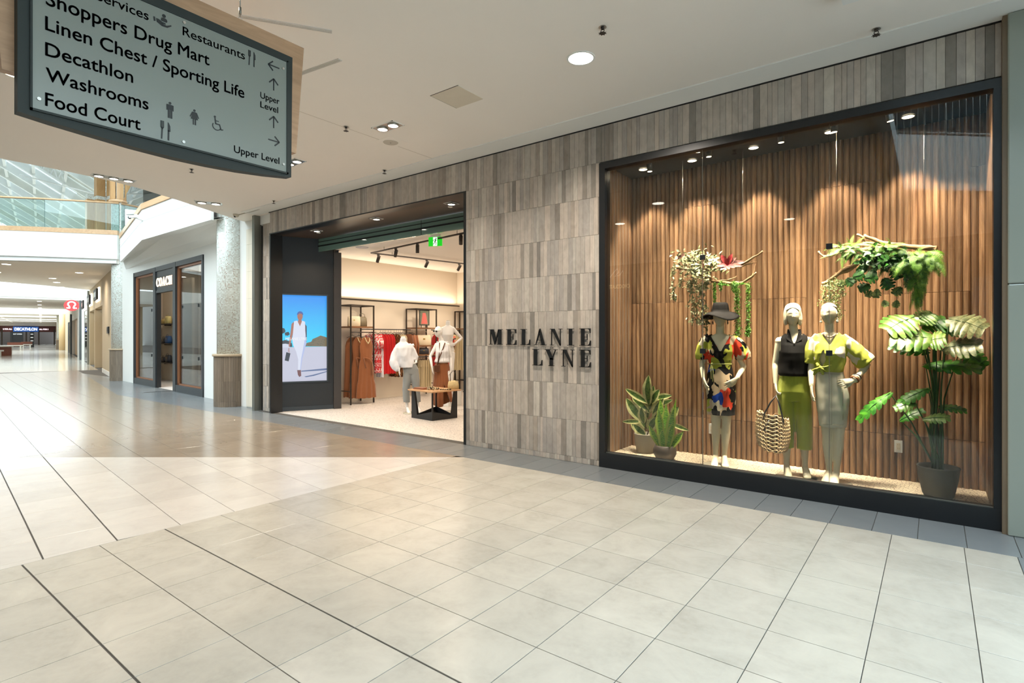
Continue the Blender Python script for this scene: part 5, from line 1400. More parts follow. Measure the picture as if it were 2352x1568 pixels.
# ================= first: wide hat and printed dress
c1 = 0.93
def X1(v): return v * c1
m1 = thing('mannequin', 'cream mannequin in a wide black hat and bold printed dress', 'mannequin', (-1.93, 6.46, 0.12), radians(17.0))
BASE[m1.name] = Vector((0, 0, 0))
x0 = -0.015
P1 = dict(
    torso=[(0.80, x0, 0.01, 0.140, 0.095), (0.88, x0, 0.01, 0.158, 0.105), (0.96, x0, 0.01, 0.150, 0.10), (1.06, x0, 0.0, 0.122, 0.084), (1.14, x0, 0.0, 0.108, 0.078), (1.22, x0, -0.005, 0.118, 0.088),
           (1.30, x0, -0.02, 0.130, 0.105), (1.38, x0, -0.005, 0.138, 0.092), (1.45, x0, 0.005, 0.140, 0.070), (1.485, x0, 0.01, 0.110, 0.055), (1.51, x0, 0.012, 0.06, 0.048)],
    neck=[([(x0, 0.018, 1.47), (x0, 0.005, 1.54), (x0, -0.002, 1.61)], [0.052, 0.047, 0.046], 14)],
    head=((x0, -0.018, 1.705), 0.148, 0.188, 0.232, radians(-8)),
    arms=[((-0.145, 0.01, 1.435), (-0.215, 0.03, 1.165), (-0.195, -0.10, 1.005), (0.25, -0.45, -0.8), (1, 0.3, 0), dict(curl=0.28, thumb=-1)),
          ((0.118, 0.01, 1.435), (0.235, 0.05, 1.135), (0.155, -0.11, 1.01), (-0.72, -0.25, -0.6), (-0.4, 0.8, 0.1), dict(curl=0.3, thumb=1, spread=0.2))],
    legs=[((-0.085, 0.01, 0.86), (-0.060, -0.015, 0.50), (-0.066, 0.02, 0.115), (-0.080, -0.13, 0.012)),
          ((0.060, 0.01, 0.86), (0.050, -0.005, 0.50), (0.030, 0.03, 0.115), (0.040, -0.12, 0.012))])
link('body', union_mesh(figure(P1), 0.0048, skin, 1), m1)
g = MB()
g.rings([(0.575, x0 - 0.0, 0.005, 0.160, 0.115), (0.70, x0, 0.005, 0.166, 0.120), (0.80, x0, 0.005, 0.167, 0.122), (0.90, x0, 0.005, 0.166, 0.12), (0.98, x0, 0.0, 0.152, 0.112), (1.08, x0, 0, 0.132, 0.098), (1.16, x0, 0, 0.124, 0.092),
         (1.24, x0, -0.008, 0.134, 0.104), (1.31, x0, -0.018, 0.146, 0.120), (1.39, x0, -0.005, 0.152, 0.106), (1.455, x0, 0.008, 0.148, 0.082), (1.495, x0, 0.012, 0.12, 0.066), (1.515, x0, 0.012, 0.085, 0.058)], 32)
g.tube([(-0.12, 0.01, 1.46), (-0.165, 0.01, 1.42), (-0.20, 0.02, 1.34), (-0.218, 0.022, 1.26), (-0.222, 0.022, 1.215)], [0.062, 0.068, 0.072, 0.070, 0.060], 18)
g.tube([(0.09, 0.01, 1.46), (0.145, 0.01, 1.42), (0.195, 0.02, 1.34), (0.225, 0.03, 1.27), (0.240, 0.035, 1.225)], [0.062, 0.070, 0.078, 0.082, 0.068], 18)
def cut1(c):
    dz = (c.z - 1.31)
    if c.y < 0.03 and dz > 0 and abs(c.x - x0) < dz * 0.56 and abs(c.x - x0) < 0.10: return True
    if c.z > 1.478 and abs(c.x - x0) < 0.085: return True
    if c.z < 0.585: return True
    if abs(c.x) > 0.16 and c.z < 1.21: return True
    return False
def disp1(co, n):
    a = noise.noise(Vector((co.x * 16, co.y * 16, co.z * 5))) * 0.008
    if co.z < 0.95: a += 0.006 * sin(co.x * 55 + co.z * 6) * min(1, (0.95 - co.z) / 0.3)
    if 1.12 < co.z < 1.2: a -= 0.003
    if abs(co.x) > 0.15 and co.z > 1.2: a += 0.006 * sin(co.x * 60 + co.y * 120)
    return a
garment(m1, 'dress', g, 0.0075, print1, 2, cut1, disp1)
mb = MB()
mb.tube([(x0 - 0.132, 0, 1.165), (x0 - 0.09, -0.082, 1.168), (x0, -0.112, 1.17), (x0 + 0.09, -0.082, 1.168), (x0 + 0.132, 0, 1.165)], (0.006), 6)
mb.tube([(x0 - 0.09, -0.10, 1.17), (x0 - 0.10, -0.118, 1.09), (x0 - 0.095, -0.125, 1.00)], 0.005, 6).tube([(x0 - 0.09, -0.10, 1.17), (x0 - 0.075, -0.12, 1.08), (x0 - 0.08, -0.128, 0.97)], 0.005, 6)
mb.sphere((x0 - 0.088, -0.11, 1.168), 0.014, 6); mb.build('tie_belt', pbr('lime tie cord', srgb(190, 194, 120), 0.7), m1)
h = MB(); hx, hy, hz = x0 + 0.002, -0.010, 1.768
n_ = 48; profh = [(0.064, 0.100), (0.078, 0.090), (0.087, 0.06), (0.094, 0.02), (0.098, -0.004), (0.125, -0.016), (0.160, -0.036), (0.188, -0.060), (0.204, -0.078)]
bs = len(h.v)
h.v.append((hx, hy, hz + 0.094))
for r, z in profh:
    for i in range(n_):
        a = 2 * pi * i / n_; wv = (r - 0.094) / 0.1 if r > 0.094 else 0
        zz = z + wv * (0.022 * sin(a * 2 + 0.6) + 0.012 * cos(a * 3) + 0.030 * max(0, -sin(a)) * 0.2)
        h.v.append((hx + r * cos(a), hy + r * 1.08 * sin(a), hz + zz))
for i in range(n_): h.face((bs, bs + 1 + i, bs + 1 + (i + 1) % n_), 0, True)
for k in range(len(profh) - 1):
    for i in range(n_):
        j = (i + 1) % n_; h.face((bs + 1 + k * n_ + i, bs + 1 + (k + 1) * n_ + i, bs + 1 + (k + 1) * n_ + j, bs + 1 + k * n_ + j), 0, True)
o = h.build('sun_hat', fabric('black woven straw', srgb(20, 18, 18), 0.8, 160, 0.3, sheen=0.0), m1); o.modifiers.new('s', 'SOLIDIFY').thickness = 0.003
MB().ring((hx, hy), 0.0885, 0.0945, hz + 0.002, hz + 0.030, 40).build('hat_band', black_cloth, m1)
mb = MB()
for sx in (-1, 1): mb.sphere((x0 + sx * 0.078, 0.0, 1.66), 0.008, 6).sphere((x0 + sx * 0.080, 0.0, 1.635), 0.012, 6, 0, (0.7, 0.7, 1.5))
mb.build('earrings', M['black'], m1)
base_plate(m1, -0.02, -0.03)

# ================= second: black sleeveless shirt, lime cropped trousers, straw bag
m2 = thing('mannequin', 'cream mannequin with bobbed hair, black sleeveless shirt and lime trousers', 'mannequin', (-1.165, 6.45, 0.12), radians(10.3))
BASE[m2.name] = Vector((0, 0, 0)); x0 = -0.012
P2 = dict(
    torso=[(0.80, x0, 0.01, 0.135, 0.095), (0.88, x0, 0.01, 0.150, 0.105), (0.96, x0, 0.01, 0.145, 0.10), (1.06, x0, 0.0, 0.122, 0.084), (1.14, x0, 0.0, 0.110, 0.078), (1.22, x0, -0.005, 0.118, 0.088),
           (1.30, x0, -0.02, 0.128, 0.105), (1.38, x0, -0.005, 0.135, 0.092), (1.45, x0, 0.005, 0.135, 0.070), (1.485, x0, 0.01, 0.105, 0.055), (1.51, x0, 0.012, 0.06, 0.048)],
    neck=[([(x0, 0.018, 1.47), (x0 - 0.004, 0.005, 1.54), (x0 - 0.01, -0.002, 1.61)], [0.050, 0.043, 0.042], 14)],
    head=((x0 - 0.014, -0.018, 1.705), 0.140, 0.185, 0.225, radians(6), radians(-2)),
    arms=[((-0.165, 0.01, 1.44), (-0.192, 0.02, 1.19), (-0.190, -0.03, 0.975), (0.12, -0.25, -1), (1, 0.1, 0), dict(curl=0.75, thumb=-1)),
          ((0.138, 0.02, 1.44), (0.150, 0.115, 1.20), (0.150, 0.125, 0.99), (0.05, -0.05, -1), (-1, 0.1, 0), dict(curl=0.3, thumb=1))],
    legs=[((-0.080, 0.01, 0.86), (-0.082, -0.015, 0.50), (-0.084, 0.02, 0.115), (-0.066, -0.13, 0.012)),
          ((0.062, 0.01, 0.86), (0.078, 0.0, 0.50), (0.090, 0.03, 0.115), (0.115, -0.11, 0.012))])
link('body', union_mesh(figure(P2), 0.0048, skin, 1), m2)
hc = Vector((x0 - 0.014, -0.004, 1.715)); hb = MB()
hb.rings([(hc.z + z, hc.x + cx, hc.y + cy, rx, ry) for z, cx, cy, rx, ry in ((-0.118, 0, 0.022, 0.074, 0.066), (-0.10, 0, 0.018, 0.086, 0.078), (-0.06, 0, 0.012, 0.090, 0.092), (0.0, 0, 0.008, 0.086, 0.100), (0.05, 0, 0.006, 0.080, 0.100), (0.085, 0, 0.006, 0.066, 0.086), (0.108, 0, 0.008, 0.042, 0.056), (0.118, 0, 0.01, 0.015, 0.02))], 40)
def cut_hair(c):
    x, y, z = c.x - hc.x, c.y - hc.y, c.z - hc.z
    if z < -0.108 and abs(x) < 0.06: return True
    return y < -0.020 and z < 0.064 - 9 * x * x and abs(x) < 0.058 - 0.006 * (z < -0.05)
hair = union_mesh(hb, 0.005, skin, 2, cut=cut_hair, disp=lambda co, n: 0.0022 * sin(atan2(co.y - hc.y, co.x - hc.x) * 22 + co.z * 30) + 0.006 * noise.noise(co * 14))
link('hair', hair, m2).modifiers.new('s', 'SOLIDIFY').thickness = 0.006
g = MB(); g.rings([(1.055, x0, 0.0, 0.135, 0.10), (1.085, x0, -0.006, 0.158, 0.122), (1.12, x0, -0.006, 0.155, 0.122), (1.20, x0, -0.010, 0.146, 0.116), (1.31, x0, -0.014, 0.142, 0.117), (1.39, x0, -0.004, 0.145, 0.104), (1.455, x0, 0.008, 0.140, 0.082), (1.492, x0, 0.012, 0.112, 0.068), (1.512, x0, 0.012, 0.08, 0.06)], 32)
def cut2(c):
    if c.y < 0.0 and c.z > 1.405 and abs(c.x - x0) < (c.z - 1.405) * 0.42: return True
    if c.z > 1.497 and abs(c.x - x0) < 0.075: return True
    if c.z < 1.062: return True
    if c.z > 1.33 and abs(c.x - x0) > 0.128 and c.z < 1.47: return True
    return False
garment(m2, 'shirt', g, 0.007, black_cloth, 2, cut2, lambda co, n: noise.noise(Vector((co.x * 13, co.y * 13, co.z * 8))) * 0.009 * min(1, max(0.2, (1.42 - co.z) / 0.25)))
mb = MB()
for sx in (-1, 1):
    mb.prism([(x0 + sx * 0.012, -0.098, 1.405), (x0 + sx * 0.075, -0.078, 1.452), (x0 + sx * 0.066, -0.03, 1.535), (x0 + sx * 0.040, -0.052, 1.525)], (0, -0.004, 0.002))
    mb.prism([(x0 + sx * 0.040, -0.052, 1.525), (x0 + sx * 0.066, -0.03, 1.535), (x0 + sx * 0.062, 0.05, 1.555), (x0 + sx * 0.045, 0.052, 1.55)], (0, 0, 0.004))
mb.prism([(x0 - 0.06, 0.05, 1.49), (x0 + 0.06, 0.05, 1.49), (x0 + 0.058, 0.055, 1.556), (x0 - 0.058, 0.055, 1.556)], (0, 0.004, 0)); mb.prism([(x0 - 0.01, -0.128, 1.1), (x0 + 0.01, -0.128, 1.1), (x0 + 0.01, -0.108, 1.405), (x0 - 0.01, -0.108, 1.405)], (0, -0.002, 0))
mb.build('collar', black_cloth, m2)
g = MB(); g.rings([(0.80, x0, 0.005, 0.160, 0.110), (0.90, x0, 0.005, 0.166, 0.122), (0.96, x0, 0.005, 0.160, 0.116), (1.04, x0, 0, 0.142, 0.104), (1.10, x0, 0, 0.128, 0.094), (1.125, x0, 0, 0.127, 0.093)], 32)
for sx, kx, hx2 in ((-1, -0.085, -0.088), (1, 0.078, 0.084)):
    g.rings([(0.285, hx2, 0.015, 0.073, 0.085), (0.45, (hx2 + kx) / 2, 0.01, 0.075, 0.088), (0.60, kx, 0.005, 0.078, 0.092), (0.74, kx * 0.96, 0.005, 0.082, 0.098), (0.84, kx * 0.93, 0.005, 0.082, 0.104), (0.9, kx * 0.9, 0.005, 0.08, 0.105)], 24)
def disp2(co, n):
    a = noise.noise(Vector((co.x * 14, co.y * 14, co.z * 3.2 + 5))) * 0.009
    if co.z > 0.98: a += 0.0022 * sin(co.x * 190)
    return a
garment(m2, 'trousers', g, 0.0075, lime, 2, lambda c: c.z < 0.296, disp2)
base_plate(m2, 0.01, -0.05, 0.2)

# straw bag (hangs from the hand)
bagm = thing('straw_bag', 'open weave straw tote bag with black handles hanging from the mannequin\'s hand', 'bag', (-1.165, 6.45, 0.12), radians(10.3))
BASE[bagm.name] = Vector((0, 0, 0))
bx, by = -0.215, -0.105
bm_ = MB(); straw = pbr('natural straw cord', srgb(222, 186, 138), 0.8, var=0.25, scale=60, bmp=0.3)
NZ, NA = 19, 52
def bagpt(a, k):
    z = 0.268 + 0.375 * k; w = 0.150 + 0.014 * sin(k * pi) - 0.012 * (1 - k) ** 6; d = 0.074 - 0.034 * k
    ca, sa = cos(a), sin(a); e = 0.62
    x = w * (abs(ca) ** e) * (1 if ca > 0 else -1); y = d * (abs(sa) ** e) * (1 if sa > 0 else -1)
    sag = 0.045 * (x / w) * k * 0 + 0.03 * (1 - k) * 0
    tilt = -0.16 * x + 0.05 * abs(x / w) ** 3 * (1 - k) + 0.012 * sin(x * 40) * k
    if k > 0.8: z += 0.008 * sin(a * 6)
    return Vector((bx + x, by + y, z + tilt))
for k in range(NZ + 1):
    pts = [bagpt(2 * pi * i / NA, k / NZ) + Vector((0, 0, 0.007 * (1 if (i + k) % 2 else -1))) for i in range(NA + 1)]
    bm_.tube(pts, 0.0062 + 0.0016 * (k % 2), 5, cap=False)
for i in range(NA):
    a = 2 * pi * (i + 0.5) / NA
    bm_.tube([bagpt(a + 0.05 * (j % 2) - 0.025, j / NZ) for j in range(NZ + 1)], 0.0062, 5)
bm_.build('basket_weave', straw, bagm)
ins = MB(); 
for k in range(6):
    pass
L_ = [[bagpt(2 * pi * i / 24, k / 5) for i in range(24)] for k in range(6)]
n0 = len(ins.v)
for rw_ in L_: ins.v += [tuple(Vector((bx, by, p.z)) + (p - Vector((bx, by, p.z))) * 0.93) for p in rw_]
for k in range(5):
    for i in range(24): ins.face((n0 + k * 24 + i, n0 + k * 24 + (i + 1) % 24, n0 + (k + 1) * 24 + (i + 1) % 24, n0 + (k + 1) * 24 + i), 0, True)
ins.face([n0 + i for i in range(24)])
ins.build('lining', pbr('dark straw lining', srgb(120, 90, 60), 0.9), bagm)
hnd = Vector((-0.182, -0.088, 0.845))
for yy in (-0.045, 0.04):
    mb = MB(); mb.tube([(bx - 0.085, by + yy, 0.60), (bx - 0.08, by + yy, 0.66), (bx - 0.02, by + yy * 0.6, 0.78), (hnd.x, hnd.y + yy * 0.25, hnd.z + 0.01), (hnd.x + 0.03, by + yy * 0.6, 0.77), (bx + 0.10, by + yy, 0.62), (bx + 0.105, by + yy, 0.57)], 0.0075, 8)
    mb.build('handle', M['black'], bagm)
MB().tube([(bx - 0.03, by - 0.075, 0.60), (bx - 0.07, by - 0.085, 0.53), (bx - 0.075, by - 0.085, 0.49)], [0.003, 0.004, 0.012], 6).build('tassel', M['black'], bagm)

# ================= third: tied lime blouse, off white skirt, hand on hip
m3 = thing('mannequin', 'cream mannequin in a tied lime blouse and off white skirt, hand on hip', 'mannequin', (-0.845, 6.42, 0.12), radians(7.5))
BASE[m3.name] = Vector((0, 0, 0)); x0 = 0.0; c3 = 0.87
P3 = dict(
    torso=[(0.80, 0.025, 0.01, 0.135, 0.095), (0.88, 0.022, 0.01, 0.145, 0.105), (0.96, 0.015, 0.01, 0.138, 0.10), (1.06, 0.0, 0.0, 0.118, 0.084), (1.14, -0.005, 0.0, 0.110, 0.078), (1.22, 0, -0.005, 0.118, 0.088),
           (1.30, 0, -0.02, 0.128, 0.105), (1.38, 0, -0.005, 0.135, 0.092), (1.455, 0.0, 0.005, 0.135, 0.070), (1.495, 0, 0.01, 0.105, 0.055), (1.52, 0, 0.012, 0.06, 0.048)],
    neck=[([(0.0, 0.018, 1.48), (-0.002, 0.005, 1.55), (-0.004, -0.002, 1.62)], [0.050, 0.044, 0.043], 14)],
    head=((-0.006, -0.018, 1.712), 0.142, 0.186, 0.225, radians(-20)),
    arms=[((-0.135, 0.01, 1.44), (-0.165, -0.01, 1.15), (-0.160, -0.10, 0.975), (0.05, -0.25, -1), (1, 0.2, 0), dict(curl=0.22, thumb=-1, spread=0.25)),
          ((0.135, 0.01, 1.44), (0.325, 0.05, 1.19), (0.205, -0.10, 1.045), (-0.95, -0.12, -0.22), (0.1, 0.9, -0.2), dict(curl=0.32, thumb=1, spread=0.15))],
    legs=[((-0.045, 0.01, 0.86), (-0.020, -0.015, 0.50), (-0.004, 0.01, 0.115), (-0.040, -0.12, 0.012)),
          ((0.085, 0.01, 0.86), (0.080, -0.04, 0.50), (0.060, -0.01, 0.115), (0.035, -0.155, 0.012))])
link('body', union_mesh(figure(P3), 0.0048, skin, 1), m3)
# smooth head wrap
hw = MB(); hcc = Vector((-0.006, -0.012, 1.735)); hw.sphere(hcc + Vector((0, 0.012, 0)), 0.10, 14, 0, (0.80, 0.98, 0.90))
link('head_wrap', union_mesh(hw, 0.006, skin, 1, cut=lambda c: (c.z - hcc.z) < 0.034 + (c.y - hcc.y) * -0.22 and c.y < hcc.y + 0.06 and (c.z - hcc.z) < 0.030 - (c.y - hcc.y) * 0.55), m3).modifiers.new('s', 'SOLIDIFY').thickness = 0.004
g = MB(); g.rings([(1.105, -0.005, 0.0, 0.125, 0.10), (1.15, -0.005, 0.0, 0.134, 0.110), (1.21, -0.003, -0.004, 0.142, 0.115), (1.31, 0, -0.018, 0.148, 0.122), (1.40, 0, -0.004, 0.150, 0.104), (1.465, 0, 0.008, 0.142, 0.082), (1.505, 0, 0.012, 0.108, 0.066), (1.528, 0, 0.012, 0.075, 0.056)], 32)
g.tube([(-0.09, 0.01, 1.47), (-0.138, 0.01, 1.42), (-0.165, 0.015, 1.33), (-0.178, 0.015, 1.25), (-0.182, 0.012, 1.20)], [0.058, 0.062, 0.066, 0.066, 0.062], 18)
g.tube([(0.09, 0.01, 1.47), (0.15, 0.01, 1.41), (0.225, 0.02, 1.325), (0.285, 0.035, 1.255), (0.325, 0.04, 1.215)], [0.060, 0.070, 0.085, 0.094, 0.088], 18, up=(0.6, 0, 0.6))
def cut3(c):
    if c.y < 0.0 and c.z > 1.40 and abs(c.x) < (c.z - 1.40) * 0.5 + 0.004: return True
    if c.z > 1.505 and abs(c.x) < 0.075: return True
    if c.z < 1.118 and abs(c.x) < 0.14: return True
    if c.x < -0.135 and c.z < 1.185: return True
    if c.x > 0.2 and (c.z - 1.165) + (c.x - 0.30) * -0.45 < 0.0: return True
    if c.y < -0.04 and 1.16 < c.z < 1.34 and abs(c.x + 0.062 + (c.z - 1.25) * -0.1) < 0.024 * (1 - abs(c.z - 1.25) / 0.1): return True
    return False
garment(m3, 'blouse', g, 0.007, print2, 2, cut3, lambda co, n: noise.noise(Vector((co.x * 15, co.y * 15, co.z * 9 + 3))) * 0.010 + 0.003 * sin(co.x * 95 - co.z * 50) * (1 if co.z < 1.25 else 0.3))
kb = MB(); kn_ = Vector((-0.085, -0.125, 1.165)); kb.sphere(kn_, 0.024, 8, 0, (1, 0.8, 0.9))
for dx, dz in ((-0.075, -0.03), (-0.055, -0.075), (0.03, -0.07), (0.055, -0.03), (0.10, 0.03), (-0.03, 0.05)):
    kb.tube([kn_, kn_ + Vector((dx * 0.5, -0.008, dz * 0.4)), kn_ + Vector((dx, 0.004, dz))], [(0.010, 0.006), (0.019, 0.007), (0.013, 0.004)], 8)
link('knot', union_mesh(kb, 0.005, print2, 1), m3)
g = MB(); g.rings([(0.553, 0.028, 0.0, 0.118, 0.105), (0.62, 0.027, 0.0, 0.124, 0.110), (0.74, 0.026, 0.0, 0.138, 0.118), (0.86, 0.024, 0.005, 0.150, 0.120), (0.95, 0.018, 0.005, 0.148, 0.116), (1.04, 0.006, 0.0, 0.134, 0.102), (1.12, -0.003, 0, 0.122, 0.09), (1.15, -0.003, 0, 0.121, 0.089)], 36)
garment(m3, 'skirt', g, 0.0075, denim_w, 2, lambda c: c.z < 0.562, lambda co, n: noise.noise(Vector((co.x * 18, co.y * 12, co.z * 10))) * 0.0045)
mb = MB()
def skp(z, x):      # a point on the front of the skirt
    rx = 0.118 + (0.150 - 0.118) * min(1, max(0, (z - 0.553) / 0.31)); 
    if z > 0.9: rx = 0.148 - (z - 0.92) * 0.12
    cx = 0.026 if z < 0.9 else 0.026 - (z - 0.9) * 0.11
    ry = 0.113 if z < 0.97 else 0.113 - (z - 0.97) * 0.12
    kx = max(-0.99, min(0.99, (x - cx) / rx)); return Vector((x, -ry * sqrt(1 - kx * kx) - 0.004, z))
for pts in ([skp(z, 0.02) for z in (1.11, 1.0, 0.9, 0.8, 0.7, 0.6)], [skp(0.60, x) for x in (-0.07, -0.02, 0.03, 0.08, 0.12)], [skp(1.105, x) for x in (-0.10, -0.05, 0, 0.05, 0.1)],
            [skp(1.08 - 0.10 * k / 4, 0.06 + 0.05 * (k / 4) ** 2) for k in range(5)], [skp(z, 0.115) for z in (0.95, 0.8, 0.65)]):
    mb.tube(pts, 0.0014, 4)
mb.build('stitching', pbr('tan seam thread', srgb(176, 160, 130), 0.8), m3)
mb = MB()
for k in range(11):
    a = radians(200 + k * 14); mb.sphere((0.0 + 0.060 * cos(a), -0.012 + 0.072 * sin(a), 1.508 + 0.018 * cos(a * 2) - 0.016), 0.011 + 0.002 * (k % 2), 6)
mb.build('bead_necklace', pbr('pale pink beads', srgb(206, 178, 158), 0.4), m3)
mb = MB(); Re = Matrix.Rotation(radians(-20), 3, 'Z')
for sx in (-1, 1):
    e = Vector((-0.006, -0.018, 1.712)) + Re @ Vector((sx * 0.076, 0.005, -0.045)); mb.sphere(e, 0.006, 6).sphere(e + Vector((0, 0, -0.016)), 0.008, 6).sphere(e + Vector((0, 0, -0.036)), 0.013, 8)
mb.build('drop_earrings', pbr('pearl cream', srgb(236, 226, 204), 0.25), m3)
w_ = Vector((0.213, -0.09, 1.055)); wd = (Vector((0.325, 0.05, 1.19)) - Vector((0.205, -0.10, 1.045))).normalized()
for k, (cn, rgb) in enumerate((('brown bangle', (150, 90, 56)), ('cream bangle', (222, 208, 176)), ('black bangle', (34, 30, 28)))):
    c_ = w_ + wd * (0.002 + 0.022 * k); u_ = wd.orthogonal().normalized(); v_ = wd.cross(u_)
    MB().tube([c_ + u_ * (0.036 * cos(2 * pi * i / 24)) + v_ * (0.036 * sin(2 * pi * i / 24)) for i in range(25)], 0.0085 - 0.0015 * k, 8, cap=False).build('bangle', pbr(cn, srgb(*rgb), 0.3), m3)
base_plate(m3, 0.0, -0.05, 0.2)

# lamps of the display window
SPOTS = [(-2.95, 6.60, -2.95, 'far left'), (-2.33, 6.63, -2.40, 'second from the left'), (-1.62, 6.60, -1.62, 'above the bare wood between the branches'), (-0.86, 6.58, -0.80, 'beside the second glass joint'), (-0.20, 6.58, -0.20, 'nearest the right frame'), (0.12, 6.34, 0.10, 'hidden in the right corner')]
for x, y, tx, lb in SPOTS:
    t = can_light(x, y, 3.735, 0.05, name='window_downlight', label='small round downlight in the black display ceiling, ' + lb, power=0, m='lamp_warm')
    s_ = spot('window_spot', (x, y - 0.02, 3.71), (tx, 7.02, 1.4), 110, 62, 0.5, (1.0, 0.81, 0.62), 0.025)
for x, y, tx, ty, tz in ((-2.0, 6.22, -1.95, 6.42, 1.4), (-1.26, 6.22, -1.17, 6.42, 1.4), (-0.78, 6.22, -0.80, 6.42, 1.3), (-0.33, 6.22, -0.05, 6.55, 1.6), (-2.75, 6.34, -2.7, 6.5, 0.5)):
    t = thing('track_spotlight', 'black spotlight tube under the display ceiling aimed at x %.1f' % x, 'spotlight', (x, y, 3.735))
    d = (Vector((tx, ty, tz)) - Vector((x, y, 3.66))).normalized(); c_ = Vector((x, y, 3.66))
    MB().tube([c_ - d * 0.05, c_ + d * 0.05], 0.032, 16).build('lamp_body', M['black'], t)
    MB().tube([c_ + d * 0.051, c_ + d * 0.052], 0.026, 16).build('lens', M['lamp_warm'], t)
    MB().tube([(x, y, 3.735), (x, y, 3.68)], 0.006, 6).build('stem', M['black'], t)
    spot('display_spot', tuple(c_ + d * 0.06), (tx, ty - 0.06, tz), (110 if tx > -0.3 else 520) if tx > -2.6 else 200, 46, 0.9, (1.0, 0.87, 0.69), 0.08)
LBL = ['black spotlight tube in the display ceiling above the hatted mannequin', 'black spotlight tube in the display ceiling above the mannequin in trousers', 'black spotlight tube in the display ceiling above the mannequin in the skirt', 'black spotlight tube in the display ceiling above the tall split leaf plant', 'black spotlight tube in the display ceiling above the two small pots']
for o, lb in zip([o for o in COL.objects if o.name.startswith('track_spotlight')], LBL): o['label'] = lb



# plain downlights between them that wash the display floor and the figures
for i, (x, lb) in enumerate(((-2.62, 'third from the left along the glass'), (-1.58, 'along the glass left of the trousers mannequin'), (-0.98, 'along the glass between the two right mannequins'), (-0.52, 'along the glass right of the skirt mannequin'), (0.22, 'along the glass in the right corner'))):
    t = can_light(x, 6.26, 3.735, 0.045, name='window_downlight', label='small round downlight in the black display ceiling, ' + lb, power=0, m='lamp_warm')
    spot('window_floor_spot', (x, 6.26, 3.71), (x * 0.97 - 0.03, 6.38, 0.1), 230 if i < 4 else 50, 76, 0.9, (1.0, 0.85, 0.66), 0.04)
# ================================================================== PLANTS OF THE DISPLAY WINDOW
FX, CXp, HY = 1264.0, 1176.0, 772.5
def at(u, v, y):
    """point of the vertical plane y = const that a photograph position shows"""
    r = (u - CXp) / FX; cy_, sy_ = cos(YAW), sin(YAW)
    t_ = y / (r * sy_ + cy_)
    return Vector((t_ * (r * cy_ - sy_), y, 1.6 + (HY - v) / FX * t_))
rp = random.Random(21)
def leaf_mat(name, c0, c1, scale=18, rough=0.38, seed=0):
    m, nt, b = new_mat(name); v = coords(nt)
    n1 = noise_tex(nt, v, scale, 3, 0.6, 1.0)
    c = mixrgb(nt, ramp(nt, n1, [(0.35, (0, 0, 0)), (0.65, (1, 1, 1))]), c0, c1)
    r = rand_val(nt); c = mixrgb(nt, 1.0, c, mixrgb(nt, r, (0.75, 0.78, 0.75), (1, 1, 1)), 'MULTIPLY')
    nt.links.new(c, b.inputs['Base Color']); b.inputs['Roughness'].default_value = rough
    b.inputs['Subsurface Weight'].default_value = 0.0
    return m
def strip_leaf(mb, base, tip, wdt, nrm, droop=0.0, fold=0.25, n=7, prof=None, edge=False, curl=0.0, m_mid=0, m_edge=1):
    """leaf blade with a folded midrib; edge=True gives a pale rim of its own material"""
    base, tip, nrm = Vector(base), Vector(tip), Vector(nrm); d = tip - base; L = d.length
    s = d.cross(nrm).normalized(); up = s.cross(d).normalized()
    prof = prof or (lambda k: sin(pi * min(1, k * 0.97 + 0.03)) ** 0.75)
    rows = []
    for i in range(n + 1):
        k = i / n; c = base + d * k + up * (droop * L * 4 * k * (1 - k)) - Vector((0, 0, 1)) * (curl * L * k * k)
        w = wdt * 0.5 * max(0.02, prof(k)); r = []
        for q in ((-1, -0.52, 0, 0.52, 1) if edge else (-1, 0, 1)):
            r.append(c + s * (w * q) + up * (abs(q) * w * fold + 0.03 * wdt * sin(k * 17 + q * 2) * abs(q)))
        rows.append(r)
    nc = len(rows[0]); b0 = len(mb.v)
    for r in rows: mb.v += [tuple(p) for p in r]
    for i in range(n):
        for j in range(nc - 1):
            mm = m_edge if edge and j in (0, nc - 2) else m_mid
            mb.face((b0 + i * nc + j, b0 + i * nc + j + 1, b0 + (i + 1) * nc + j + 1, b0 + (i + 1) * nc + j), mm, True)
    return mb
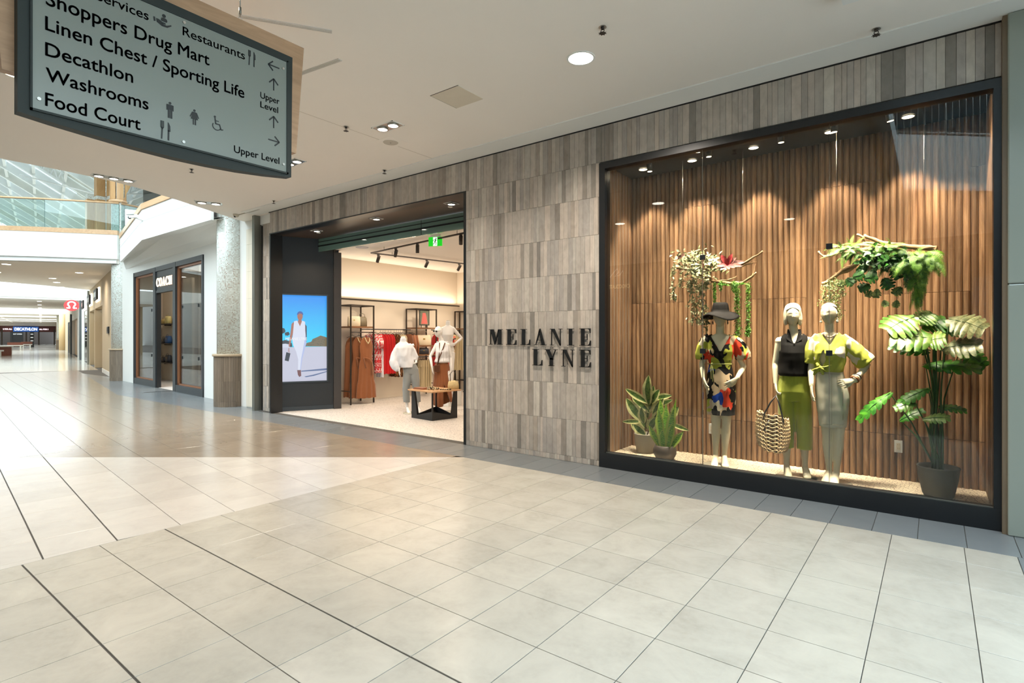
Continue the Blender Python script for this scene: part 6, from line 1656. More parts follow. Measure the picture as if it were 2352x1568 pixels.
def split_leaf(base, tip, wdt, nrm, fold=0.15, droop=0.06, nf=6):
    """split leaf: fingers of blade either side of a midrib"""
    mb = MB(); base, tip, nrm = Vector(base), Vector(tip), Vector(nrm); d = tip - base; L = d.length; dn = d.normalized()
    s = dn.cross(nrm).normalized(); up = s.cross(dn).normalized()
    def pt(k, q):   # k along, q across -1..1
        prof = (0.30 + 0.70 * sin(pi * min(1, (k + 0.12) * 0.86))) if k < 0.98 else 0.1
        w = wdt * 0.5 * prof
        return base + d * k + s * (w * q) + dn * (abs(q) ** 1.5 * L * 0.10) + up * (droop * L * (4 * k * (1 - k)) + fold * w * abs(q) - 0.30 * w * q * q + 0.02 * wdt * sin(k * 40))
    for sg in (-1, 1):
        for f in range(nf):
            k0, k1 = -0.10 + f * 1.08 / nf, -0.10 + (f + 1) * 1.08 / nf; g = 0.11 * (k1 - k0)
            cols = []
            for a, q in enumerate((0.0, 0.40, 0.66, 1.0)):
                gg = 0 if a < 2 else g * (0.25 if a == 2 else 2.2)
                cols.append([pt(max(0, k0) if a == 0 else k0 + gg, sg * q), pt((k0 + k1) / 2 if a else max(0, (k0 + k1) / 2), sg * q * 1.03), pt(max(0, k1) if a == 0 else k1 - gg, sg * q)])
            b0 = len(mb.v)
            for c in cols: mb.v += [tuple(p) for p in c]
            for a in range(3):
                for b_ in range(2): mb.face((b0 + a * 3 + b_, b0 + a * 3 + b_ + 1, b0 + (a + 1) * 3 + b_ + 1, b0 + (a + 1) * 3 + b_), 0, True)
    mb.tube([pt(0, 0) + up * 0.002, pt(0.5, 0) + up * 0.002, pt(1, 0)], [0.004, 0.003, 0.001], 5, 1)
    return mb

# ---- tall split leaf plant
big_green = leaf_mat('deep green split leaf', srgb(36, 104, 24), srgb(84, 156, 36), 14)
varieg = leaf_mat('pale green variegated split leaf', srgb(64, 122, 28), srgb(140, 164, 80), 12)
greyish = leaf_mat('striped and reflection grey split leaf', srgb(74, 90, 50), srgb(150, 152, 110), 26)  # own stripes, plus the grey of a reflection put into the colour
stem_g = pbr('green stem', srgb(38, 84, 36), 0.45, var=0.2)
pm = at(2155, 1100, 6.45)
t = thing('split_leaf_plant', 'tall split leaf plant in a dark grey pot at the right end of the display', 'plant', (pm.x, 6.45, 0.12))
bpot = (pm.x, 6.45, 0.12)
MB().lathe(bpot, [(0.108, 0.0), (0.122, 0.03), (0.148, 0.16), (0.160, 0.262), (0.166, 0.275), (0.160, 0.28), (0.150, 0.272), (0.140, 0.235)], 40).build('pot', pbr('dark grey clay pot', srgb(62, 62, 58), 0.6, var=0.1, scale=8), t)
MB().lathe(bpot, [(0.143, 0.225), (0.10, 0.235)], 24).build('soil', pbr('dark soil', srgb(40, 32, 26), 0.95, var=0.4, scale=60, bmp=0.6), t)
pc = Vector((pm.x, 6.45, 0.34))
LV = [((2100, 728), (2036, 760), 44, varieg, 6.40, 6.30), ((2103, 737), (2142, 720), 30, varieg, 6.44, 6.48), ((2150, 778), (2044, 776), 40, varieg, 6.30, 6.26), ((2128, 785), (2172, 776), 30, varieg, 6.28, 6.26),
      ((2118, 750), (2174, 734), 34, big_green, 6.5, 6.6), ((2180, 733), (2262, 758), 40, greyish, 6.42, 6.36), ((2165, 758), (2212, 746), 30, big_green, 6.62, 6.7), ((2168, 800), (2256, 792), 34, greyish, 6.34, 6.30),
      ((2205, 802), (2264, 842), 24, big_green, 6.5, 6.48), ((2126, 838), (2252, 849), 22, big_green, 6.4, 6.4), ((2132, 806), (2044, 792), 26, big_green, 6.55, 6.62), ((2132, 893), (2066, 926), 20, big_green, 6.4, 6.36),
      ((2044, 903), (1972, 966), 20, big_green, 6.36, 6.3), ((2102, 926), (2054, 938), 20, varieg, 6.36, 6.32), ((2122, 962), (2182, 960), 20, varieg, 6.32, 6.3), ((2157, 933), (2220, 944), 16, big_green, 6.55, 6.58), ((2068, 965), (2122, 942), 18, big_green, 6.6, 6.64)]
for k, (b_, e_, w, mm, yb, ye) in enumerate(LV):
    yb, ye = min(yb, 6.52), min(ye, 6.54); bb, ee = at(*b_, yb), at(*e_, ye); wd = w * 0.0052 * (1.75 if k < 11 else 1.35)
    nr = Vector((rp.uniform(-0.1, 0.1), -0.62, 0.78)).normalized()
    split_leaf(bb, ee, wd, nr).build('leaf', [mm, stem_g], t, recalc=False)
    j = pc + Vector((rp.uniform(-0.05, 0.05), rp.uniform(-0.04, 0.04), 0))
    mid = j.lerp(bb, 0.55); mid.x = mid.x * 0.5 + (pc.x) * 0.5 if k < 11 else mid.x; mid.z += 0.06
    MB().tube([j, j.lerp(mid, 0.5) + Vector((rp.uniform(-0.01, 0.01), 0, 0)), mid, mid.lerp(bb, 0.6), bb], [0.009, 0.008, 0.0065, 0.005, 0.004], 6).build('stem', stem_g, t)
MB().tube([pc, at(2138, 1000, 6.45), at(2147, 900, 6.45), at(2146, 800, 6.46), at(2140, 770, 6.46)], [0.022, 0.020, 0.018, 0.013, 0.006], 10).build('trunk', stem_g, t)

# ---- pale edged plant in cream pot
dkg = leaf_mat('dark green leaf centre', srgb(48, 84, 36), srgb(110, 140, 70), 22); crm = leaf_mat('cream leaf edge', srgb(206, 206, 132), srgb(236, 232, 176), 22)
p0 = at(1482, 1040, 6.62); bp = (p0.x, 6.62, 0.12)
t = thing('potted_plant', 'bushy plant with cream edged leaves in a pale grey pot', 'plant', bp)
MB().lathe(bp, [(0.098, 0), (0.108, 0.01), (0.128, 0.12), (0.138, 0.235), (0.142, 0.242), (0.134, 0.246), (0.126, 0.20)], 36).build('pot', pbr('pale grey pot', srgb(196, 190, 174), 0.55, var=0.05), t)
MB().lathe(bp, [(0.127, 0.19), (0.08, 0.2)], 20).build('soil', pbr('dark soil b', srgb(40, 34, 28), 0.95), t)
oc = Vector(bp) + Vector((0, 0, 0.20))
PL = [((1491, 930), (1490, 861), 27, 0), ((1490, 926), (1436, 892), 17, 0.05), ((1489, 942), (1452, 912), 20, 0.1), ((1478, 968), (1438, 914), 27, -0.05), ((1497, 926), (1515, 894), 24, 0.03), ((1502, 915), (1544, 908), 16, 0.1), ((1479, 972), (1473, 934), 21, -0.12),
      ((1477, 968), (1429, 968), 12, 0), ((1482, 998), (1455, 974), 22, -0.1), ((1492, 990), (1506, 958), 26, -0.1), ((1545, 955), (1558, 934), 22, 0.05), ((1540, 972), (1584, 989), 11, 0), ((1512, 932), (1545, 918), 15, 0.12), ((1500, 955), (1524, 915), 22, 0.08),
      ((1473, 990), (1449, 968), 20, 0.06), ((1495, 948), (1470, 916), 20, 0.14), ((1492, 940), (1502, 885), 22, 0.12), ((1488, 960), (1480, 905), 24, 0.16), ((1500, 975), (1520, 940), 22, 0.05), ((1486, 985), (1470, 950), 22, 0.02)]
for k, (b_, e_, w, dy_) in enumerate(PL):
    y_ = 6.62 + dy_ * 0.8; bb, ee = at(*b_, y_), at(*e_, y_ - 0.03)
    strip_leaf(MB(), bb, ee, w * 0.0056, (rp.uniform(-0.3, 0.3), -1, 0.25), 0.05, 0.22, 9, edge=True).build('leaf', [dkg, crm], t, recalc=False)
for a_, z_ in (((1484, 940), 0), ((1476, 975), 1), ((1497, 965), 2)):
    e_ = at(*a_, 6.62); MB().tube([oc + Vector((0.02 * (z_ - 1), 0, 0)), oc.lerp(e_, 0.5) + Vector((0.01, 0, 0)), e_], [0.009, 0.008, 0.006], 7).build('stem', pbr('brown green stem', srgb(84, 80, 46), 0.6), t)

# ---- snake plant in dark bowl
p0 = at(1527, 1050, 6.36); bp = (p0.x, 6.36, 0.12)
t = thing('snake_plant', 'upright banded snake plant in a dark round bowl', 'plant', bp)
MB().lathe(bp, [(0.075, 0), (0.105, 0.02), (0.134, 0.075), (0.136, 0.125), (0.118, 0.172), (0.112, 0.178), (0.106, 0.172), (0.112, 0.14)], 36).build('pot', pbr('dark brown bowl', srgb(70, 62, 56), 0.5, var=0.08), t)
MB().lathe(bp, [(0.114, 0.135), (0.07, 0.142)], 20).build('soil', pbr('dark soil c', srgb(40, 34, 28), 0.95), t)
def snake_mat():
    m, nt, b = new_mat('banded snake leaf'); g_ = nt.nodes.new('ShaderNodeNewGeometry')
    w = nt.nodes.new('ShaderNodeTexWave'); w.bands_direction = 'Z'; w.inputs['Scale'].default_value = 16; w.inputs['Distortion'].default_value = 7; w.inputs['Detail'].default_value = 2; w.inputs['Detail Scale'].default_value = 2.5
    nt.links.new(g_.outputs['Position'], w.inputs['Vector'])
    nt.links.new(mixrgb(nt, w.outputs[1], srgb(52, 120, 34), srgb(150, 204, 66)), b.inputs['Base Color']); b.inputs['Roughness'].default_value = 0.35
    return m
snk = snake_mat(); ylw = pbr('yellow green leaf rim', srgb(176, 196, 84), 0.4)
for b_, e_, w, dy_ in (((1521, 1040), (1512, 936), 15, 0.0), ((1526, 1038), (1516, 913), 15, 0.04), ((1529, 1040), (1530, 926), 16, 0.02), ((1534, 1040), (1549, 934), 15, -0.03), ((1536, 1038), (1553, 915), 9, 0.05), ((1540, 1038), (1541, 945), 15, 0.03),
                       ((1518, 1040), (1490, 976), 12, -0.02), ((1542, 1040), (1570, 990), 12, -0.02), ((1523, 1042), (1521, 986), 14, -0.06), ((1538, 1042), (1548, 966), 14, -0.06), ((1530, 1040), (1537, 950), 13, 0.06)):
    bb, ee = at(*b_, 6.36 + dy_), at(*e_, 6.36 + dy_ * 1.5)
    bb = Vector((bp[0] + (bb.x - bp[0]) * 0.7, bp[1] + dy_, 0.255))
    strip_leaf(MB(), bb, ee, w * 0.0052 * 1.25, (rp.uniform(-0.25, 0.25), -1, 0), 0.0, 0.28, 10, prof=lambda k: (0.62 + 0.5 * sin(pi * k * 0.9)) * (1 if k < 0.72 else max(0.03, (1 - k) / 0.28)), edge=True).build('leaf', [snk, ylw], t, recalc=False)

# ---- driftwood and trailing plants
bark = wood_mat('pale driftwood', srgb(136, 100, 66), srgb(214, 178, 132), 26, 'X', 0.7, 0.1)
def limb(parent, pts, r0, r1, ypl=6.58, n=14, name='branch'):
    P = []
    V = [at(u, v, ypl + (dy_ if True else 0)) for (u, v, dy_) in [(p + (0,))[:3] for p in pts]]
    for i in range(len(V) - 1):
        for k in range(5): P.append(V[i].lerp(V[i + 1], k / 5))
    P.append(V[-1]); N_ = len(P)
    for i in range(1, N_ - 1): P[i] = P[i] + Vector((noise.noise(P[i] * 9) * 0.014, noise.noise(P[i] * 9 + Vector((5, 0, 0))) * 0.02, noise.noise(P[i] * 9 + Vector((0, 7, 0))) * 0.014))
    R = [(r0 + (r1 - r0) * i / (N_ - 1)) * (1 + 0.18 * noise.noise(P[i] * 20)) for i in range(N_)]
    mb = MB()
    mb.tube(P, [(r, r * 0.8) for r in R], 10)
    Q = [p + Vector((0, 0.4 * R[i] * sin(i * 0.5), 0.55 * R[i] * cos(i * 0.5))) for i, p in enumerate(P)]
    mb.tube(Q, [r * 0.6 for r in R], 8)
    o = mb.build(name, bark, parent); tag(o, kind='stuff') if False else None
    return P
def wire(parent, u, v, y_):
    p = at(u, v, y_); MB().tube([p, (p.x, p.y, 3.74)], 0.0013, 4).build('hanging_wire', M['steel'], parent)
def scatter(mb, path, n, spread, L, W, m=0, droop=0.3, down=0.0, edge=False):
    for i in range(n):
        k = rp.random() * (len(path) - 1); a = int(k); c = path[a].lerp(path[min(a + 1, len(path) - 1)], k - a)
        c = c + Vector((rp.gauss(0, spread[0]), rp.gauss(0, spread[1]), rp.gauss(0, spread[2])))
        d = Vector((rp.uniform(-1, 1), rp.uniform(-1, 0.6), rp.uniform(-0.7, 0.7) - down)).normalized()
        l = L * rp.uniform(0.7, 1.25)
        strip_leaf(mb, c, c + d * l, W * rp.uniform(0.8, 1.2), (rp.uniform(-0.5, 0.5), -0.8, rp.uniform(0, 0.8)), 0.06, 0.3, 2 if not edge else 3, edge=edge, m_mid=m, m_edge=m + 1)
def path(pts, y_): return [at(u, v, y_) for u, v in pts]
cream_leaf = leaf_mat('cream streaked trailing leaf', srgb(74, 92, 44), srgb(214, 210, 158), 34, 0.5)
moss = leaf_mat('bright green bead vine', srgb(52, 122, 22), srgb(118, 182, 44), 50, 0.5)
c0 = at(1640, 630, 6.58)
t = thing('driftwood_branch', 'left hanging driftwood branch with cream streaked trailing plant and red bromeliad', 'branch', tuple(c0))
limb(t, [(1548, 612), (1580, 618), (1620, 612), (1655, 606), (1690, 612), (1716, 600), (1752, 576)], 0.028, 0.012)
limb(t, [(1590, 622), (1612, 632), (1640, 646), (1678, 652), (1705, 648), (1728, 636), (1737, 626)], 0.030, 0.012)
limb(t, [(1728, 636), (1733, 625), (1737, 606)], 0.011, 0.004)
limb(t, [(1640, 646), (1670, 644), (1692, 634)], 0.014, 0.005); limb(t, [(1700, 612), (1720, 606), (1738, 602)], 0.014, 0.005); limb(t, [(1600, 625), (1630, 622), (1665, 618)], 0.016, 0.008)
mb = MB()
scatter(mb, path([(1560, 600), (1585, 592), (1610, 590), (1632, 600), (1650, 612)], 6.50), 330, (0.05, 0.06, 0.05), 0.058, 0.026)
scatter(mb, path([(1580, 610), (1600, 625), (1620, 635)], 6.48), 170, (0.05, 0.05, 0.045), 0.055, 0.026)
tag(mb.build('trailing_leaves', cream_leaf, t, recalc=False), kind='stuff')
for pts, n, sp in (([(1552, 600), (1543, 630), (1546, 670), (1550, 688)], 90, 0.012), ([(1566, 622), (1565, 645), (1558, 656)], 26, 0.010), ([(1597, 640), (1595, 690), (1590, 740)], 130, 0.030), ([(1606, 640), (1612, 690), (1610, 745)], 110, 0.022),
                   ([(1585, 640), (1582, 672)], 50, 0.022), ([(1622, 640), (1620, 665)], 40, 0.018), ([(1620, 700), (1622, 760)], 60, 0.020)):
    mb = MB(); P = path(pts, 6.50); mb.tube(P, 0.002, 4); scatter(mb, P, n, (sp, sp, 0.01), 0.045, 0.020, 0, 0.3, 0.7)
    tag(mb.build('trailing_strand', cream_leaf, t, recalc=False), kind='stuff')
for pts, n, sp in (([(1641, 650), (1641, 705)], 420, 0.009), ([(1655, 645), (1656, 668)], 130, 0.010), ([(1692, 648), (1694, 700), (1694, 760), (1692, 796)], 1250, 0.0165), ([(1684, 645), (1686, 670)], 160, 0.014), ([(1718, 650), (1719, 700), (1718, 752), (1718, 772)], 950, 0.0125), ([(1650, 652), (1680, 655), (1712, 650)], 190, 0.008)):
    mb = MB(); P = path(pts, 6.52)
    for i in range(n):
        k = rp.random() * (len(P) - 1); a = int(k); c = P[a].lerp(P[min(a + 1, len(P) - 1)], k - a) + Vector((rp.gauss(0, sp), rp.gauss(0, sp), rp.uniform(-0.01, 0.01)))
        d = Vector((rp.uniform(-1, 1), rp.uniform(-1, 1), rp.uniform(-1, 1))).normalized() * 0.0085; e = d.orthogonal().normalized() * 0.006
        mb.poly([c - d, c + e, c + d, c - e], 0)
    tag(mb.build('bead_vine', moss, t, recalc=False), kind='stuff')
brom_r = leaf_mat('crimson bromeliad leaf', srgb(150, 40, 46), srgb(196, 84, 84), 20, 0.4); brom_d = leaf_mat('plum bromeliad leaf', srgb(84, 50, 50), srgb(140, 100, 90), 20, 0.45)
fl = MB().lathe(tuple(at(1672, 609, 6.46)), [(0.004, -0.02), (0.012, 0.0), (0.004, 0.02)], 8).build('bromeliad', brom_r, t)
cb_ = at(1672, 609, 6.46)
for (du, dv), mm, w in (((-16, -24), brom_r, 0.055), ((10, -27), brom_r, 0.055), ((-26, 2), brom_r, 0.045), ((25, -2), brom_r, 0.045), ((4, 9), brom_r, 0.045), ((-24, -10), brom_d, 0.05), ((20, -18), brom_d, 0.05), ((40, -8), brom_d, 0.06), ((34, 2), brom_d, 0.05), ((-18, 12), brom_d, 0.04), ((-8, -14), brom_r, 0.04), ((16, 6), brom_r, 0.04)):
    e_ = at(1672 + du, 609 + dv, 6.46 - 0.06 * (dv > 0) - 0.03); strip_leaf(MB(), cb_, e_, w * 1.1, (0, -1, 0.4), 0.05, 0.25, 7).build('bromeliad_leaf', mm, fl, recalc=False)
for b_, e_ in (((1562, 592), (1560, 576)), ((1560, 594), (1552, 590)), ((1563, 592), (1574, 582))): strip_leaf(MB(), at(*b_, 6.5), at(*e_, 6.48), 0.035, (0, -1, 0.3), 0.05, 0.2, 5).build('pink_leaf', brom_d, t, recalc=False)
wire(t, 1568, 612, 6.58); wire(t, 1706, 606, 6.58)

fern = leaf_mat('fresh green fern', srgb(60, 118, 18), srgb(122, 170, 40), 30, 0.5); fern_d = leaf_mat('dark green fern', srgb(20, 66, 18), srgb(52, 112, 30), 24, 0.45)
def frond(mb, base, dirv, L, w, droop=0.5, n=22, m=0):
    base = Vector(base); d = Vector(dirv).normalized(); P = []; c = base.copy(); dd_ = d.copy()
    for i in range(9):
        P.append(c.copy()); c = c + dd_ * (L / 8); dd_ = (dd_ + Vector((0, 0, -droop / 8 * 1.6))).normalized()
    mb.tube(P, 0.0013, 3)
    for i in range(n):
        k = (i + 1) / (n + 1) * 8; a = int(k); p = P[a].lerp(P[min(8, a + 1)], k - a); tn = (P[min(8, a + 1)] - P[a])
        if tn.length < 1e-6: tn = dd_
        tn.normalize(); s = tn.cross(Vector((rp.uniform(-0.2, 0.2), -0.7, 0.7))).normalized(); l = w * sin(pi * min(0.98, 0.12 + 0.86 * i / n)) ** 0.7
        for sg in (-1, 1):
            q = p + s * sg * l + tn * l * 0.45 + Vector((0, 0, -0.15 * l)); e = tn * (l * 0.16)
            mb.poly([p - e, p + e, q], m)
c0 = at(2010, 590, 6.58)
t = thing('driftwood_branch', 'right hanging driftwood branch covered in green ferns and trailing vines', 'branch', tuple(c0))
limb(t, [(1968, 540), (1984, 546), (1990, 556), (2030, 565)], 0.014, 0.016); limb(t, [(1985, 541), (2015, 553), (2050, 563), (2085, 566), (2120, 568), (2152, 572)], 0.016, 0.030)
limb(t, [(1887, 652), (1912, 640), (1935, 618), (1965, 608), (1990, 590), (2012, 575), (2040, 566)], 0.022, 0.022); limb(t, [(1918, 630), (1945, 622), (1972, 606)], 0.018, 0.014)
limb(t, [(1880, 577), (1892, 587), (1908, 588), (1925, 581)], 0.009, 0.013); limb(t, [(1884, 594), (1895, 588)], 0.005, 0.009); limb(t, [(1925, 581), (1960, 575), (2000, 568)], 0.012, 0.014)
mb = MB()
for i in range(46):
    b_ = at(rp.uniform(1930, 1985), rp.uniform(562, 582), 6.52); a = rp.uniform(0, 2 * pi)
    frond(mb, b_, (cos(a) * 1.3, rp.uniform(-0.8, 0.1), sin(a) * 0.55 + 0.05), rp.uniform(0.12, 0.22), 0.022, rp.uniform(0.3, 1.0), 26)
tag(mb.build('feathery_fern', fern, t, recalc=False), kind='stuff')
mb = MB()
for i in range(60):
    b_ = at(rp.uniform(1992, 2075), rp.uniform(580, 612), 6.54); a = rp.uniform(0, 2 * pi)
    frond(mb, b_, (cos(a), rp.uniform(-1, 0.1), sin(a) * 0.8 - 0.1), rp.uniform(0.10, 0.18), 0.034, rp.uniform(0.4, 1.2), 14)
scatter(mb, path([(1990, 590), (2030, 595), (2075, 600)], 6.5), 200, (0.05, 0.05, 0.05), 0.06, 0.036, 0, 0.3, 0.3)
tag(mb.build('dark_fern', fern_d, t, recalc=False), kind='stuff')
mb = MB()
for i in range(80):
    b_ = at(rp.uniform(2075, 2140), rp.uniform(578, 606), 6.50); a = rp.uniform(0, 2 * pi)
    frond(mb, b_, (cos(a) * 0.8, rp.uniform(-1, 0.1), sin(a) * 0.6 - 0.4), rp.uniform(0.12, 0.24), 0.034, rp.uniform(0.9, 1.8), 18)
for i in range(58):
    k = rp.random(); b_ = at(2108 + rp.uniform(-22, 16) * (1 - 0.6 * k), 600 + 88 * k, 6.50); frond(mb, b_, (rp.uniform(-0.5, 0.5), rp.uniform(-0.8, 0.2), -1), rp.uniform(0.10, 0.17), 0.030 * (1 - 0.3 * k), 0.6, 16)
for i in range(26):
    b_ = at(rp.uniform(2005, 2060), rp.uniform(562, 575), 6.5); a = rp.uniform(0, 2 * pi); frond(mb, b_, (cos(a), -0.5, sin(a) * 0.8 + 0.2), rp.uniform(0.08, 0.13), 0.034, 0.8, 14)
tag(mb.build('boston_fern', fern, t, recalc=False), kind='stuff')
vine = leaf_mat('olive small leaved vine', srgb(70, 92, 40), srgb(140, 156, 80), 40, 0.5)
for pts, n in (([(1906, 645), (1908, 690), (1906, 720)], 300), ([(1918, 640), (1922, 690), (1926, 735)], 300), ([(1894, 655), (1892, 700)], 110), ([(1930, 640), (1936, 680)], 120)):
    mb = MB(); P = path(pts, 6.52); mb.tube(P, 0.0015, 4); scatter(mb, P, n, (0.020, 0.020, 0.01), 0.018, 0.011, 0, 0.3, 0.5)
    tag(mb.build('small_vine', vine, t, recalc=False), kind='stuff')
for (bu, bv), (eu, ev), w in (((1945, 640), (1962, 652), 24), ((1960, 636), (1985, 628), 26), ((1985, 640), (2015, 632), 28), ((1998, 655), (1972, 664), 24), ((2030, 640), (2046, 662), 26), ((2050, 615), (2066, 640), 24), ((2070, 660), (2052, 676), 20), ((2075, 632), (2096, 624), 26), ((2078, 646), (2100, 656), 22), ((2000, 668), (1992, 682), 16),
                              ((2015, 664), (2012, 684), 16), ((2030, 690), (2036, 704), 14), ((1925, 654), (1940, 648), 18), ((2060, 690), (2056, 706), 14), ((1990, 622), (1972, 612), 24), ((2045, 606), (2070, 596), 26)):
    yy = 6.50 + rp.uniform(-0.04, 0.04); split_leaf(at(bu, bv, yy), at(eu, ev, yy - 0.02), w * 0.0052, (0, -1, 0.3), 0.1, 0.02, 4).build('vine_leaf', [fern_d if w > 22 else vine, stem_g], t, recalc=False)
for pts in ([(1990, 605), (1960, 640), (1945, 642)], [(2000, 610), (1998, 655), (2000, 668)], [(2040, 610), (2030, 640), (2030, 690)], [(2060, 610), (2072, 650), (2060, 690)], [(2020, 610), (2014, 650), (2015, 664)]):
    MB().tube(path(pts, 6.52), 0.002, 5).build('vine_stem', stem_g, t)
wire(t, 1921, 585, 6.58); wire(t, 2122, 566, 6.58)
# small things on the tambour wall
for (u0, v0, u1, v1), lb in (((2054, 1010, 2073, 1040), 'white wall outlet low on the tambour wall right of the mannequins'), ((1628, 972, 1635, 996), 'white wall outlet behind the legs of the hatted mannequin')):
    a, b_ = at(u0, v0, 6.925), at(u1, v1, 6.925)
    if b_.x - a.x < 0.06: b_.x = a.x + 0.07
    t = thing('wall_outlet', lb, 'outlet', ((a.x + b_.x) / 2, 6.93, (a.z + b_.z) / 2))
    bevel(MB().box(a.x, b_.x, 6.922, 6.934, b_.z, a.z).build('plate', M['fascia_white'], t), 0.003)
    cxx = (a.x + b_.x) / 2; zc = (a.z + b_.z) / 2
    bevel(MB().box(cxx - 0.017, cxx + 0.017, 6.919, 6.924, zc - 0.035, zc + 0.035).build('socket_face', pbr('cream socket', srgb(226, 216, 196), 0.4), t), 0.002)
    mb = MB()
    for dz in (-0.018, 0.018):
        for dx in (-0.006, 0.006): mb.box(cxx + dx - 0.001, cxx + dx + 0.001, 6.918, 6.9195, zc + dz - 0.004, zc + dz + 0.004)
    tag(mb.build('slots', M['black'], t), kind='stuff')
# ================================================================== MERCHANDISE OF THE FASHION SHOP
rg = random.Random(9)
def rackframe(x0, x1, y0, y1, z1, label, shelves):
    t = thing('display_rack', label, 'rack', (x0, y0, 0)); b = 0.014
    for x in (x0, x1):
        for y in (y0, y1): MB().box(x - b, x + b, y - b, y + b, 0, z1).build('post', M['bronze'], t)
    for z in (z1,):
        MB().box(x0, x1, y0 - b, y0 + b, z - 2 * b, z).box(x0, x1, y1 - b, y1 + b, z - 2 * b, z).box(x0 - b, x0 + b, y0, y1, z - 2 * b, z).box(x1 - b, x1 + b, y0, y1, z - 2 * b, z).build('top_frame', M['bronze'], t)
    MB().box(x0, x1, y0 - b, y0 + b, 0.30, 0.32).build('lower_rail', M['bronze'], t); MB().box(x0, x1, y1 - b, y1 + b, 0.30, 0.32).build('lower_rail', M['bronze'], t)
    for z in shelves: MB().box(x0 + b, x1 - b, y0 + b, y1 - b, z - 0.035, z).build('shelf', M['shelf_wood'], t)
    return t
RX = -10.80
r1 = rackframe(-11.30, RX, 7.90, 8.56, 2.35, 'bronze display rack nearest the screen, handbags on its shelf', (1.84,))
MB().tube([(RX, 7.9, 1.70), (RX, 8.56, 1.70)], 0.012, 8).build('hanging_rail', M['bronze'], r1)
r2 = rackframe(-11.30, RX - 0.1, 10.05, 10.78, 2.35, 'bronze display rack behind the white mannequins, picture frame on its shelf', (1.84, 1.36, 1.12))
r3 = rackframe(-11.30, RX - 0.1, 11.95, 12.15, 2.35, 'narrow bronze display rack in the far corner of the shop', (1.84,))
t = thing('clothes_rail', 'long black clothes rail between the two bronze racks', 'clothes rail', (-11.12, 9.3, 1.77))
MB().tube([(-11.12, 8.60, 1.78), (-11.12, 10.04, 1.78)], 0.012, 8).build('rail', M['black'], t)
MB().box(-11.36, -11.11, 8.62, 8.64, 1.77, 1.79).box(-11.36, -11.11, 10.0, 10.02, 1.77, 1.79).build('bracket', M['black'], t)
t = thing('clothes_rail', 'black clothes rail right of the second bronze rack', 'clothes rail', (-11.12, 11.3, 1.77))
MB().tube([(-11.12, 10.80, 1.78), (-11.12, 11.93, 1.78)], 0.012, 8).build('rail', M['black'], t)
t = thing('clothes_rail', 'low black clothes rail holding beige trousers', 'clothes rail', (-10.86, 10.1, 1.08))
MB().tube([(-10.86, 10.02, 1.06), (-10.86, 10.75, 1.06)], 0.012, 8).build('rail', M['black'], t)

def cloth_body(w_top, w_bot, L, d, seed, sleeves=0.0, folds=9, legs=False, tiers=False):
    """hanging garment: width along local x, hangs down from z=0"""
    mb = MB(); n, rows = 40, 14; r_ = random.Random(seed); ph = r_.uniform(0, 6)
    def one(cx, wt, wb, z0, z1, k0=0):
        b0 = len(mb.v)
        for j in range(rows + 1):
            k = j / rows; w = wt + (wb - wt) * k ** 1.2; zz = z0 + (z1 - z0) * k
            if tiers: w *= (1 - 0.20 * math.exp(-((k - 0.34) / 0.10) ** 2)) * (1.13 if k > 0.72 else 1.0)
            sh = 1.0 if k > 0.10 or k0 else 0.45 + 5.5 * k
            for i in range(n):
                a = 2 * pi * i / n; f = 1 + (0.10 + 0.34 * k) * 0.6 * sin(a * folds + ph + k * 1.3) * (0.4 + k)
                mb.v.append((cx + w / 2 * sh * cos(a), d / 2 * f * sin(a) * (0.6 + 0.6 * k), zz + (0.008 * sin(a * folds + ph) if j == rows else 0)))
        for j in range(rows):
            for i in range(n):
                q = (i + 1) % n; mb.face((b0 + j * n + i, b0 + j * n + q, b0 + (j + 1) * n + q, b0 + (j + 1) * n + i), 0, True)
    if legs:
        one(0, w_top, w_top * 1.04, 0, -L * 0.25, 1); one(-w_top * 0.26, w_top * 0.52, w_bot * 0.5, -L * 0.2, -L, 1); one(w_top * 0.26, w_top * 0.52, w_bot * 0.5, -L * 0.2, -L, 1)
    else: one(0, w_top, w_bot, -0.02, -L)
    if sleeves:
        for sg in (-1, 1):
            mb.tube([(sg * w_top * 0.46, 0, -0.05), (sg * (w_top * 0.50 + 0.04), 0, -0.05 - sleeves * 0.5), (sg * (w_top * 0.5 + 0.03), 0, -0.05 - sleeves)], [(0.045, 0.025), (0.06, 0.03), (0.055, 0.028)], 12)
    return mb
def hang_item(name, label, cat, mat, loc, rz, w_top, w_bot, L, d=0.048, seed=1, group=None, **kw):
    t = thing(name, label, cat, loc, rz, group); BASE[t.name] = Vector((0, 0, 0))
    mb = cloth_body(w_top, w_bot, L, d, seed, **kw); o = mb.build('fabric', mat, t)
    h = MB(); hw = w_top * 0.42; drop = 0.085
    h.tube([(-hw, 0, -0.035), (0, 0, 0.03), (hw, 0, -0.035)], 0.006, 6); h.tube([(0, 0, 0.03), (0, 0, drop - 0.01), (0.012, 0, drop + 0.006), (0, 0, drop + 0.018), (-0.012, 0, drop + 0.008)], 0.0022, 5)
    h.build('hanger', M['black'], t); return t
def again(src, loc, label=None, group=None, rz=None):
    c = copy_tree(src); c.location = loc
    if rz is not None: c.rotation_euler = (0, 0, rz)
    if label: c['label'] = label
    if group: c['group'] = group
    return c
dark_brown = fabric('dark brown fabric', srgb(86, 50, 30), 0.75); cream_cloth = fabric('cream fabric', srgb(210, 194, 160), 0.8); beige_cloth = fabric('beige fabric', srgb(196, 178, 140), 0.8)
coral_print = print_mat('red and white coral print', [(0.5, srgb(214, 60, 66)), (0.5, srgb(240, 226, 222))], 46.0, 0.6)
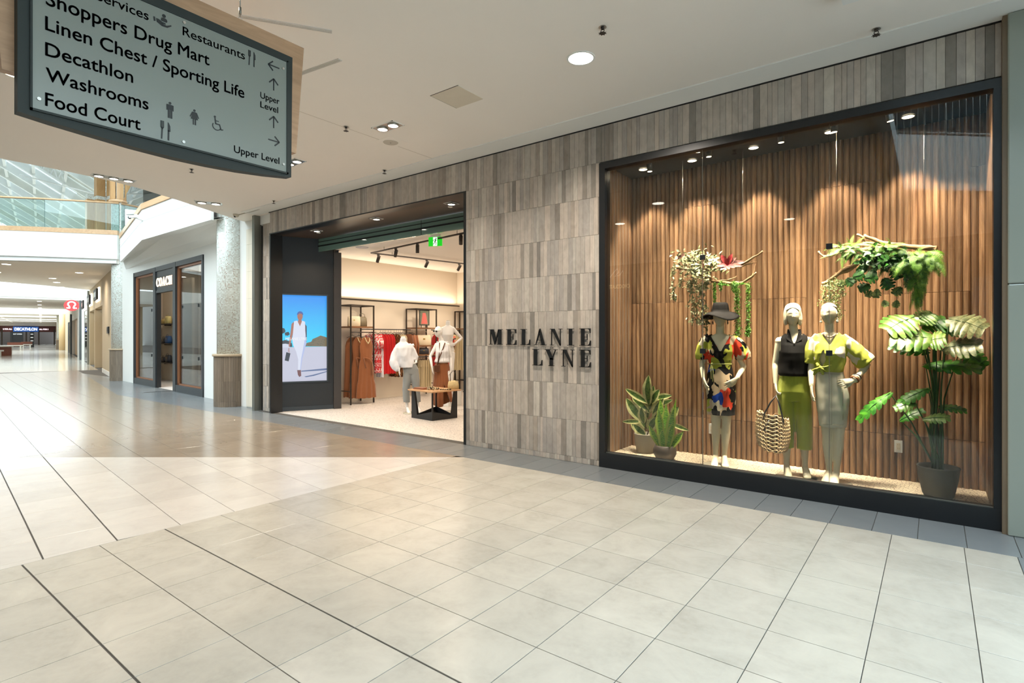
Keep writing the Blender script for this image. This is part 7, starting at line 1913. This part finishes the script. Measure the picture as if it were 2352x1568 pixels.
floral = print_mat('red floral print', [(0.3, srgb(196, 60, 50)), (0.3, srgb(196, 170, 130)), (0.2, srgb(60, 56, 50)), (0.2, srgb(220, 206, 180))], 26.0, 0.4)
brown_print = print_mat('brown animal print', [(0.5, srgb(108, 66, 38)), (0.3, srgb(46, 30, 22)), (0.2, srgb(168, 120, 76))], 34.0, 0.5)
# three long caramel dresses on the first rack, facing out
g1 = 'caramel dresses on the first rack'
d1 = hang_item('long_dress', 'long tiered caramel dress with a pale necklace, frontmost on the first rack', 'dress', brown_cloth, (RX + 0.05, 8.30, 1.60), radians(80), 0.34, 0.46, 1.46, 0.13, 4, g1, tiers=True, folds=11)
MB().tube([(-0.06, -0.06, -0.03), (-0.045, -0.085, -0.10), (0, -0.10, -0.17), (0.045, -0.085, -0.10), (0.06, -0.06, -0.03)], [0.008, 0.010, 0.014, 0.010, 0.008], 7).build('necklace', pbr('pale shell necklace', srgb(214, 196, 150), 0.4, var=0.4, scale=60), d1)
MB().tube([(-0.10, -0.075, -0.50), (0.02, -0.10, -0.53), (0.10, -0.09, -0.62), (0.10, -0.10, -0.92)], [(0.008, 0.02)] * 4, 6).tube([(-0.1, -0.075, -0.5), (-0.06, -0.10, -0.75)], [(0.008, 0.02)] * 2, 6).build('sash', brown_cloth, d1)
again(d1, (RX - 0.11, 8.21, 1.60), 'long tiered caramel dress hanging in the middle of the first rack'); 
d3 = hang_item('long_dress', 'long dark caramel dress at the left of the first rack', 'dress', brown_cloth, (RX - 0.24, 8.12, 1.60), radians(66), 0.32, 0.42, 1.44, 0.11, 6, g1, folds=9)
# along the wall rail; each garment stands across the rail
def along(kind, label, cat, mat, y0, n, dy, x=-11.10, z=1.68, group=None, names=None, **kw):
    src = None
    for i in range(n):
        loc = (x + rg.uniform(-0.01, 0.01), y0 + i * dy, z); lb = label if not names else names[i]
        if src is None: src = hang_item(kind, lb, cat, mat, loc, radians(rg.uniform(-6, 6)), group=group, **kw)
        else: again(src, loc, lb, group, radians(rg.uniform(-8, 8)))
along('printed_dress', '', 'dress', coral_print, 8.72, 3, 0.075, group='coral print dresses', names=['red and white print dress nearest the first rack', 'red and white print dress, second from the first rack', 'red and white print dress beside the plain red dresses'], w_top=0.40, w_bot=0.46, L=0.98, sleeves=0.32, seed=3)
hang_item('trousers', 'white trousers hanging under the red and white print dresses', 'trousers', white_cloth, (-11.02, 8.93, 1.30), 0.05, 0.24, 0.26, 0.72, 0.05, 5, legs=True)
along('red_dress', '', 'dress', red_cloth, 9.0, 5, 0.085, group='red dresses left of the blouse mannequin', names=['plain red dress next to the coral prints', 'plain red dress, second from the coral prints', 'plain red dress, middle of the five', 'plain red dress, fourth from the coral prints', 'plain red dress next to the brown prints'], w_top=0.40, w_bot=0.44, L=1.02, seed=8, folds=7)
along('printed_dress', '', 'dress', brown_print, 9.46, 2, 0.07, group='brown print dresses', names=['brown animal print dress beside the red dresses', 'brown animal print dress partly behind the blouse mannequin'], w_top=0.38, w_bot=0.46, L=1.12, seed=12)
along('blouse', '', 'blouse', cream_cloth, 9.60, 3, 0.075, names=['cream blouse beside the brown print dresses', 'cream blouse in the middle behind the blouse mannequin', 'cream blouse beside the caramel blouses'], group='cream blouses behind the blouse mannequin', w_top=0.38, w_bot=0.40, L=0.7, seed=13)
along('blouse', '', 'blouse', brown_cloth, 9.84, 3, 0.07, x=-11.0, group='caramel blouses', names=['caramel blouse right of the blouse mannequin', 'caramel blouse in the middle of three right of the blouse mannequin', 'caramel blouse beside the post of the second rack'], w_top=0.42, w_bot=0.46, L=0.70, sleeves=0.5, seed=14)
along('trousers', '', 'trousers', beige_cloth, 10.15, 4, 0.085, x=-10.86, z=0.97, group='beige trousers on the low rail', names=['beige trousers at the left end of the low rail', 'beige trousers, second on the low rail', 'beige trousers, third on the low rail', 'beige trousers at the right end of the low rail'], w_top=0.30, w_bot=0.28, L=0.72, seed=15, legs=True)
along('red_dress', '', 'dress', red_cloth, 11.0, 4, 0.08, group='red dresses right of the skirt mannequin', names=['plain red dress right of the skirt mannequin', 'plain red dress, second right of the skirt mannequin', 'plain red dress, third right of the skirt mannequin', 'plain red dress next to the grey skirt'], w_top=0.40, w_bot=0.44, L=0.92, seed=16, folds=7)
along('denim_dress', 'grey denim dress between red dresses and floral blouses', 'dress', grey_jean, 11.34, 1, 0.1, w_top=0.36, w_bot=0.46, L=1.08, seed=17)
along('blouse', '', 'blouse', floral, 11.45, 2, 0.085, group='floral blouses', names=['red floral blouse beside the grey denim dress', 'red floral blouse beside the beige dresses'], w_top=0.40, w_bot=0.44, L=0.74, sleeves=0.3, seed=18)
along('beige_dress', '', 'dress', beige_cloth, 11.62, 4, 0.08, group='beige dresses', names=['beige dress next to the floral blouses', 'beige dress, second from the floral blouses', 'beige dress, third from the floral blouses', 'beige dress at the right end of the wall rail'], w_top=0.38, w_bot=0.46, L=1.05, seed=19)
# empty hangers filling the wall rail
hg = MB(); hg.tube([(-0.16, 0, -0.05), (0, 0, 0.02), (0.16, 0, -0.05)], 0.006, 5); hg.tube([(0, 0, 0.02), (0, 0, 0.08), (0.012, 0, 0.095), (0, 0, 0.107)], 0.0022, 4)
# handbags
def handbag(name, label, loc, w, h, d, mat, rz=0.0, strap=0.10, ruched=False, dark=None):
    t = thing(name, label, 'bag', loc, rz); BASE[t.name] = Vector((0, 0, 0)); mb = MB()
    mb.rings([(0.0, 0, 0, w * 0.44, d * 0.42), (0.01, 0, 0, w * 0.49, d * 0.5), (h * 0.5, 0, 0, w * 0.50, d * 0.5), (h * 0.85, 0, 0, w * (0.42 if ruched else 0.46), d * 0.38), (h, 0, 0, w * (0.30 if ruched else 0.42), d * 0.22)], 24)
    for i, v in enumerate(mb.v):
        x, y, z = v; e = 0.55; ax, ay = w * 0.5, d * 0.5
        if not ruched: v = (ax * (abs(x / ax) ** e) * (1 if x > 0 else -1), ay * (abs(y / ay) ** e) * (1 if y > 0 else -1), z)
        else: v = (x * (1 + 0.06 * sin(x * 180)), y * (1 + 0.1 * sin(x * 150)), z)
        mb.v[i] = v
    mb.build('body', mat, t)
    MB().tube([(-w * 0.25, -d * 0.2, h * 0.92), (-w * 0.22, -d * 0.2, h + strap * 0.7), (0, -d * 0.2, h + strap), (w * 0.22, -d * 0.2, h + strap * 0.7), (w * 0.25, -d * 0.2, h * 0.92)], 0.006, 6).build('handle', dark or mat, t)
    if not ruched: MB().box(-w * 0.06, w * 0.06, -d * 0.52, -d * 0.46, h * 0.55, h * 0.68).build('clasp', pbr('brass clasp', srgb(190, 160, 90), 0.3, 0.8), t)
    return t
leather_w = pbr('cream leather', srgb(222, 206, 176), 0.45, var=0.05); leather_t = pbr('taupe leather', srgb(120, 108, 84), 0.45, var=0.1); leather_k = pbr('dark leather', srgb(44, 44, 52), 0.4)
handbag('handbag', 'cream structured handbag on the shelf of the first rack', (-10.98, 8.12, 1.84), 0.30, 0.24, 0.13, leather_w, radians(60), 0.12)
handbag('handbag', 'olive grey drawstring bag leaning right of the cream handbag', (-11.02, 8.38, 1.84), 0.26, 0.24, 0.14, leather_t, radians(60), 0.08, True)
handbag('handbag', 'cream tote bag on the middle shelf of the second rack', (-11.05, 10.42, 1.36), 0.46, 0.28, 0.16, leather_w, radians(70), 0.12)
handbag('handbag', 'small dark handbag on the low shelf of the second rack', (-11.05, 10.42, 1.12), 0.34, 0.16, 0.14, leather_k, radians(70), 0.04)
# picture stand
t = thing('picture_stand', 'framed fashion photograph standing on the second rack', 'picture', (-11.0, 10.42, 1.84)); ca, sa = cos(radians(62)), sin(radians(62))
def TP(x, z, o=0.0): return Vector((-11.0 + x * ca + o * sa, 10.42 + x * sa - o * ca, 1.84 + z))
def tp(mb, x0, x1, z0, z1, o0, o1): mb.prism([TP(x0, z0, o0), TP(x1, z0, o0), TP(x1, z1, o0), TP(x0, z1, o0)], TP(0, 0, o1) - TP(0, 0, o0)); return mb
tp(MB(), -0.14, 0.14, 0.06, 0.48, 0, 0.015).build('frame', M['black'], t); tp(MB(), -0.12, 0.12, 0.08, 0.46, 0.015, 0.017).build('print', pbr('grey green photo', srgb(120, 124, 104), 0.5, var=0.4, scale=8), t)
MB().prism([TP(-0.05, 0.40, 0.018), TP(0.03, 0.40, 0.018), TP(0.06, 0.30, 0.018), TP(0.09, 0.10, 0.018), TP(-0.09, 0.10, 0.018), TP(-0.06, 0.3, 0.018)], TP(0, 0, 0.0195) - TP(0, 0, 0.018)).build('printed_dress', pbr('coral dress print', srgb(214, 110, 100), 0.5), t)
tp(MB(), -0.09, -0.08, 0, 0.06, 0, 0.03).build('foot', M['black'], t); tp(MB(), 0.08, 0.09, 0, 0.06, 0, 0.03).build('foot', M['black'], t)
# ---- display table
Lc, Fc, Rc = Vector((-8.25, 7.37, 0)), Vector((-7.49, 7.30, 0)), Vector((-7.38, 7.98, 0)); Bc = Lc + Rc - Fc
t = thing('display_table', 'low ash topped display table on black angled steel legs', 'table', tuple(Fc.lerp(Bc, 0.5)))
up = Vector((0, 0, 1))
bevel(MB().prism([p + up * 0.535 for p in (Lc, Fc, Rc, Bc)], (0, 0, 0.028)).build('table_top', M['table_wood'], t), 0.004)
cen_ = Fc.lerp(Bc, 0.5)
for p, q in ((Lc, Fc), (Rc, Fc), (Rc, Bc), (Lc, Bc)):
    pi_, qi_ = cen_.lerp(p, 0.84), cen_.lerp(q, 0.84); e = (qi_ - pi_)
    nrm_ = e.cross(up).normalized() * 0.010
    MB().prism([pi_, pi_ + up * 0.533, pi_ + e * 0.14 + up * 0.533, pi_ + e * 0.27 + up * 0.07, qi_ - e * 0.03 + up * 0.17, qi_ - e * 0.03], nrm_).build('leg', M['black'], t)
    MB().prism([qi_ - e * 0.03, qi_ - e * 0.03 + up * 0.533, qi_ + up * 0.533, qi_], nrm_).build('leg', M['black'], t)
for p, q in ():
    MB().prism([pi_, pi_ + e * 0.0 + up * 0.53, pi_ + e * 0.10 + up * 0.53, pi_ + e * 0.22 + up * 0.10, pi_ + e * 0.5 + up * 0.16, pi_ + e * 0.5], (e.orthogonal().normalized() * 0)[:] if False else (e.cross(up).normalized() * 0.012)).build('leg', M['black'], t)
    MB().prism([qi_, qi_ + up * 0.53, qi_ - e * 0.10 + up * 0.53, qi_ - e * 0.22 + up * 0.10, qi_ - e * 0.5 + up * 0.16, qi_ - e * 0.5], (e.cross(up).normalized() * 0.012)).build('leg', M['black'], t)
zt = 0.563
t = thing('folded_garment', 'caramel brown folded garment at the left of the display table', 'clothing', (-8.02, 7.50, zt))
bevel(MB().box(-8.16, -7.88, 7.43, 7.60, zt, zt + 0.018).box(-8.15, -7.89, 7.44, 7.59, zt + 0.018, zt + 0.034).build('fabric', brown_cloth, t), 0.006, 3)
leo = print_mat('leopard print', [(0.5, srgb(46, 38, 30)), (0.5, srgb(206, 184, 146))], 60.0, 0.5)
t = thing('scarf', 'crumpled leopard print scarf in the middle of the display table', 'scarf', (-7.75, 7.56, zt))
mb = MB(); P = [Vector((-7.75 + 0.12 * cos(a) * (1 + 0.2 * sin(3 * a)), 7.56 + 0.07 * sin(a), zt + 0.022 + 0.010 * sin(4 * a))) for a in [2 * pi * i / 30 for i in range(31)]]
mb.tube(P, [(0.022 + 0.006 * sin(i), 0.018) for i in range(31)], 8).tube([p * 1.0 for p in (Vector((-7.84, 7.53, zt + 0.03)), Vector((-7.75, 7.56, zt + 0.05)), Vector((-7.66, 7.58, zt + 0.03)))], 0.02, 8).build('fabric', leo, t)
t = thing('scarf', 'small leopard print scarf at the right of the display table', 'scarf', (-7.52, 7.66, zt))
MB().tube([Vector((-7.58 + 0.02 * i, 7.60 + 0.02 * i + 0.01 * sin(i * 2), zt + 0.014)) for i in range(8)], [(0.02, 0.013)] * 8, 8).build('fabric', leo, t)
handbag('handbag', 'ruched pale straw bag standing at the back right of the display table', (-7.52, 7.90, zt), 0.22, 0.17, 0.12, pbr('pale straw', srgb(206, 184, 136), 0.7, var=0.2, scale=40), radians(40), 0.20, True, M['black'])
# low shelf with bags in the back right
t = thing('bag_stand', 'low black stand with hanging bags behind the display table', 'stand', (-8.3, 9.6, 0))
MB().box(-8.75, -8.72, 9.6, 9.63, 0, 1.02).box(-7.9, -7.87, 9.6, 9.63, 0, 1.02).box(-8.75, -7.87, 9.6, 9.63, 1.0, 1.02).box(-8.75, -7.87, 9.6, 9.63, 0.28, 0.30).build('frame', M['black'], t)
MB().box(-8.73, -7.89, 9.5, 9.75, 0.30, 0.32).build('shelf', M['black'], t)
handbag('handbag', 'dark navy handbag on the low black stand', (-8.35, 9.62, 0.32), 0.32, 0.26, 0.14, leather_k, radians(20), 0.25)
# ---- white mannequins inside
def inner(label, loc, rz): 
    t = thing('mannequin', label, 'mannequin', loc, rz); BASE[t.name] = Vector((0, 0, 0)); return t
mA = inner('headless white mannequin in a loose white blouse and grey cropped jeans', (-8.66, 7.90, 0), radians(47))
PA = dict(torso=[(0.84, -0.05, 0.01, 0.135, 0.10), (0.92, -0.06, 0.01, 0.150, 0.108), (1.02, -0.09, 0, 0.125, 0.09), (1.12, -0.13, 0, 0.108, 0.08), (1.26, -0.18, -0.01, 0.125, 0.10), (1.40, -0.21, 0, 0.135, 0.085), (1.46, -0.215, 0, 0.11, 0.06), (1.50, -0.215, 0, 0.055, 0.05), (1.60, -0.215, 0, 0.045, 0.045)],
          arms=[((-0.34, 0.02, 1.40), (-0.36, -0.02, 1.12), (-0.29, -0.10, 0.92), (0.0, -0.2, -1), (1, 0, 0), dict(curl=0.3, thumb=-1)), ((-0.09, 0.02, 1.40), (0.06, 0.10, 1.18), (0.05, -0.02, 1.05), (-0.6, -0.4, -0.4), (-1, 0, 0), dict(curl=0.5))],
          legs=[((-0.10, 0.01, 0.88), (-0.16, -0.03, 0.50), (-0.13, 0.02, 0.12), (-0.08, -0.13, 0.012)), ((0.0, 0.01, 0.88), (0.06, -0.04, 0.50), (0.09, 0.03, 0.12), (0.14, -0.10, 0.012))])
link('body', union_mesh(figure(PA, False), 0.008, white_man, 1), mA)
g = MB(); g.rings([(0.94, -0.12, 0, 0.15, 0.12), (1.05, -0.15, 0, 0.165, 0.13), (1.20, -0.19, 0, 0.17, 0.135), (1.36, -0.21, 0, 0.175, 0.12), (1.42, -0.212, 0, 0.155, 0.095), (1.455, -0.215, 0, 0.11, 0.075), (1.485, -0.215, 0, 0.066, 0.062), (1.58, -0.215, 0, 0.056, 0.054)], 28)
g.tube([(-0.30, 0, 1.39), (-0.38, 0, 1.25), (-0.41, -0.03, 1.08), (-0.37, -0.07, 0.96), (-0.33, -0.10, 0.90)], [0.06, 0.075, 0.095, 0.085, 0.035], 16); g.tube([(-0.12, 0, 1.42), (-0.02, 0.05, 1.30), (0.03, 0.06, 1.16), (0.03, 0.02, 1.09)], [0.065, 0.075, 0.07, 0.045], 16)
garment(mA, 'blouse', g, 0.010, white_cloth, 2, lambda c: c.z < 0.95 and c.x > -0.26 or c.z > 1.575, lambda co, n: noise.noise(Vector((co.x * 14, co.y * 14, co.z * 6))) * 0.016)
g = MB(); g.rings([(0.82, -0.05, 0.01, 0.15, 0.11), (0.92, -0.06, 0.01, 0.160, 0.118), (1.02, -0.085, 0, 0.135, 0.10), (1.05, -0.09, 0, 0.13, 0.095)], 28)
g.tube([(-0.10, 0.01, 0.90), (-0.13, -0.005, 0.70), (-0.16, -0.02, 0.50), (-0.145, 0.0, 0.25), (-0.14, 0.01, 0.215)], [0.10, 0.09, 0.072, 0.068, 0.068], 18); g.tube([(0.0, 0.01, 0.90), (0.035, -0.015, 0.70), (0.06, -0.03, 0.50), (0.08, 0.0, 0.25), (0.083, 0.01, 0.215)], [0.10, 0.09, 0.072, 0.068, 0.068], 18)
garment(mA, 'jeans', g, 0.010, grey_jean, 2, lambda c: c.z < 0.225, lambda co, n: noise.noise(Vector((co.x * 16, co.y * 16, co.z * 8))) * 0.006)
base_plate(mA, -0.02, -0.03, 0.2)
mB = inner('white mannequin with sunglasses, white gathered top and long brown wrap skirt', (-8.30, 8.38, 0), radians(45))
PB = dict(torso=[(0.84, 0, 0.01, 0.135, 0.10), (0.92, 0, 0.01, 0.150, 0.108), (1.02, 0, 0, 0.125, 0.09), (1.12, 0, 0, 0.108, 0.08), (1.28, 0, -0.015, 0.125, 0.10), (1.40, 0, 0, 0.135, 0.085), (1.46, 0, 0, 0.12, 0.06), (1.50, 0, 0, 0.055, 0.05)],
          neck=[([(0, 0.01, 1.47), (-0.02, 0, 1.54), (-0.05, -0.01, 1.61)], [0.05, 0.044, 0.044], 12)], head=((-0.08, -0.025, 1.70), 0.148, 0.19, 0.235, radians(-45)),
          arms=[((0.135, 0.01, 1.43), (0.185, 0.03, 1.15), (0.195, -0.04, 0.93), (-0.15, -0.15, -1), (-1, 0.2, 0), dict(curl=0.3)), ((-0.135, 0.01, 1.43), (-0.25, -0.02, 1.18), (-0.21, -0.14, 0.96), (0.1, -0.2, -1), (1, 0.1, 0), dict(curl=0.3, thumb=-1))],
          legs=[((-0.08, 0.01, 0.86), (-0.09, -0.02, 0.50), (-0.09, 0.02, 0.115), (-0.08, -0.13, 0.012)), ((0.08, 0.01, 0.86), (0.14, -0.04, 0.50), (0.22, 0.02, 0.115), (0.27, -0.10, 0.012))])
link('body', union_mesh(figure(PB), 0.008, white_man, 1), mB)
g = MB(); g.rings([(1.03, 0, 0, 0.135, 0.10), (1.07, 0, -0.004, 0.158, 0.125), (1.14, 0, -0.004, 0.140, 0.112), (1.28, 0, -0.015, 0.140, 0.120), (1.38, 0, 0, 0.140, 0.098), (1.42, 0, 0, 0.13, 0.09)], 28)
g.tube([(0.09, 0, 1.38), (0.10, 0.01, 1.50)], 0.03, 8); g.tube([(-0.09, 0, 1.38), (-0.10, 0.01, 1.50)], 0.03, 8)
garment(mB, 'gathered_top', g, 0.009, white_cloth, 2, lambda c: c.z < 1.04 or (c.z > 1.395 and abs(c.x) < 0.06), lambda co, n: 0.004 * sin(co.x * 110) + noise.noise(Vector((co.x * 14, co.y * 14, co.z * 9))) * 0.008)
g = MB(); g.rings([(0.10, 0.02, 0.02, 0.20, 0.17), (0.30, 0.01, 0.01, 0.215, 0.17), (0.60, 0.0, 0.01, 0.195, 0.15), (0.84, 0, 0.01, 0.165, 0.122), (0.95, 0, 0.01, 0.158, 0.116), (1.05, 0, 0, 0.128, 0.094), (1.08, 0, 0, 0.125, 0.092)], 36)
def cutB(c):
    if c.z < 0.11 + 0.9 * abs(c.x + 0.05) ** 1.6: return True
    return c.y < 0.02 and c.x > 0.03 and c.z < 0.62 and (c.x - 0.03) > (0.62 - c.z) * -0.1 + 0.02 and (c.x - 0.03) < (0.62 - c.z) * 0.34
garment(mB, 'wrap_skirt', g, 0.010, brown_cloth, 2, cutB, lambda co, n: (0.006 * sin(atan2(co.y, co.x) * 15) * min(1, max(0, (1.0 - co.z) * 2))) + noise.noise(Vector((co.x * 10, co.y * 10, co.z * 2.5))) * 0.012)
mb = MB(); Rg = Matrix.Rotation(radians(-45), 3, 'Z'); hc_ = Vector((-0.08, -0.025, 1.70))
for sx in (-1, 1):
    mb.sphere(hc_ + Rg @ Vector((sx * 0.034, -0.094, 0.010)), 0.024, 8, 0, (1, 1, 0.75)); mb.tube([hc_ + Rg @ Vector((sx * 0.055, -0.088, 0.014)), hc_ + Rg @ Vector((sx * 0.078, 0.01, 0.02))], 0.003, 5)
mb.tube([hc_ + Rg @ Vector((-0.02, -0.10, 0.014)), hc_ + Rg @ Vector((0.02, -0.10, 0.014))], 0.003, 5).build('sunglasses', M['black'], mB)
MB().tube([(0.06, -0.07, 1.47), (0.02, -0.125, 1.35), (-0.06, -0.135, 1.15), (-0.10, -0.13, 1.0)], [(0.012, 0.003)] * 4, 6).tube([(-0.055, -0.06, 1.47), (-0.05, -0.12, 1.3), (-0.09, -0.14, 1.05)], [(0.010, 0.003)] * 3, 6).build('strap', dark_brown, mB)
bevel(MB().box(-0.17, -0.05, -0.155, -0.125, 0.86, 1.0).build('pouch', dark_brown, mB), 0.01)
base_plate(mB, 0.05, -0.03, 0.22)
pl = thing('plinth', 'low white plinth under the rear headless mannequin', 'plinth', (-9.02, 9.30, 0))
bevel(MB().box(-9.25, -8.79, 9.08, 9.52, 0, 0.36).build('block', M['fascia_white'], pl), 0.01)
mC = inner('bare white headless mannequin with a bent arm standing behind the others', (-9.02, 9.30, 0.36), radians(45))
PC = dict(torso=[(0.84, 0, 0.01, 0.135, 0.10), (0.92, 0, 0.01, 0.150, 0.108), (1.02, 0, 0, 0.125, 0.09), (1.12, 0, 0, 0.108, 0.08), (1.28, 0, -0.02, 0.13, 0.11), (1.40, 0, 0, 0.14, 0.085), (1.46, 0, 0, 0.12, 0.06), (1.50, 0, 0, 0.055, 0.05), (1.60, 0, 0, 0.048, 0.046)],
          arms=[((0.14, 0.01, 1.43), (0.32, 0.04, 1.20), (0.17, -0.06, 1.08), (-0.7, -0.4, -0.3), (-0.3, 1, 0), dict(curl=0.4)), ((-0.14, 0.01, 1.43), (-0.19, 0.02, 1.16), (-0.19, -0.06, 0.93), (0.05, -0.2, -1), (1, 0.1, 0), dict(curl=0.3, thumb=-1))],
          legs=[((-0.08, 0.01, 0.86), (-0.09, -0.02, 0.50), (-0.09, 0.02, 0.115), (-0.08, -0.13, 0.012)), ((0.08, 0.01, 0.86), (0.09, -0.04, 0.50), (0.09, 0.02, 0.115), (0.10, -0.12, 0.012))])
link('body', union_mesh(figure(PC, False), 0.009, white_man, 1), mC)
MB().lathe((0, 0, 1.598), [(0.034, 0), (0.034, 0.018)], 16).build('neck_cap', M['steel'], mC)
base_plate(mC, 0, -0.03, 0.19)

# ---- track lights on the shop ceiling
def track(p, q, label, lamps):
    p, q = Vector((*p, 3.44)), Vector((*q, 3.44)); d = (q - p).normalized()
    t = thing('track_light', label, 'ceiling light', tuple(p)); n = Vector((-d.y, d.x, 0))
    MB().obox((p + q) / 2, (q - p) / 2, n * 0.017, (0, 0, 0.014)).build('track', M['bronze'], t)
    for k in (0.15, 0.85): c = p.lerp(q, k); MB().tube([c, (c.x, c.y, 3.515)], 0.005, 6).build('suspension', M['bronze'], t)
    for k, tg in lamps:
        c = p.lerp(q, k); a = c + Vector((0, 0, -0.11)); dr = (Vector(tg) - a).normalized()
        h = MB().tube([a - dr * 0.07, a + dr * 0.085], 0.036, 18).build('lamp_head', M['bronze'], t)
        MB().tube([a + dr * 0.086, a + dr * 0.087], 0.029, 16).build('lens', M['lamp_warm'], h)
        MB().box(c.x - 0.02, c.x + 0.02, c.y - 0.02, c.y + 0.02, 3.395, 3.43).tube([c + Vector((0, 0, -0.03)), a + Vector((0, 0, 0.03))], 0.006, 6).build('joint', M['bronze'], t)
        s_ = spot('track_spot', tuple(a + dr * 0.1), tg, 55, 50, 0.6, (1.0, 0.84, 0.66), 0.03)
track((-9.85, 7.74), (-6.3, 7.20), 'bronze track with spot heads running along the shop entrance', [(0.28, (-10.9, 8.6, 1.0)), (0.50, (-8.7, 8.0, 1.2)), (0.88, (-7.8, 8.4, 0.8))])
track((-9.85, 7.74), (-9.3, 11.2), 'bronze track with spot heads running into the shop', [(0.05, (-11.2, 8.2, 1.3)), (0.42, (-11.3, 9.4, 1.2)), (0.70, (-11.3, 10.4, 1.2)), (0.95, (-11.3, 11.4, 1.2))])
track((-6.3, 9.3), (-8.3, 11.0), 'short bronze track deep in the shop at the right of the doorway', [(0.4, (-10.5, 11, 1)), (0.8, (-11.0, 11.6, 1.0))])
t = thing('air_diffuser', 'square stepped air diffuser in the shop ceiling', 'air vent', (-8.1, 9.6, 3.52))
for k, s_ in enumerate((0.30, 0.23, 0.16, 0.09)): 
    f = MB(); z = 3.518 - 0.004 * (3 - k)
    f.box(-8.1 - s_, -8.1 + s_, 9.6 - s_, 9.6 - s_ + 0.03, z - 0.012, z).box(-8.1 - s_, -8.1 + s_, 9.6 + s_ - 0.03, 9.6 + s_, z - 0.012, z).box(-8.1 - s_, -8.1 - s_ + 0.03, 9.6 - s_, 9.6 + s_, z - 0.012, z).box(-8.1 + s_ - 0.03, -8.1 + s_, 9.6 - s_, 9.6 + s_, z - 0.012, z)
    f.build('ring', M['fascia_white'], t)
for x, y, lb in ((-9.75, 7.42, 'flush round speaker in the shop ceiling near the black screen wall'), (-6.55, 7.5, 'flush round speaker in the shop ceiling at the right of the doorway')):
    t = thing('ceiling_speaker', lb, 'speaker', (x, y, 3.52)); MB().lathe((x, y, 3.52), [(0.12, -0.02), (0.13, -0.012), (0.135, 0)], 28).build('grille', pbr('pale grey mesh', srgb(186, 184, 190), 0.6), t); MB().ring((x, y), 0.135, 0.15, 3.512, 3.52, 28).build('rim', M['fascia_white'], t)

# ================================================================== SHELVES WITH GOODS IN THE BAG SHOP
def item_bag(label, s, z, w, h, mat):
    c = FP(s, -1.05, z); return handbag('handbag', label, tuple(c), w, h, 0.16, mat, atan2(-fn.x, fn.y) + pi, 0.06)
for k, z in enumerate((0.68, 1.36, 2.06)):
    t = thing('wall_shelf', ('lowest', 'middle', 'highest')[k] + ' thin dark shelf seen through the open door of the bag shop', 'shelf', tuple(FP(8.8, -1.1, z)))
    fbox(MB(), 8.0, 9.72, -0.92, -1.22, z - 0.035, z).build('board', M['bronze'], t)
    fbox(MB(), 8.9, 8.93, -1.0, -1.22, z - 0.07, z - 0.035).build('bracket', M['bronze'], t)
struct(fbox(MB(), 6.8, 9.9, -1.22, -1.3, 0, 3.6).build('wall_bag_display', M['shop_cream']))
item_bag('yellow cream bag on the highest shelf, right one', 8.66, 2.06, 0.42, 0.26, pbr('pale yellow leather', srgb(214, 190, 120), 0.5)); item_bag('small yellow cream bag on the highest shelf, left one', 9.12, 2.06, 0.30, 0.17, pbr('yellow leather', srgb(206, 180, 110), 0.5))
item_bag('blue bag on the middle shelf', 8.62, 1.36, 0.42, 0.26, pbr('blue leather', srgb(50, 84, 130), 0.5)); item_bag('black bag on the middle shelf', 9.05, 1.36, 0.34, 0.18, leather_k)
item_bag('larger black bag on the lowest shelf', 8.62, 0.68, 0.42, 0.26, leather_k); item_bag('smaller black bag on the lowest shelf', 9.10, 0.68, 0.34, 0.17, leather_k)
# bright screen-like panel inside the right hand window
struct(fbox(MB(), 2.6, 3.8, -2.35, -2.4, 0.9, 3.1).build('trim_23', pbr('teal display panel', srgb(120, 170, 168), 0.3)))

# ================================================================== BENCHES IN THE FAR CORRIDOR
seat_w = pbr('white bench seat', srgb(214, 214, 206), 0.4); red_wood = wood_mat('red brown planter wood', srgb(96, 48, 32), srgb(130, 72, 50), 8, 'X', 0.5, 0.1)
t = thing('planter_box', 'long red brown planter box with a white rim at the left edge of the photo', 'planter', tuple(K(37, 6.5)))
kbox(MB(), 36.2, 37.6, 4.0, 9.5, 0, 0.74).build('box', red_wood, t); kbox(MB(), 36.1, 37.7, 3.9, 9.6, 0.74, 0.84).build('rim', seat_w, t)
def bench(s, w0, w1, label, back=True):
    t = thing('bench', label, 'bench', tuple(K(s, (w0 + w1) / 2)))
    kbox(MB(), s, s + 0.6, w0, w1, 0.40, 0.50).build('seat', seat_w, t)
    for w in (w0 + 0.15, w1 - 0.3): kbox(MB(), s + 0.05, s + 0.55, w, w + 0.15, 0, 0.40).build('leg', seat_w, t)
    if back: kbox(MB(), s + 0.6, s + 0.7, w0, w1, 0.3, 0.85).build('backrest', red_wood, t)
bench(34.2, 4.4, 8.0, 'white bench in front of the red brown planter box', False)
bench(68, 3.9, 5.4, 'small white bench with red brown back beyond the planter box')
bench(78, 3.1, 4.3, 'distant small bench right of the black notice board')
# shop ceiling lamps (fashion shop)
area('shop_ceiling_light', (-8.6, 9.6, 3.48), 4.6, 95, (1.0, 0.86, 0.70), (0, 0, 0), 4.0)
area('shop_cove_light', (SX + 0.13, 9.8, 2.56), 0.05, 22, (1.0, 0.82, 0.62), (radians(180), 0, 0), 4.6)
